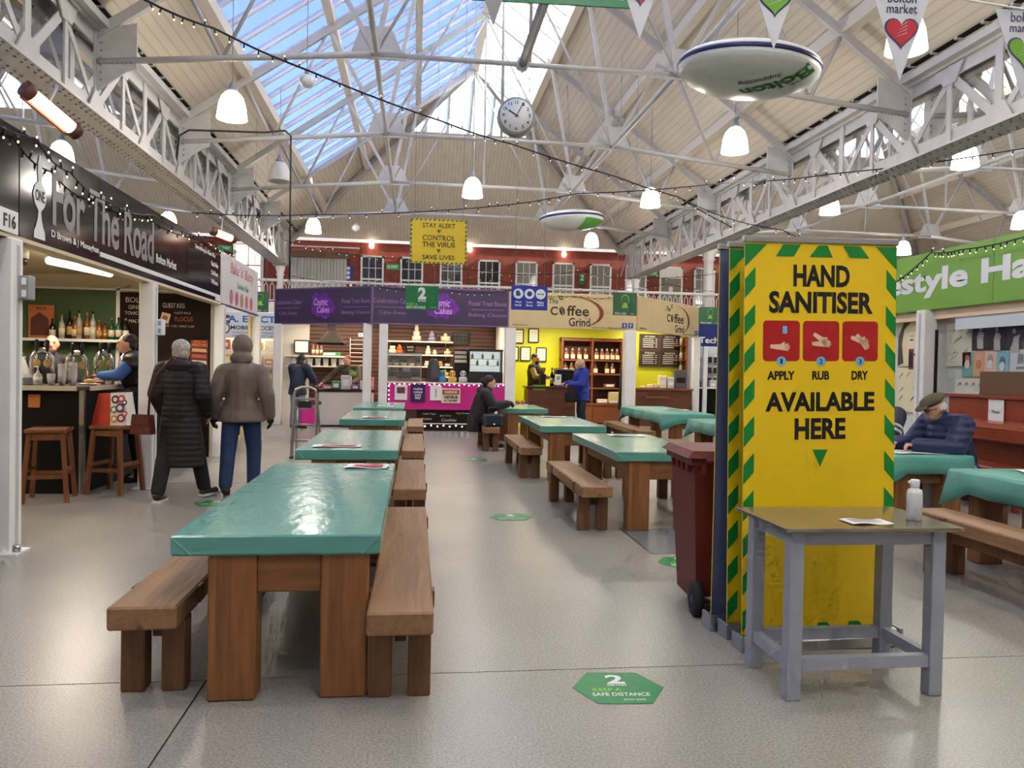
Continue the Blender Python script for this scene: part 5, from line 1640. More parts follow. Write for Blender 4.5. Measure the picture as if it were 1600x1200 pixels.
sc = thing('side_counter', 'dark wooden side counter below the menu boards', 'counter', (6.55, 19.85, 0), 0)
MB().box((-.75, -.22, 0), (.75, .25, .95)).build('body', CWD, sc)
MB().box((-.78, -.26, .95), (.78, .28, 1.0)).build('worktop', CW, sc)
MB().box((-.5, -.32, .74), (.1, -.22, .78)).build('tray_ledge', CW, sc)
for i, (x, w_, h_, c) in enumerate(((-.55, .1, .06, (226, 206, 170)), (-.36, .12, .1, (236, 220, 190)), (-.2, .12, .12, (220, 190, 150)), (-.02, .2, .34, (240, 224, 190)), (.2, .18, .3, (206, 206, 204)), (.47, .34, .5, (96, 92, 92)))):
    t = thing('counter_goods', ['flat cream packet', 'small cream packet', 'tan packet', 'tall cream carton', 'pale grey canister', 'dark grey coffee machine'][i] + ' on the side counter below the menu boards', 'item', (6.55 + x, 19.8, 1.0), 0, 'goods on the side counter')
    MB().bbox((-w_ / 2, -.08, 0), (w_ / 2, .08, h_), .015).build('body', M('side_goods%d' % i, c, .5), t)
    MB().box((-w_ * .35, -.083, h_ * .3), (w_ * .35, -.08, h_ * .6)).build('print', PAPER if i < 5 else BLACK, t)
tw = thing('wall_rack', 'dark wooden wall rack at the end of the menu boards', 'rack', (7.35, 20.4, 1.2))
MB().box((-.03, -.25, 0), (0, .15, 1.2)).build('side_board', CWV, tw)
for z in (.2, .55, .95):
    MB().box((-.3, -.2, z), (0, .15, z + .025)).build('rack_shelf', CW, tw)
    MB().lathe([(.04, 0), (.045, .18), (.02, .22)], 10, (-.12, -.05, z + .025)).build('flask', GC, tw)
dk = thing('hanging_coat', 'dark coat hanging at the end of the jar shelves', 'coat', (5.3, 19.0, 0))
MB().lathe([(.17, .45), (.17, .9), (.14, 1.3), (.1, 1.55), (.04, 1.66)], 14, sx=1, sy=.6).build('coat', M('dark_coat', (24, 24, 28), .8, bump=.3, bscale=10), dk)
MB().tube([(0, 0, 1.66), (.02, 0, 1.72), (0, 0, 1.76)], .006, 6).build('hanger_hook', ALU, dk)
MB().tube([(0, 0, 1.75), (0, 0, 2.72)], .006, 6).build('hanging_cord', BLACK, dk)
# -------------------------------------------------- technology shop
th = board('shop_sign', 'dark blue technology shop sign under the gallery', (10.6, 23.9, 2.66), 3.2, .74, 0, M('tech_blue', (22, 34, 112), .4), .06)
textfit('Technology', 1.55, .26, WPRINT, th, (-.75, th['y'], -.2), bold=.015)
tws = struct(MB().box((8.6, 24.9, 0), (13, 25, 2.98)).build('wall_technology_shop', M('pegboard', (150, 148, 148), .6, var=.1, vscale=30)), 'grey pegboard wall of the technology shop', 'wall')
post(9.0, 23.95, 'white stall post under the blue technology sign', .16, 2.3, False)
post(9.32, 23.95, 'second white stall post beside the technology pegboard', .14, 2.3, False)
PHN = M('phone_case', (30, 30, 34), .3)
for r_ in range(3):
    for k in range(7):
        t = thing('hanging_accessory', 'black packaged accessory on the pegboard, row %s, %s from the post' % (['one', 'two', 'three'][r_], ORD[k]), 'accessory', (9.45 + .2 * k, 24.86, 2.0 - .35 * r_), 0, 'accessories on the pegboard')
        MB().bbox((-.065, -.02, -.22), (.065, .01, -.03), .012).build('pouch', PHN, t)
        MB().tube([(0, .03, 0), (0, -.05, 0), (0, -.055, .012)], .006, 5).build('peg', ALU, t)
        MB().box((-.05, -.005, -.03), (.05, .0, .02)).build('header_card', M('hdr%d' % (k % 3), [(200, 200, 206), (60, 60, 64), (150, 150, 156)][k % 3], .5), t)
tc_ = thing('shop_counter', 'black counter below the technology pegboard', 'counter', (9.9, 24.2, 0))
MB().bbox((-.75, -.25, 0), (.75, .25, .92), .01).build('body', CTB, tc_)
MB().box((-.78, -.28, .92), (-.05, .28, .95)).build('worktop', WHI, tc_)
for i, c in enumerate(((40, 60, 150), (200, 190, 190), (150, 150, 156), (60, 50, 50))):
    t = thing('boxed_gadget', ['blue', 'white', 'grey', 'brown'][i] + ' boxed gadget on the technology counter', 'box', (9.4 + .28 * i, 24.2, .96 if i < 2 else .92), 0, 'gadgets on the counter')
    MB().bbox((-.11, -.08, 0), (.11, .08, .18 + .06 * (i % 2)), .01).build('carton', M('gadget%d' % i, c, .4), t)
    MB().box((-.07, -.083, .06), (.07, -.08, .13)).build('print', PAPER, t)
strip_light((10.3, 24.3, 2.85), 1.8, 0, 'glowing tube in the technology shop', 18, col=(.9, .95, 1))

# -------------------------------------------------- hair salon
SG = M('salon_green', (116, 168, 62), .4)
SX = 7.27
sl = board('fascia_sign', 'lime green salon fascia sign with white lettering', (SX, 8.9, 2.81), 5.2, .82, -PI / 2, SG, .08)
SLW = M('salon_letter', (226, 226, 232), .45)
# along -y is to the right
def sx_(y):
    return 8.9 - y
o = textfit('Lifestyle Hair', 4.05, .42, SLW, sl, (sx_(9.79), sl['y'], -.03), bold=.035)
for y in (11.3, 8.9, 6.6):
    MB().box((sx_(y) - .004, -.042, -.4), (sx_(y) + .004, -.0395, .4)).build('panel_joint', M('salon_joint', (90, 130, 50), .5), sl)
sls = struct(link('wall_salon', None), 'cream salon front behind the window posters', 'wall')
PEACH = M('salon_peach', (236, 208, 176), .6)
MB().box((7.5, 6.2, 0), (7.6, 11.6, 2.4)).build('inner_panel', M('salon_inner', (226, 226, 220), .6), sls)
MB().box((7.31, 6.2, 2.27), (7.5, 11.5, 2.4)).build('lintel', PEACH, sls)
MB().box((7.33, 6.2, 2.1), (7.36, 9.7, 2.27)).build('lintel_grey', M('salon_greyblue', (206, 214, 216), .5), sls)
MB().box((7.3, 11.5, 0), (10, 11.6, 3.2)).build('side_panel', CREAM, sls)
MB().box((7.3, 6.2, 0), (7.5, 11.5, .08)).build('sill', WHITE, sls)
post(7.26, 10.2, 'white stall post in the salon front between the posters', .2, 2.4, False)
post(7.26, 6.6, 'white stall post at the near end of the salon front', .2, 2.4, False)
pn = thing('window_pane', 'clear glass salon window over the posters', 'window pane', (7.345, 8.4, 0))
MB().box((-.004, -1.7, .9), (.004, 1.68, 2.1)).build('glass', glass_mat('shop_glass', (.96, .97, .97), .05, .02), pn)
MB().box((-.02, 1.68, .1), (.02, 1.72, 2.12)).build('frame', BLACK, pn)
def poster(y0, y1, z0, z1, rgb, label, x=7.47, var=0):
    return board('window_poster', label, (x, (y0 + y1) / 2, (z0 + z1) / 2), y0 - y1, z1 - z0, -PI / 2, M('poster_%d_%d_%d' % rgb, rgb, .6), .01, 'poster', None, 'salon window posters')
SEP = M('sepia_dark', (96, 82, 62), .6)
SEPM = M('sepia_mid', (176, 160, 126), .6)
SKP = M('sepia_skin', (240, 228, 192), .6)
# large sepia portrait
p = poster(11.15, 10.33, 1.6, 2.3, (236, 222, 180), 'sepia portrait poster of a face in the salon window')
py = p['y']
flat([(a_ * .86, b_) for a_, b_ in [(-.46, -.34), (-.3, -.3), (-.36, .0), (-.3, .22), (-.12, .33), (.12, .33), (.33, .2), (.38, -.05), (.3, -.3), (.46, -.34), (.46, .1), (.36, .3), (.1, .345), (-.3, .33), (-.46, .12)]], SEP, 'hair_shape', p, (0, py, 0))
flat([(a_ * .86, b_) for a_, b_ in [(-.24, -.05), (-.2, .16), (-.05, .25), (.12, .24), (.24, .12), (.26, -.06), (.16, -.26), (.03, -.32), (-.12, -.26)]], SKP, 'face_shape', p, (.02, py - .002, 0))
for x in (-.085, .11):
    flat([(-.055, 0), (0, .02), (.055, 0), (0, -.014)], SEP, 'eye_shape', p, (x + .02, py - .004, .05))
    flat([(-.07, 0), (0, .02), (.07, .005), (0, .008)], SEP, 'brow_shape', p, (x + .02, py - .004, .1))
flat([(-.07, 0), (-.02, .02), (.02, .02), (.07, 0), (0, -.03)], SEP, 'lip_shape', p, (.04, py - .004, -.17))
flat([(-.015, 0), (.02, -.02), (.03, .0)], SEPM, 'nose_shape', p, (.02, py - .004, -.06))
p = poster(11.15, 10.35, .9, 1.58, (240, 228, 188), 'cream sketched hair poster below the sepia portrait')
rn = random.Random(5)
for k in range(14):
    x, z = rn.uniform(-.35, .3), rn.uniform(-.28, .25)
    flat([(0, 0), (.012, 0), (.1, .07), (.09, .08)], SEPM if k % 2 else SEP, 'pencil_stroke', p, (x, p['y'], z))
p = poster(10.42, 10.31, 1.55, 1.85, (140, 60, 96), 'small pink and black picture beside the salon post', 7.152)
flat([(-.04, -.1), (.04, -.12), (.03, .1), (-.03, .11)], M('pic_dark', (60, 24, 46), .5), 'dark_shape', p, (0, p['y'], 0))
p = poster(10.05, 9.55, 1.6, 2.2, (234, 226, 200), 'cream poster with faint pencil lines beside the salon post')
for k in range(10):
    flat([(0, 0), (.01, 0), (.07, .06), (.06, .065)], SEPM, 'pencil_stroke', p, (rn.uniform(-.2, .15), p['y'], rn.uniform(-.25, .2)))
p = poster(9.54, 8.62, 1.82, 2.19, (38, 40, 44), 'black and white triple figure photo poster')
PGR = M('photo_grey', (196, 194, 188), .6)
for k, x in enumerate((-.3, .0, .3)):
    MB().box((x - .148, p['y'] - .001, -.18), (x + .148, p['y'], .18)).build('photo_panel', M('photo_dark%d' % k, [(52, 52, 54), (40, 42, 46), (60, 64, 68)][k], .5), p)
    y_ = p['y'] - .003
    flat(circ(.032, 14, 0, 0, .85), PGR, 'figure_head', p, (x - .01 * k, y_, .1 - .03 * k))
    flat([(-.05, -.16), (.06, -.16), (.05, -.02), (.07, .02), (.03, .07), (-.03, .07), (-.06, 0)] if k < 2 else [(-.1, -.16), (.07, -.16), (.06, .0), (.09, .07), (.05, .06), (-.02, .04), (-.05, -.06)], PGR, 'figure_body', p, (x, y_, -.01 - .03 * k))
cols = [(128, 190, 180), (232, 176, 140), (240, 206, 186), (150, 202, 216)]
for k in range(4):
    p = poster(9.72 - .21 * k, 9.51 - .21 * k, 1.46 if k < 3 else 1.4, 1.8, cols[k], ['teal', 'peach', 'pale pink', 'light blue'][k] + ' style card in the salon window below the photos')
    flat(circ(.06, 14, 0, 0, .8), M('card_face%d' % k, [(236, 214, 200), (224, 140, 100), (246, 236, 226), (226, 236, 236)][k], .6), 'face_print', p, (0, p['y'], .0))
    flat(circ(.07, 14, 0, 0, .7), M('card_hair%d' % k, [(200, 110, 96), (240, 196, 160), (180, 170, 160), (110, 130, 150)][k], .6), 'hair_print', p, (0, p['y'] + .001, .06))
p = poster(8.87, 8.5, 1.5, 1.81, (226, 236, 234), 'pale card with a small grey bottle drawing')
flat([(-.05, 0), (.05, 0), (.04, .12), (-.04, .12)], GREY, 'bottle_drawing', p, (0, p['y'], -.02))
flat([(-.07, -.03), (.08, -.02), (.06, .01), (-.07, 0)], GREY, 'base_drawing', p, (0, p['y'], -.06))
p = poster(8.48, 8.1, 1.82, 2.19, (226, 232, 232), 'black and white striped poster at the near edge of the window')
for k in range(5):
    flat([(-.16, .1 - .06 * k), (.17, 0 - .06 * k), (.17, -.025 - .06 * k), (-.16, .08 - .06 * k)], KPRINT, 'stripe', p, (0, p['y'], .06))
p = poster(8.48, 8.1, 1.46, 1.8, (222, 226, 226), 'pale poster with a dark curved shape near the window edge')
flat([(-.1, -.12), (.1, -.14), (.02, -.02), (.08, .1), (-.06, .12), (-.12, 0)], GREY, 'curved_shape', p, (0, p['y'], 0))
p = poster(9.85, 9.25, 1.16, 1.44, (240, 232, 212), 'cream poster with a row of tiny sketches')
for k in range(4):
    flat([(-.04, -.02), (0, .01), (.04, -.01), (.02, .04), (-.02, .02)], GREY, 'sketch', p, (-.2 + .13 * k, p['y'], .05))
p = poster(9.22, 8.98, 1.14, 1.38, (44, 48, 54), 'small dark film-strip picture in the salon window')
for k in range(2):
    MB().box((-.1 + .11 * k, p['y'] - .001, .02), (-.02 + .11 * k, p['y'], .1)).build('frame_print', M('film_blue', (190, 210, 214), .5), p)
MB().box((-.1, p['y'] - .001, -.1), (.1, p['y'], -.02)).build('frame_print', M('film_blue', (190, 210, 214)), p)
# piano, board, stool
PW = M('piano_mahogany', (150, 56, 26), .3, grain=1, var=.2, coat=.3)
pi = thing('upright_piano', 'red-brown upright piano in front of the salon window', 'piano', (6.95, 8.2, 0))
MB().bbox((-.02, -1.15, .1), (.26, 1.05, 1.2), .01).build('case', PW, pi)
MB().bbox((-.06, -1.18, 1.2), (.29, 1.08, 1.24), .006).build('lid', PW, pi)
MB().bbox((-.3, -1.15, .72), (-.02, 1.05, .86), .012).build('key_bed', PW, pi)
MB().prism([(-.3, .862), (-.02, .862), (-.02, .94), (-.22, .92)], -1.12, 1.02, 'y').build('key_fall', PW, pi)
for y in (-1.1, 1.0):
    MB().bbox((-.28, y - .04, 0), (-.2, y + .04, .72), .006).build('leg', PW, pi)
MB().box((-.0, -1.15, 0), (.24, 1.05, .1)).build('plinth', BLACK, pi)
nt_ = board('paper_notice', 'white paper notice taped to the piano front', (6.915, 8.4, 1.05), .25, .29, -PI / 2, PAPER, .008, 'notice')
textfit('Please', .12, .04, GREY, nt_, (0, nt_['y'], .0))
bb = board('brown_board', 'plain brown board standing on top of the piano', (7.1, 8.3, 1.385), 1.2, .29, -PI / 2, M('brown_board', (112, 82, 50), .6), .03, 'board')
MB().box((-.6, -.02, -.145), (.6, .02, -.13)).build('lower_lip', M('brown_lip', (90, 64, 40), .6), bb)
sb = thing('piano_stool', 'dark red-brown box stool below the piano keyboard', 'stool', (6.3, 7.9, 0))
MB().bbox((-.2, -.45, .42), (.2, .45, .5), .012).build('seat', PW, sb)
MB().box((-.18, -.42, .3), (.18, .42, .42)).build('seat_box', PW, sb)
for x in (-.15, .15):
    for y in (-.38, .38):
        MB().box((x - .025, y - .025, 0), (x + .025, y + .025, .3)).build('leg', PW, sb)
# ================================================================ PEOPLE (local frame: facing -y, right hand at -x)
def cap_(mb, p, q, r1, r2, n=12):
    p, q = Vector(p), Vector(q)
    d = (q - p)
    L = d.length
    d = d / L if L > 1e-6 else Vector((0, 0, 1))
    pts, rs = [], []
    for k in range(4):
        a = (PI / 2) * (1 - k / 4)
        pts.append(p - d * (r1 * math.sin(a)))
        rs.append(max(r1 * math.cos(a), .002))
    pts.append(p)
    rs.append(r1)
    pts.append(q)
    rs.append(r2)
    for k in range(1, 5):
        a = (PI / 2) * k / 4
        pts.append(q + d * (r2 * math.sin(a)))
        rs.append(max(r2 * math.cos(a), .002))
    mb.tube(pts, rs, n)
BASE = dict(pelvis=(0, 0, .96), waist=(0, .0, 1.1), chest=(0, 0, 1.3), neck=(0, .01, 1.46), head=(0, -.02, 1.61),
            shl=(.19, 0, 1.41), shr=(-.19, 0, 1.41), ell=(.24, .03, 1.14), elr=(-.24, .03, 1.14), wrl=(.25, -.05, .9), wrr=(-.25, -.05, .9),
            hil=(.09, 0, .93), hir=(-.09, 0, .93), knl=(.1, -.03, .51), knr=(-.1, -.03, .51), anl=(.1, .03, .09), anr=(-.1, .03, .09),
            tol=(.11, -.13, .035), tor=(-.11, -.13, .035), hands=('down', 'down'))
SKIN = M('skin', (214, 160, 130), .5, var=.05, vscale=20)
def rem(o, vox, it=4):
    m = o.modifiers.new('remesh', 'REMESH')
    m.mode = 'VOXEL'
    m.voxel_size = vox
    m.use_smooth_shade = True
    s = o.modifiers.new('smooth', 'SMOOTH')
    s.factor = .5
    s.iterations = it
    return o
def hand_prims(b, el, wr, side, style, J):
    el, wr = Vector(el), Vector(wr)
    d = (wr - el).normalized()
    lat = Vector((side, 0, 0))
    lat = (lat - d * lat.dot(d))
    lat = lat.normalized() if lat.length > .2 else Vector((0, -1, 0))
    nrm = d.cross(lat).normalized()
    if style == 'down':
        across, fold = Vector((0, 1, 0)), Vector((-side, 0, 0))
        across = (across - d * across.dot(d)).normalized()
    else:
        across = Vector((0, 0, 1)).cross(d)
        across = across.normalized() if across.length > .2 else lat
        fold = Vector((0, 0, -1))
        fold = (fold - d * fold.dot(d)).normalized()
    c = wr + d * .045
    for k in range(4):
        cap_(b, wr + across * (.012 * (k - 1.5)), wr + d * .075 + across * (.019 * (k - 1.5)), .018, .014, 8)
    bend = .75 if style == 'fist' else .3
    for k, L in enumerate((.036, .042, .04, .03)):
        p = wr + d * .08 + across * (.019 * (k - 1.5))
        q = p + (d * (1 - bend) + fold * bend).normalized() * L
        r2 = q + (d * (1 - 2 * bend) + fold * (bend * 1.6)).normalized() * L * .85
        cap_(b, p, q, .0105, .0095, 8)
        cap_(b, q, r2, .0095, .008, 8)
    p = wr + d * .02 + across * -.03
    q = p + (d * .8 - across * .5 + fold * .4).normalized() * .042
    cap_(b, p, q, .013, .0115, 8)
    cap_(b, q, q + (d + fold * .5).normalized() * .03, .0115, .009, 8)
def person(label, loc, rz, J=None, sc=1.0, broad=1.0, head_rot=(0, 0, 0), skin=SKIN, vox=.011):
    j = dict(BASE)
    j.update(J or {})
    for k in list(j):
        if k != 'hands':
            j[k] = Vector((j[k][0] * broad, j[k][1], j[k][2])) if k not in ('head', 'neck') else Vector(j[k])
    t = thing('person', label, 'person', loc, rz)
    t.scale = (sc, sc, sc)
    b = MB()
    cap_(b, j['pelvis'], j['waist'], .135, .125)
    cap_(b, j['waist'], j['chest'], .125, .145)
    cap_(b, j['shl'], j['shr'], .068, .068)
    cap_(b, j['chest'], j['neck'], .1, .055)
    cap_(b, j['neck'], j['head'] + Vector((0, .01, -.06)), .055, .052)
    hr = Euler(head_rot).to_matrix()
    H = j['head']
    def hp_(*c):
        return H + hr @ Vector(c)
    b.ell(H, (.077, .096, .112), 16, 12, head_rot)
    b.ell(hp_(0, -.03, -.06), (.056, .062, .058), 14, 10, head_rot)
    b.ell(hp_(0, .03, .02), (.076, .08, .09), 14, 10, head_rot)
    cap_(b, hp_(0, -.088, .012), hp_(0, -.106, -.022), .009, .014, 8)
    cap_(b, hp_(-.022, -.086, -.056), hp_(.022, -.086, -.056), .0095, .0095, 8)
    for s in (-1, 1):
        b.ell(hp_(s * .077, .012, -.008), (.012, .022, .032), 8, 8, head_rot)
        cap_(b, hp_(s * .018, -.09, .035), hp_(s * .05, -.08, .036), .01, .009, 8)
    for s, a in ((1, 'l'), (-1, 'r')):
        cap_(b, j['sh' + a], j['el' + a], .052, .042)
        cap_(b, j['el' + a], j['wr' + a], .042, .027)
        cap_(b, j['hi' + a], j['kn' + a], .085, .06)
        cap_(b, j['kn' + a], j['an' + a], .057, .04)
        cap_(b, j['an' + a], j['to' + a], .04, .03)
        cap_(b, j['pelvis'], j['hi' + a], .12, .09)
        hand_prims(b, j['el' + a], j['wr' + a], s, j['hands'][0 if a == 'l' else 1], j)
    rem(b.build('body', skin, t), vox, 2)
    for s in (-1, 1):
        e = MB().ell(hp_(s * .03, -.083, .012), (.012, .008, .008), 10, 8)
        e.build('eye', KPRINT, t)
    t['_'] = 0
    del t['_']
    return t, j, hp_
def coat(t, j, mat, infl=.03, hem=None, hemr=.2, sleeve=True, vox=.014, name='coat', collar=True, arm=0.0, hemd=.75):
    b = MB()
    cap_(b, j['pelvis'], j['waist'], .135 + infl, .13 + infl)
    cap_(b, j['waist'], j['chest'], .13 + infl, .148 + infl)
    cap_(b, j['shl'] * .93 + j['chest'] * .07, j['shr'] * .93 + j['chest'] * .07, .066 + infl, .066 + infl)
    cap_(b, j['chest'], j['neck'] - Vector((0, 0, .05)), .115 + infl, .065 + infl * .6)
    for a in 'lr':
        cap_(b, j['neck'] - Vector((0, 0, .05)), j['sh' + a] * .9 + j['chest'] * .1, .06 + infl * .7, .055 + infl)
    if collar:
        cap_(b, j['neck'] - Vector((0, 0, .04)), j['neck'] + Vector((0, .0, .01)), .075 + infl * .5, .07 + infl * .4)
    if sleeve:
        for a in 'lr':
            cap_(b, j['sh' + a], j['el' + a], .056 + infl + arm, .046 + infl + arm)
            d = (j['wr' + a] - j['el' + a])
            cap_(b, j['el' + a], j['el' + a] + d * .93, .046 + infl + arm, .032 + infl * .8 + arm)
    if hem is not None:
        P = j['pelvis']
        b.lathe([(.12, P.z + .12), (.15 + infl, P.z + .06), (hemr * .96, (P.z + hem) / 2), (hemr, hem + .02), (hemr * .97, hem)], 20, (P.x, P.y, 0), None, 1, hemd)
    return rem(b.build(name, mat, t), vox, 3)
def trousers(t, j, mat, infl=.015, name='trousers', vox=.014):
    b = MB()
    cap_(b, j['pelvis'], j['pelvis'] + Vector((0, 0, .05)), .135 + infl, .135 + infl)
    for a in 'lr':
        cap_(b, j['pelvis'], j['hi' + a], .125 + infl, .095 + infl)
        cap_(b, j['hi' + a], j['kn' + a], .09 + infl, .066 + infl)
        d = j['an' + a] - j['kn' + a]
        cap_(b, j['kn' + a], j['kn' + a] + d * .93, .064 + infl, .052 + infl)
    return rem(b.build(name, mat, t), vox, 3)
def shoes(t, j, mat, sole=None):
    for a in 'lr':
        b = MB()
        A, T = j['an' + a], j['to' + a]
        d = (T - A)
        d = d.normalized()
        cap_(b, A + Vector((0, 0, -.02)), A + d * .04, .052, .05)
        cap_(b, A - d * .02 + Vector((0, 0, -.04)), T + d * .02, .045, .04)
        rem(b.build('shoe', mat, t), .01, 3)
        if sole:
            b = MB()
            lo = Vector((A.x, A.y, 0)) - Vector((d.x, d.y, 0)) * .05
            f_ = Vector((d.x, d.y, 0)).normalized()
            z = max(0, min(A.z - .09, T.z - .035))
            b.bar(lo + Vector((0, 0, z + .012)), Vector((T.x, T.y, z + .012)) + f_ * .05, .09, .024)
            b.build('shoe_sole', sole, t)
def hair(t, j, hp_, mat, rot=(0, 0, 0), parts=None, name='hair'):
    b = MB()
    for c, r_ in (parts or (((0, .03, .045), (.088, .092, .09)), ((0, .055, -.01), (.082, .065, .085)))):
        b.ell(hp_(*c), r_, 14, 10, rot)
    return rem(b.build(name, mat, t), .01, 2)
def gloves(t, j, mat, which='lr'):
    for a in which:
        b = MB()
        hand_prims(b, j['el' + a], j['wr' + a], 1 if a == 'l' else -1, j['hands'][0 if a == 'l' else 1], j)
        d = (j['wr' + a] - j['el' + a]).normalized()
        cap_(b, j['wr' + a] - d * .03, j['wr' + a] + d * .05, .034, .034)
        o = rem(b.build('glove', mat, t), .009, 1)
        sm_ = o.modifiers.new('puff', 'DISPLACE')
        sm_.strength = .006
        sm_.mid_level = 0
BLK = M('black_cloth', (22, 21, 24), .8, bump=.3, bscale=30)
PUFF = M('aubergine_puffer', (27, 20, 25), .65, bump=.22, bscale=14, quilt=.06)
TAUPE = M('taupe_jacket', (118, 104, 92), .7, var=.08, vscale=8, bump=.35, bscale=12)
JEAN = M('blue_jeans', (36, 56, 96), .8, var=.18, vscale=9, bump=.2, bscale=30)
DJEAN = M('dark_jeans', (26, 32, 50), .8, var=.15, vscale=9)
GHAIR = M('grey_hair', (176, 170, 162), .8, var=.25, vscale=30, bump=.6, bscale=60)
BHAIR = M('dark_hair', (46, 34, 28), .6, var=.25, vscale=40, bump=.5, bscale=60)
SOLE = M('shoe_sole', (206, 204, 198), .6)

# walking woman
t, j, hp_ = person('person walking away in a long dark quilted coat with short grey hair', (-2.44, 8.45, 0), R(172),
                   dict(knl=(.12, .1, .5), anl=(.13, .24, .1), tol=(.14, .1, .035), knr=(-.12, -.14, .52), anr=(-.18, -.2, .1), tor=(-.23, -.34, .06), wrl=(.24, -.12, .93), ell=(.25, .04, 1.15), elr=(-.25, .04, 1.15), wrr=(-.24, -.12, .93)), .965, 1.02)
trousers(t, j, BLK, .022)
shoes(t, j, M('dark_trainer', (52, 50, 52), .6), SOLE)
coat(t, j, PUFF, .045, .36, .25, hemd=.72)
b = MB()
b.ell(j['neck'] + Vector((0, .07, .0)), (.15, .11, .085), 14, 10)
rem(b.build('hood', PUFF, t), .014)
hair(t, j, hp_, GHAIR, parts=(((0, .03, .05), (.098, .1, .092)), ((0, .05, -.02), (.09, .07, .08))))
bgm = M('maroon_leather', (92, 40, 34), .45, bump=.2)
hb = thing('shoulder_bag', 'maroon leather cross-body bag on the walking person in the long coat', 'bag', (-2.76, 8.28, .7), R(-20))
MB().prism([(-.12, 0), (.12, 0), (.09, .2), (-.09, .2)], -.045, .045).build('pouch', bgm, hb)
MB().prism([(-.105, .1), (.105, .1), (.092, .205), (-.092, .205)], -.053, -.046).build('flap', bgm, hb)
MB().tube([(.06, .0, .19), (.12, -.06, .4), (.26, -.13, .62), (.42, -.1, .8), (.47, .04, .78)], .011, 6).build('strap', bgm, hb)
# walking man
t, j, hp_ = person('person walking away in a hooded taupe jacket and blue jeans', (-1.9, 8.8, 0), R(183),
                   dict(ell=(.265, .05, 1.1), elr=(-.265, .05, 1.1), wrl=(.29, -.03, .86), wrr=(-.29, -.03, .86), shl=(.185, 0, 1.34), shr=(-.185, 0, 1.34), knl=(.12, .06, .5), anl=(.13, .16, .1), tol=(.14, 0, .035), knr=(-.12, -.1, .51), anr=(-.12, -.1, .09), tor=(-.13, -.26, .035)), 1.0, 1.03)
trousers(t, j, JEAN, .02)
shoes(t, j, M('brown_shoe', (60, 46, 38), .6))
coat(t, j, TAUPE, .042, .8, .25, arm=.0, hemd=.78)
b = MB()
b.ell(hp_(0, .015, .03), (.112, .125, .13), 16, 12)
b.ell(hp_(0, .07, -.11), (.125, .085, .085), 14, 10)
rem(b.build('hood', TAUPE, t), .012)
gloves(t, j, M('black_glove', (18, 18, 20), .7))
# man leaning on the bar
t, j, hp_ = person('person in a dark body warmer and blue hoodie leaning on the bar', (-3.27, 9.72, 0), R(-80),
                   dict(chest=(0, -.06, 1.29), neck=(0, -.1, 1.45), head=(0, -.15, 1.6), shl=(.2, -.06, 1.4), shr=(-.2, -.06, 1.4), ell=(.24, -.2, 1.24), wrl=(.08, -.42, 1.23), elr=(-.24, -.2, 1.24), wrr=(-.08, -.42, 1.23), hands=('flat', 'flat')), 1.03, 1.05, (.1, 0, 0))
trousers(t, j, BLK, .02)
shoes(t, j, BLK)
BLUEH = M('blue_hoodie', (50, 92, 158), .8, bump=.2, bscale=14)
coat(t, j, BLUEH, .022, None, name='hoodie')
coat(t, j, M('dark_gilet', (40, 36, 40), .55, bump=.8, bscale=14, quilt=.1), .045, .84, .2, False, name='body_warmer')
b = MB()
b.ell(j['neck'] + Vector((0, .06, 0)), (.13, .09, .07), 14, 10)
rem(b.build('hood', BLUEH, t), .014)
hair(t, j, hp_, BHAIR, (.1, 0, 0), (((0, .03, .04), (.086, .092, .085)), ((0, .05, -.01), (.08, .06, .07))))
# barman
t, j, hp_ = person('bald person in black serving behind the beer taps', (-4.62, 10.5, 0), R(20), dict(elr=(-.26, -.1, 1.15), wrr=(-.16, -.32, 1.18), ell=(.26, -.1, 1.15), wrl=(.16, -.32, 1.18), hands=('fist', 'fist')), 1.02, 1.05)
trousers(t, j, BLK)
shoes(t, j, BLK)
coat(t, j, BLK, .018, name='shirt')
# cake stall customer
t, j, hp_ = person('person in a navy coat with dark hair at the cake stall counter', (-2.62, 17.75, 0), R(150), dict(chest=(0, -.06, 1.28), neck=(0, -.09, 1.43), head=(0, -.15, 1.56), shl=(.19, -.06, 1.39), shr=(-.19, -.06, 1.39), ell=(.25, -.2, 1.13), wrl=(.18, -.4, 1.05), elr=(-.25, -.2, 1.13), wrr=(-.18, -.4, 1.05), hands=('fist', 'fist')), .98, 1.1, (.2, 0, 0))
trousers(t, j, M('pale_jeans', (110, 126, 150), .8))
shoes(t, j, BLK)
coat(t, j, M('navy_coat', (30, 38, 62), .6, bump=.4, bscale=12), .045, .78, .23)
hair(t, j, hp_, BHAIR, (.2, 0, 0), (((0, .03, .04), (.092, .1, .095)), ((0, .07, -.06), (.09, .06, .1))))
b = MB()
b.ell(j['neck'] + Vector((0, .05, -.01)), (.15, .1, .06), 14, 10)
rem(b.build('fur_collar', M('fur_tan', (120, 104, 84), .9, bump=1, bscale=60), t), .014)
hb = thing('shopping_bag', 'magenta carrier bag hanging beside the cake stall customer', 'bag', (-2.35, 17.5, .12), .2)
MB().bbox((-.16, -.06, 0), (.16, .06, .42), .02).build('bag', PINK, hb)
MB().tube([(-.08, 0, .42), (-.05, 0, .56), (.05, 0, .56), (.08, 0, .42)], .008, 6).build('handle', PINK, hb)
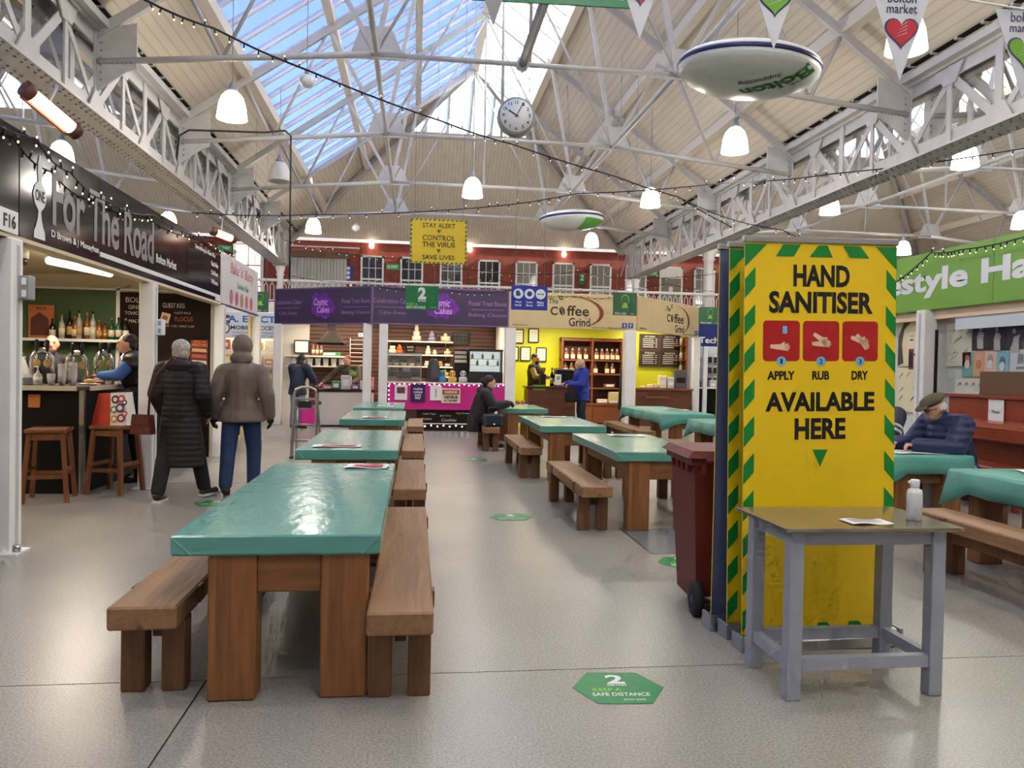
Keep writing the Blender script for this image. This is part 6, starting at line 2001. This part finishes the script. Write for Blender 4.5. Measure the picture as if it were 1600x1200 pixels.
# cake stall baker
t, j, hp_ = person('baker in a grey-brown top leaning over the cake stall worktop', (-1.58, 19.45, 0), R(-20), dict(chest=(0, -.12, 1.25), neck=(0, -.18, 1.4), head=(0, -.25, 1.53), shl=(.2, -.12, 1.36), shr=(-.2, -.12, 1.36), elr=(-.34, -.35, 1.15), wrr=(-.42, -.58, 1.0), ell=(.28, -.25, 1.1), wrl=(.18, -.5, .96), hands=('flat', 'flat')), 1.02, 1.1, (.15, 0, -.2))
trousers(t, j, BLK)
shoes(t, j, BLK)
coat(t, j, M('baker_top', (92, 80, 66), .8), .022, None, False, name='apron_top')
hair(t, j, hp_, M('auburn_hair', (120, 78, 50), .7, var=.2, vscale=40), (.15, 0, -.2), (((0, .03, .05), (.084, .09, .08)), ((0, .05, .0), (.078, .055, .06))))
# seated pose helper
def seated(dz=0, lean=.12, hx=.0, reach=.42, hz=.82):
    s = .52 + dz
    return dict(pelvis=(0, 0, s), waist=(0, -lean * .2, s + .16), chest=(0, -lean * .7, s + .36), neck=(0, -lean, s + .52), head=(0, -lean - .05, s + .66),
                shl=(.19, -lean * .85, s + .47), shr=(-.19, -lean * .85, s + .47), ell=(.25, -lean - .12, s + .24), elr=(-.25, -lean - .12, s + .24),
                wrl=(.12, -lean - reach, hz), wrr=(-.12, -lean - reach, hz), hil=(.1, -.03, s), hir=(-.1, -.03, s), knl=(.13, -.44, s - .01), knr=(-.13, -.44, s - .01),
                anl=(.13, -.42, .1), anr=(-.13, -.42, .1), tol=(.14, -.58, .035), tor=(-.14, -.58, .035), hands=('fist', 'fist'))
# seated woman in dark coat
J_ = seated(0, .16, reach=.38, hz=.81)
J_.update(knl=(.1, -.34, .5), knr=(-.1, -.34, .5), anl=(.1, -.28, .1), anr=(-.1, -.28, .1), tol=(.11, -.43, .035), tor=(-.11, -.43, .035))
t, j, hp_ = person('person in a dark hooded coat and gloves sitting on a bench by the cake stall', (1.14, 13.85, 0), R(84), J_, 1.0, 1.05, (.1, 0, .1))
trousers(t, j, BLK)
shoes(t, j, BLK, SOLE)
DCO = M('plum_black_coat', (44, 36, 42), .7, bump=.4, bscale=12)
coat(t, j, DCO, .045, None)
b = MB()
b.lathe([(.21, .0), (.2, .2), (.17, .3)], 18, (0, .06, .3), None, 1, .7)
rem(b.build('coat_skirt', DCO, t), .014)
b = MB()
b.ell(j['neck'] + Vector((0, .08, .0)), (.15, .12, .09), 14, 10)
rem(b.build('hood', DCO, t), .014)
hair(t, j, hp_, BHAIR, (.1, 0, .1), (((0, .03, .05), (.09, .1, .09)), ((0, .08, .0), (.08, .07, .08)), ((0, .14, .02), (.05, .05, .05))))
b = MB()
b.ell(hp_(0, -.07, -.05), (.06, .05, .05), 14, 10, (.1, 0, .1))
rem(b.build('face_mask', M('mask_pale', (206, 206, 204), .7), t), .009)
gloves(t, j, M('black_glove', (18, 18, 20)))
hb = thing('handbag', 'dark blue handbag beside the seated dark-coated person', 'bag', (1.36, 13.35, .428), R(15))
HBM = M('blue_black_leather', (40, 54, 66), .4)
MB().bbox((-.17, -.07, 0), (.17, .07, .22), .03).build('body', HBM, hb)
MB().tube([(-.1, 0, .22), (-.08, 0, .33), (.08, 0, .33), (.1, 0, .22)], .01, 6).build('handle', HBM, hb)
MB().lathe([(.02, -.005), (.02, .005)], 12, (0, -.075, .04), Matrix.Rotation(PI / 2, 4, 'X')).build('tag', CHROME, hb)
# barista
t, j, hp_ = person('bearded barista in beige shirt and dark apron behind the coffee counter', (2.98, 19.15, 0), R(62), dict(elr=(-.26, -.12, 1.18), wrr=(-.14, -.38, 1.2), ell=(.26, -.12, 1.18), wrl=(.12, -.4, 1.18), hands=('fist', 'fist')), 1.06, 1.0, (.25, 0, 0))
trousers(t, j, BLK)
shoes(t, j, BLK)
coat(t, j, M('beige_shirt', (166, 146, 112), .8), .018, name='shirt')
coat(t, j, M('apron_dark', (44, 36, 34), .8), .03, .55, .2, False, name='apron', collar=False)
hair(t, j, hp_, BHAIR, (.25, 0, 0), (((0, .025, .05), (.083, .09, .08)), ((0, .05, .0), (.078, .055, .06))))
b = MB()
b.ell(hp_(0, -.055, -.08), (.062, .058, .055), 14, 10, (.25, 0, 0))
rem(b.build('beard', BHAIR, t), .009)
# woman in blue
t, j, hp_ = person('person in a bright blue coat with blonde hair at the coffee counter', (3.78, 17.12, 0), R(-86), dict(chest=(0, -.04, 1.29), neck=(0, -.05, 1.44), head=(0, -.09, 1.58), ell=(.25, -.12, 1.14), wrl=(.16, -.36, 1.12), elr=(-.25, -.12, 1.14), wrr=(-.16, -.36, 1.14), hands=('fist', 'fist')), .99, 1.1, (.12, 0, 0))
trousers(t, j, DJEAN, .01)
shoes(t, j, BLK)
coat(t, j, M('royal_blue_coat', (32, 52, 150), .7, bump=.25, bscale=14), .04, .76, .22)
hair(t, j, hp_, M('blonde_hair', (206, 178, 132), .7, var=.25, vscale=40, bump=.5, bscale=60), (.12, 0, 0), (((0, .035, .04), (.094, .1, .095)), ((0, .07, -.03), (.085, .06, .08))))
hb = thing('black_handbag', 'black handbag held by the person in the blue coat', 'bag', (3.48, 16.9, .72), .3)
MB().bbox((-.16, -.06, 0), (.16, .06, .24), .04).build('body', BLK, hb)
MB().tube([(-.09, 0, .24), (-.06, 0, .38), (.06, 0, .38), (.09, 0, .24)], .01, 6).build('handle', BLK, hb)
# man in the flat cap
NAVY = M('navy_quilted', (34, 44, 84), .55, bump=.3, bscale=16, quilt=.07)
J_ = seated(.0, .2, reach=.42, hz=.79)
J_.update(head=(0, -.31, 1.14), neck=(0, -.22, 1.03))
t, j, hp_ = person('older person in an olive flat cap and navy quilted jacket leaning on the draped table', (5.36, 6.98, 0), R(-84), J_, 1.0, 1.12, (.42, 0, -.12), vox=.009)
trousers(t, j, M('light_grey_trousers', (170, 166, 164), .8, bump=.3, bscale=10), .025)
shoes(t, j, BLK)
coat(t, j, NAVY, .05, .44, .22, arm=.006, vox=.012, hemd=.8)
HR = (.42, 0, -.12)
hair(t, j, hp_, M('white_hair', (222, 214, 206), .8, var=.15, vscale=40, bump=.7, bscale=60), HR, (((0, .06, -.01), (.086, .062, .065)), ((.06, .03, -.005), (.03, .05, .045)), ((-.06, .03, -.005), (.03, .05, .045))))
OLV = M('olive_tweed', (92, 84, 58), .85, var=.15, vscale=60)
b = MB()
b.ell(hp_(0, .01, .085), (.112, .13, .05), 18, 10, (HR[0] + .12, 0, HR[2]))
b.ell(hp_(0, -.12, .055), (.08, .06, .014), 16, 8, (HR[0] + .25, 0, HR[2]))
rem(b.build('flat_cap', OLV, t), .008, 2)
b = MB()
for s in (-1, 1):
    b.tube([hp_(s * .032 + .022 * math.cos(a), -.1, .012 + .017 * math.sin(a)) for a in [2 * PI * k / 12 for k in range(13)]], .0025, 5)
    b.tube([hp_(s * .055, -.1, .016), hp_(s * .08, -.02, .014)], .0025, 5)
b.build('spectacles', BLACK, t)
# second seated man
J_ = seated(.02, .12, reach=.4, hz=.8)
t, j, hp_ = person('person in a dark grey jacket with white sleeve stripes beside the flat-capped one', (5.36, 8.1, 0), R(-84), J_, 1.0, 1.12, (.2, 0, 0))
trousers(t, j, BLK)
shoes(t, j, BLK)
coat(t, j, M('slate_jacket', (56, 60, 74), .6, bump=.4, bscale=12), .045, None, arm=.008)
b = MB()
for k in (.3, .5):
    p, q = j['shl'], j['ell']
    c = p.lerp(q, k + .2)
    b.tube([c, c + (q - p).normalized() * .03], .111, 18)
b.build('sleeve_stripe', M('stripe_white', (214, 214, 214), .7), t)
hair(t, j, hp_, M('brown_cap', (96, 62, 52), .8), (.2, 0, 0), (((0, .02, .06), (.09, .1, .07)), ((0, -.1, .05), (.06, .04, .012))), 'cap')
# ================================================================ HANGING THINGS
SHADE = M('lamp_shade_glow', (255, 250, 240), .5, emit=5)
SHOFF = M('lamp_shade_off', (206, 204, 198), .3)
def pendant(x, y, z, label, on=True, power=48):
    t = thing('pendant_lamp', label, 'lamp', (x, y, z), 0, 'white bell pendant lamps')
    MB().lathe([(.05, .2), (.1, .19), (.15, .13), (.185, .02), (.205, -.14), (.21, -.17), (.2, -.17), (.175, .0), (.13, .12), (.04, .17)], 24).build('shade', SHADE if on else SHOFF, t)
    MB().lathe([(.07, .2), (.08, .23), (.05, .27), (.03, .33), (.015, .34)], 14).build('cap', GREY, t)
    MB().tube([(0, 0, .33), (0, 0, zroof(x, y) - z - .02)], .006, 5).build('wire', GREY, t)
    if on:
        la = D.lights.new('pendant', 'POINT')
        la.energy = power
        la.shadow_soft_size = .16
        la.color = (1, .91, .8)
        link('pendant_bulb', la, t, (0, 0, -.32))
    return t
PZ = 5.05
for x, y, s in ((-2.62, 11.3, 'over the near end of the bar aisle'), (-2.7, 20.6, 'in front of the roller shutter'), (1.08, 15.5, 'hanging above the yellow stay alert sign'), (4.8, 21.0, 'in front of the far end of the coffee stall'),
                (4.8, 15.6, 'between the two lens-shaped lamps'), (4.87, 11.5, 'below the large lens-shaped lamp'), (8.72, 15.5, 'under the salon side girder, middle distance'), (8.85, 11.6, 'above the salon sign'),
                (5.08, 7.6, 'behind the market heart pennant'), (13.6, 20.2, 'far off beside the top of the yellow banner'), (8.8, 21.0, 'far off behind the yellow banner top'), (13.65, 16.0, 'beyond the salon sign at the picture edge'), (-6.2, 14.4, 'behind the bar fascia in the side bay'),
                (-6.3, 20.6, 'far off in the bar side bay')):
    pendant(x, y, PZ, 'glowing white bell pendant lamp ' + s)
pendant(-2.6, 15.0, PZ, 'unlit pale bell pendant lamp above the stepladder row', False)
for i, (x, y) in enumerate(((-2.6, 3.6), (1.1, 3.6), (4.9, 3.6), (1.1, 0), (4.9, 0), (-2.6, 0))):
    pendant(x, y, PZ + .35, 'glowing white bell pendant lamp overhead out of view, %s of the six near the camera' % ORD[i])
# ---- clock
ck_ = thing('hanging_clock', 'round white double-faced clock hanging from the truss', 'clock', (1.26, 10.1, 4.75), R(-4))
rx = Matrix.Rotation(PI / 2, 4, 'X')
MB().lathe([(.2, -.09), (.24, -.085), (.25, -.06), (.25, .06), (.24, .085), (.2, .09)], 36, (0, 0, 0), rx).build('case', GREY, ck_)
MB().lathe([(.001, -.086), (.215, -.088), (.215, -.07)], 36, (0, 0, 0), Matrix.Rotation(-PI / 2, 4, 'X')).build('dial', WPRINT, ck_)
MB().lathe([(.001, .092), (.215, .092), (.215, .08)], 36, (0, 0, 0), rx).build('dial', WPRINT, ck_)
for k in range(12):
    a = R(90 - 30 * (k + 1))
    textfit(str(k + 1), .03 if k < 9 else .045, .042, KPRINT, ck_, (.17 * math.cos(a), -.094, .17 * math.sin(a)), bold=.01, name='numeral')
for ang_, L, w_, nm in ((R(90 + 58), .12, .016, 'hour_hand'), (R(90 - 28), .17, .011, 'minute_hand')):
    MB().bar((-.03 * math.cos(ang_), -.098, -.03 * math.sin(ang_)), (L * math.cos(ang_), -.098, L * math.sin(ang_)), .004, w_, (-math.sin(ang_), 0, math.cos(ang_))).build(nm, KPRINT, ck_)
for s in (-.17, .17):
    MB().tube([(s, 0, .16), (s, 0, .68)], .006, 5).build('hanging_wire', GREY, ck_)
# ---- lens-shaped lamps
DSC = M('disc_silver', (200, 204, 200), .3)
DW = M('disc_white', (236, 238, 236), .4)
DG = M('disc_green', (70, 150, 50), .4)
NV = M('navy_rim', (34, 36, 90), .35)
def lens_lamp(x, y, z, Rr, label, tilt, kind):
    t = thing('lens_lamp', label, 'lamp', (x, y, z))
    t.rotation_euler = tilt
    dl, du = .24 * Rr / .75, .15 * Rr / .75
    MB().lathe([(Rr * math.sin(R(a)) if a else .001, -dl * math.cos(R(a))) for a in range(0, 91, 9)], 40).build('lower_bowl', DSC, t)
    MB().lathe([(Rr, .0), (Rr * 1.015, .01), (Rr * 1.015, .035), (Rr, .045)], 40).build('rim', NV, t)
    MB().lathe([(Rr * math.cos(R(a)) if a < 90 else .001, .045 + du * math.sin(R(a))) for a in range(0, 91, 9)], 40).build('upper_dome', DW, t)
    def bowl(o, cx, cy, rot):
        me = o.data
        c, s = math.cos(rot), math.sin(rot)
        for v in me.vertices:
            X_, Y_ = cx + v.co.x * c - v.co.y * s, cy - v.co.x * s - v.co.y * c
            rr = min(1, math.hypot(X_, Y_) / Rr)
            v.co = (X_, Y_, -dl * math.sqrt(max(0, 1 - rr * rr)) - .006)
        o.location = (0, 0, 0)
        o.rotation_euler = (0, 0, 0)
    if kind == 0:
        bowl(textfit('Bolton', .72, .2, DG, t, (0, 0, 0), bold=.03), .19, -.3, R(228))
        bowl(textfit('Supporting', .45, .1, KPRINT, t, (0, 0, 0), shear=.3), -.02, -.38, R(222))
        bowl(textfit('market', .25, .08, M('disc_grey_txt', (110, 120, 110), .5), t, (0, 0, 0)), .42, -.4, R(228))
    else:
        pts = [(Rr * .97 * math.cos(R(a)), Rr * .97 * math.sin(R(a))) for a in range(-75, 30, 7)]
        n_ = 8
        b = MB()
        P = []
        for i, (a_, c_) in enumerate(pts):
            for k in range(n_ + 1):
                f_ = k / n_
                X_, Y_ = a_ * (1 - .75 * f_) , c_ * (1 - .75 * f_)
                rr = min(1, math.hypot(X_, Y_) / Rr)
                P.append((X_, Y_, -dl * math.sqrt(max(0, 1 - rr * rr)) - .008))
        m_ = n_ + 1
        b.add(P, [(i * m_ + k, i * m_ + k + 1, (i + 1) * m_ + k + 1, (i + 1) * m_ + k) for i in range(len(pts) - 1) for k in range(n_)], True)
        b.build('green_patch', DG, t)
    for k in range(3):
        a = R(120 * k + 40)
        MB().tube([(Rr * .6 * math.cos(a), Rr * .6 * math.sin(a), .04 + du * .7), (.02 * math.cos(a), .02 * math.sin(a), 1.3)], .006, 5).build('hanging_wire', GREY, t)
    MB().tube([(0, 0, 1.28), (0, 0, zroof(x, y) - z - .02)], .008, 5).build('hanging_rod', GREY, t)
    return t
lens_lamp(3.47, 7.9, 4.68, .74, 'large white and silver lens-shaped hanging lamp with green lettering', (R(5), R(4), 0), 0)
lens_lamp(3.52, 17.5, 4.9, .74, 'smaller distant lens-shaped hanging lamp with a green patch', (R(0), R(-3), 0), 1)
for i, (x, y, z, r_, s) in enumerate(((-1.43, 10.1, 5.05, .095, 'white globe hanging below the clock truss'), (-1.72, 22.0, 5.3, .11, 'small white globe hanging before the gallery wall'))):
    t = thing('globe_lamp', s, 'lamp', (x, y, z))
    MB().ell((0, 0, 0), (r_, r_, r_ * .9), 18, 12).build('globe', DW, t)
    MB().lathe([(.03, r_ * .85), (.03, r_ * .85 + .05)], 10).build('cap', GREY, t)
    MB().tube([(0, 0, r_), (0, 0, zroof(x, y) - z - .02)], .005, 5).build('wire', GREY, t)
# ---- hanging signs
def wires(t, xs_, h0, L):
    for x in xs_:
        MB().tube([(x, 0, h0), (x, 0, zroof(t.location.x + x, t.location.y) - t.location.z - .02)], .004, 5).build('hanging_wire', GREY, t)
ys = board('hanging_sign', 'yellow stay alert control the virus save lives hanging sign', (.3, 11.0, 3.23), .8, .63, 0, M('sign_yellow', (244, 208, 46), .5), .01)
OL = M('olive_print', (78, 64, 20), .5)
for s, z, w_, h_ in (('STAY ALERT', .225, .46, .066), ('CONTROL', .05, .46, .075), ('THE VIRUS', -.045, .46, .075), ('SAVE LIVES', -.225, .46, .066)):
    textfit(s, w_, h_, OL, ys, (0, ys['y'], z), bold=.01)
for z in (.14, -.135):
    flat([(-.03, .025), (0, -.025), (.03, .025)], GREENP, 'arrow', ys, (0, ys['y'], z))
for k in range(13):
    for z in (-.31, .292):
        flat([(0, 0), (.03, 0), (.045, .02), (.015, .02)], GREENP, 'edge_dash', ys, (-.4 + .063 * k, ys['y'], z))
for k in range(10):
    for x in (-.4, .375):
        flat([(0, 0), (.022, .012), (.022, .042), (0, .03)], GREENP, 'edge_dash', ys, (x, ys['y'], -.3 + .062 * k))
wires(ys, (-.34, .34), .3, 1.95)
g2 = board('hanging_sign', 'green two metres keep a safe distance hanging sign', (.095, 13.5, 2.645), .57, .42, 0, GREENP, .01)
textfit('2', .14, .21, WPRINT, g2, (0, g2['y'], .08), bold=.05)
textfit('METRES', .14, .03, WPRINT, g2, (0, g2['y'], -.05), bold=.02)
textfit('KEEP A', .18, .04, LIM, g2, (-.17, g2['y'], -.11), bold=.02)
textfit('SAFE DISTANCE', .33, .045, WPRINT, g2, (-.1, g2['y'], -.165), bold=.02)
textfit('STAY SAFE', .1, .015, WPRINT, g2, (.2, g2['y'], -.16))
wires(g2, (-.22, .22), .2, 2.6)
b3 = board('hanging_sign', 'blue hands face space hanging sign with three white discs', (1.985, 13.5, 2.705), .65, .43, 0, BLUEP, .01)
for k, (x, a, b_) in enumerate(((-.2, 'Wash', 'hands'), (0, 'Cover', 'face'), (.2, 'Make', 'space'))):
    flat(circ(.09, 24), WPRINT, 'disc', b3, (x, b3['y'], .07))
    textfit(a, .12, .04, WPRINT, b3, (x, b3['y'], -.075), bold=.02)
    textfit(b_, .12, .04, WPRINT, b3, (x, b3['y'], -.13), bold=.02)
    yb = b3['y'] - .003
    if k == 0:
        flat([(-.04, -.04), (.03, -.04), (.045, .0), (.02, .03), (.02, .055), (-.04, .05)], BLUEP, 'hand_symbol', b3, (x, yb, .07))
    elif k == 1:
        flat([(-.05, 0), (-.025, .045), (.025, .045), (.05, 0), (.025, -.045), (-.025, -.045)], BLUEP, 'mask_symbol', b3, (x, yb, .07))
    else:
        flat([(-.06, 0), (-.035, .02), (-.035, .006), (.035, .006), (.035, .02), (.06, 0), (.035, -.02), (.035, -.006), (-.035, -.006), (-.035, -.02)], BLUEP, 'arrow_symbol', b3, (x, yb, .07))
wires(b3, (-.26, .26), .2, 2.55)
MSK = M('mask_sign_green', (58, 108, 74), .5)
def mask_sign(c, w_, h_, label, L):
    t = board('hanging_sign', label, c, w_, h_, 0, MSK, .01)
    k = h_ / .45
    arc = [(.08 * math.cos(R(a)), .09 * math.sin(R(a)) + .05) for a in range(0, 181, 15)]
    flat([(-.08 * k, -.03 * k)] + [(x * k, y * k) for x, y in arc[::-1]] + [(.08 * k, -.03 * k), (.07 * k, -.03 * k)] + [(x * k * .87, y * k * .9) for x, y in arc] + [(-.07 * k, -.03 * k)], LIM, 'head_outline', t, (0, t['y'], .04 * k))
    flat([(-.07 * k, -.08 * k), (.07 * k, -.08 * k), (.03 * k, .02 * k), (-.03 * k, .02 * k)], LIM, 'mask_symbol', t, (0, t['y'], 0))
    textfit('WEAR A MASK', w_ * .5, .04 * k, WPRINT, t, (-w_ * .18, t['y'], -h_ * .42), bold=.02)
    textfit('bolton', w_ * .17, .025 * k, WPRINT, t, (w_ * .33, t['y'], -h_ * .42))
    wires(t, (-w_ * .35, w_ * .35), h_ / 2 - .02, L)
    return t
mask_sign((4.14, 15.0, 2.785), .49, .46, 'green wear a mask hanging sign at the coffee stall corner', 2.3)
mask_sign((7.62, 19.3, 2.93), .62, .45, 'green wear a mask hanging sign at the far end of the coffee fascia', 2.2)
mask_sign((-3.05, 15.65, 2.66), .32, .4, 'dark green hanging sign at the end of the bakery fascia', 2.2)
# ---- bunting and overhead banner
def heart(s):
    p = []
    for k in range(28):
        a = 2 * PI * k / 28
        p.append((s * .062 * 16 * math.sin(a) ** 3 / 1, s * .062 * (13 * math.cos(a) - 5 * math.cos(2 * a) - 2 * math.cos(3 * a) - math.cos(4 * a))))
    return p
PEN = M('pennant_white', (206, 210, 214), .6)
HR_, HG_ = M('heart_red', (190, 24, 48), .5, var=.0), M('heart_green', (110, 170, 40), .5)
PENG = M('pennant_back', (150, 154, 152), .7)
def pennant(x, zt, label, col, mat=PEN, words=True, y=4.0):
    t = thing('pennant', label, 'pennant', (x, y, zt), R(-6), 'heart bunting pennants')
    W, H = .17, .5
    MB().prism([(-W, H), (W, H), (.0, 0)], -.002, .002).build('cloth', mat, t)
    if col:
        k = .0072
        flat(heart(1.3 * 0.075), NV, 'heart_outline', t, (0, -.0035, .27), t=.001)
        flat(heart(1.14 * 0.075), col, 'heart', t, (0, -.005, .27), t=.001)
        for q in range(4):
            flat([(-.05 + .012 * q, -.03 + .02 * q), (.03, .0 + .02 * q), (.03, .004 + .02 * q)], PEN, 'heart_scratch', t, (0, -.0065, .26), t=.001)
        textfit('market', .17, .05, NV, t, (0, -.004, .395), bold=.002)
        textfit('bolton', .16, .055, NV, t, (0, -.004, .455), bold=.002)
    return t
pennant(.37, 3.22, 'plain grey-backed pennant hanging beside the green overhead banner', None, PENG)
pennant(1.15, 3.21, 'red heart pennant beside the end of the green overhead banner', HR_)
pennant(1.9, 3.21, 'green heart pennant in front of the large lens-shaped lamp', HG_)
pennant(2.64, 3.09, 'red heart market pennant in front of a glowing pendant', HR_)
pennant(3.39, 3.04, 'green heart market pennant at the picture edge', HG_)
bu = thing('bunting_cord', 'cord carrying the heart pennants overhead', 'cord', (0, 4.0, 0))
MB().tube([(-.6, 0, 3.76), (.37, 0, 3.72), (1.15, 0, 3.7), (1.9, 0, 3.69), (2.64, 0, 3.59), (3.39, 0, 3.54), (4.4, 0, 3.5)], .006, 5).build('cord', WHITE, bu)
MB().ell((4.4, 0, 3.5), (.02, .02, .02), 8, 6).build('cord_end', WHITE, bu)
gb = board('overhead_banner', 'dark green banner hanging overhead at the top edge', (.85, 5.0, 4.1), 1.06, .54, R(-3), M('banner_green', (20, 104, 66), .5), .01)
textfit('lovebolton events', .5, .04, WPRINT, gb, (.22, gb['y'], -.2))
wires(gb, (-.45, .45), .26, 1.1)
# ---- infrared heaters
def heater(x, y, z, rot, label, L=.42, hot=4):
    t = thing('infrared_heater', label, 'heater', (x, y, z))
    t.rotation_euler = rot
    MB().lathe([(.055, -L / 2), (.055, L / 2)], 12, (0, 0, 0), Matrix.Rotation(PI / 2, 4, 'Y')).build('element', M('heater_glow%d' % hot, (255, 170, 110), .5, emit=hot, ecol=(255, 190, 130)), t)
    for s in (-1, 1):
        MB().lathe([(.07, -.035), (.07, .035)], 12, (s * (L / 2 + .035), 0, 0), Matrix.Rotation(PI / 2, 4, 'Y')).build('end_cap', M('heater_cap', (92, 46, 36), .5), t)
    MB().box((-L / 2 - .03, .05, -.05), (L / 2 + .03, .075, .07)).build('reflector', M('heater_back', (150, 90, 70), .3, .6), t)
    MB().tube([(0, .07, .02), (0, .1, .3)], .012, 6).build('bracket', GREY, t)
    return t
heater(-3.05, 6.9, 3.52, (0, R(24), R(62)), 'glowing orange infrared heater above the bar fascia', .4, 6)
heater(-3.1, 12.9, 3.5, (0, R(10), R(50)), 'glowing orange infrared heater above the bakery sign', .3, 6)
# ---- conduit
cd = thing('cable_conduit', 'thin black conduit running along the truss and dropping down', 'conduit', (0, 13.42, 0))
MB().tube([(-4.0, 0, 4.75), (-3.95, 0, 5.2), (-3.8, 0, 5.3), (-2.6, 0, 5.33), (-2.25, 0, 5.38), (-2.15, 0, 5.3), (-2.14, 0, 2.85)], .016, 6).build('pipe', M('conduit_black', (46, 46, 50), .5), cd)
MB().box((-2.17, -.03, 2.8), (-2.11, .03, 2.87)).build('end_box', GREY, cd)
# ---- fairy-light strings
CAB = M('cable_black', (26, 24, 34), .6)
TIP = M('fairy_bulb', (255, 232, 190), .4, emit=1.6)
def string_lights(pts, n, label, sag=.06, lit=True, r_=.009, seed=1):
    t = thing('fairy_lights', label, 'string lights', (0, 0, 0))
    P = [Vector(p) for p in pts]
    out = []
    for i in range(len(P) - 1):
        for k in range(8):
            f_ = k / 8
            q = P[i].lerp(P[i + 1], f_)
            q.z -= sag * math.sin(PI * f_)
            out.append(q)
    out.append(P[-1])
    MB().tube(out, r_, 5).build('cable', CAB, t)
    rn = random.Random(seed)
    hol, bul = MB(), MB()
    for k in range(n):
        f_ = (k + .5) / n * (len(out) - 1)
        i = int(f_)
        q = out[i].lerp(out[min(i + 1, len(out) - 1)], f_ - i)
        d = Vector((rn.uniform(-.4, .4), rn.uniform(-.4, .4), rn.choice((-1, -1, 1)))).normalized()
        hol.tube([q, q + d * .045], .009, 5)
        bul.ell(q + d * .06, (.008, .008, .01), 6, 4)
    stuff(hol.build('bulb_holders', CAB, t))
    stuff(bul.build('bulbs', TIP if lit else M('bulb_off', (206, 200, 186), .3), t))
    return t
string_lights([(-2.53, 7.5, 4.77), (-2.08, 8.2, 4.84), (-1.27, 9.0, 4.78), (.3, 10.5, 4.77), (1.38, 11.5, 4.81), (3.35, 13.0, 4.8), (5.02, 14.5, 4.85), (6.9, 16.2, 4.62)], 46, 'dark fairy-light cable crossing the roof in front of the clock', .02, True, .012, 2)
string_lights([(-3.62, 13.0, 3.86), (-1.87, 13.5, 4.0), (.94, 13.2, 4.18), (2.58, 12.5, 4.35), (4.93, 11.8, 4.49), (6.21, 11.0, 4.49), (8.11, 9.5, 4.56)], 60, 'fairy-light cable strung across the hall above the yellow sign', .03, True, .009, 3)
string_lights([(-2.9, 5.4, 3.1), (-2.9, 6.29, 3.13), (-2.9, 6.9, 3.02), (-2.9, 7.71, 2.95), (-2.9, 8.96, 3.07), (-2.9, 11.38, 3.18), (-2.9, 13.0, 3.25)], 40, 'fairy lights draped along the top of the bar fascia', .05, True, .007, 4)
string_lights([(7.1, 10.75, 2.83), (7.1, 9.92, 3.18), (7.1, 9.35, 3.13), (7.1, 8.27, 3.12), (7.1, 7, 3.16)], 34, 'fairy lights draped over the lime salon sign', .02, True, .009, 5)
string_lights([(-3.56, 21.0, 4.75), (-1.9, 21.0, 4.45), (-.03, 21.0, 4.35), (2.42, 21.0, 4.05), (4.38, 21.0, 4.16), (6.21, 21.0, 4.05), (8.84, 21.0, 4.32)], 56, 'fairy lights hung across the gallery wall', .05, True, .007, 6)
string_lights([(-3.6, 22.5, 3.95), (-1, 22.5, 3.85), (2, 22.5, 4.1), (5, 22.5, 3.8), (7.5, 22.5, 4.1), (10, 22.5, 3.9)], 50, 'second lower line of fairy lights before the gallery windows', .08, True, .006, 7)
string_lights([(5.02, 14.5, 4.85), (6.2, 12.5, 3.9), (7.0, 11.3, 3.4), (7.15, 10.8, 3.2)], 24, 'fairy lights running down from the girder to the salon sign', .1, True, .008, 8)
string_lights([(-.9, 17.42, 3.24), (.6, 17.42, 3.2), (2.1, 17.42, 3.22), (3.6, 17.42, 3.14), (5.0, 17.42, 3.2)], 34, 'fairy lights along the top of the purple and cream fascias', .06, True, .006, 9)

# ---- print and lettering belong to the panel they are on
KEEP = ('panel', 'edge_trim', 'hanging_wire', 'print_panel', 'grey_backing', 'top_rail', 'base_cassette', 'end_cap', 'support_pole', 'number_plate', 'lower_lip')
def base(n_):
    return n_.split('.')[0]
def under(t, holder, names=None):
    for c in list(t.children):
        if c is not holder and (base(c.name) in names if names else base(c.name) not in KEEP):
            c.parent = holder
for t in [o for o in COL.objects if o.parent is None and o.type == 'EMPTY']:
    kids = {base(c.name): c for c in t.children}
    if 'panel' in kids:
        under(t, kids['panel'])
    if 'print_panel' in kids:
        under(t, kids['print_panel'])
    if base(t.name) == 'person':
        under(t, kids['body'], ('eye',))
    if base(t.name) in ('tote_bag',):
        under(t, kids['white_side'], ('ring_print', 'ring_centre'))
    if base(t.name) == 'floor_sticker':
        under(t, kids['sheet'], ('lettering',))
    if base(t.name) == 'pink_counter':
        under(t, kids['chalk_plinth'], ('chalk_lettering', 'plinth_rail'))
    if base(t.name) == 'hanging_clock':
        under(t, kids['case'], ('dial', 'numeral', 'hour_hand', 'minute_hand'))
    if 'y' in t:
        del t['y']
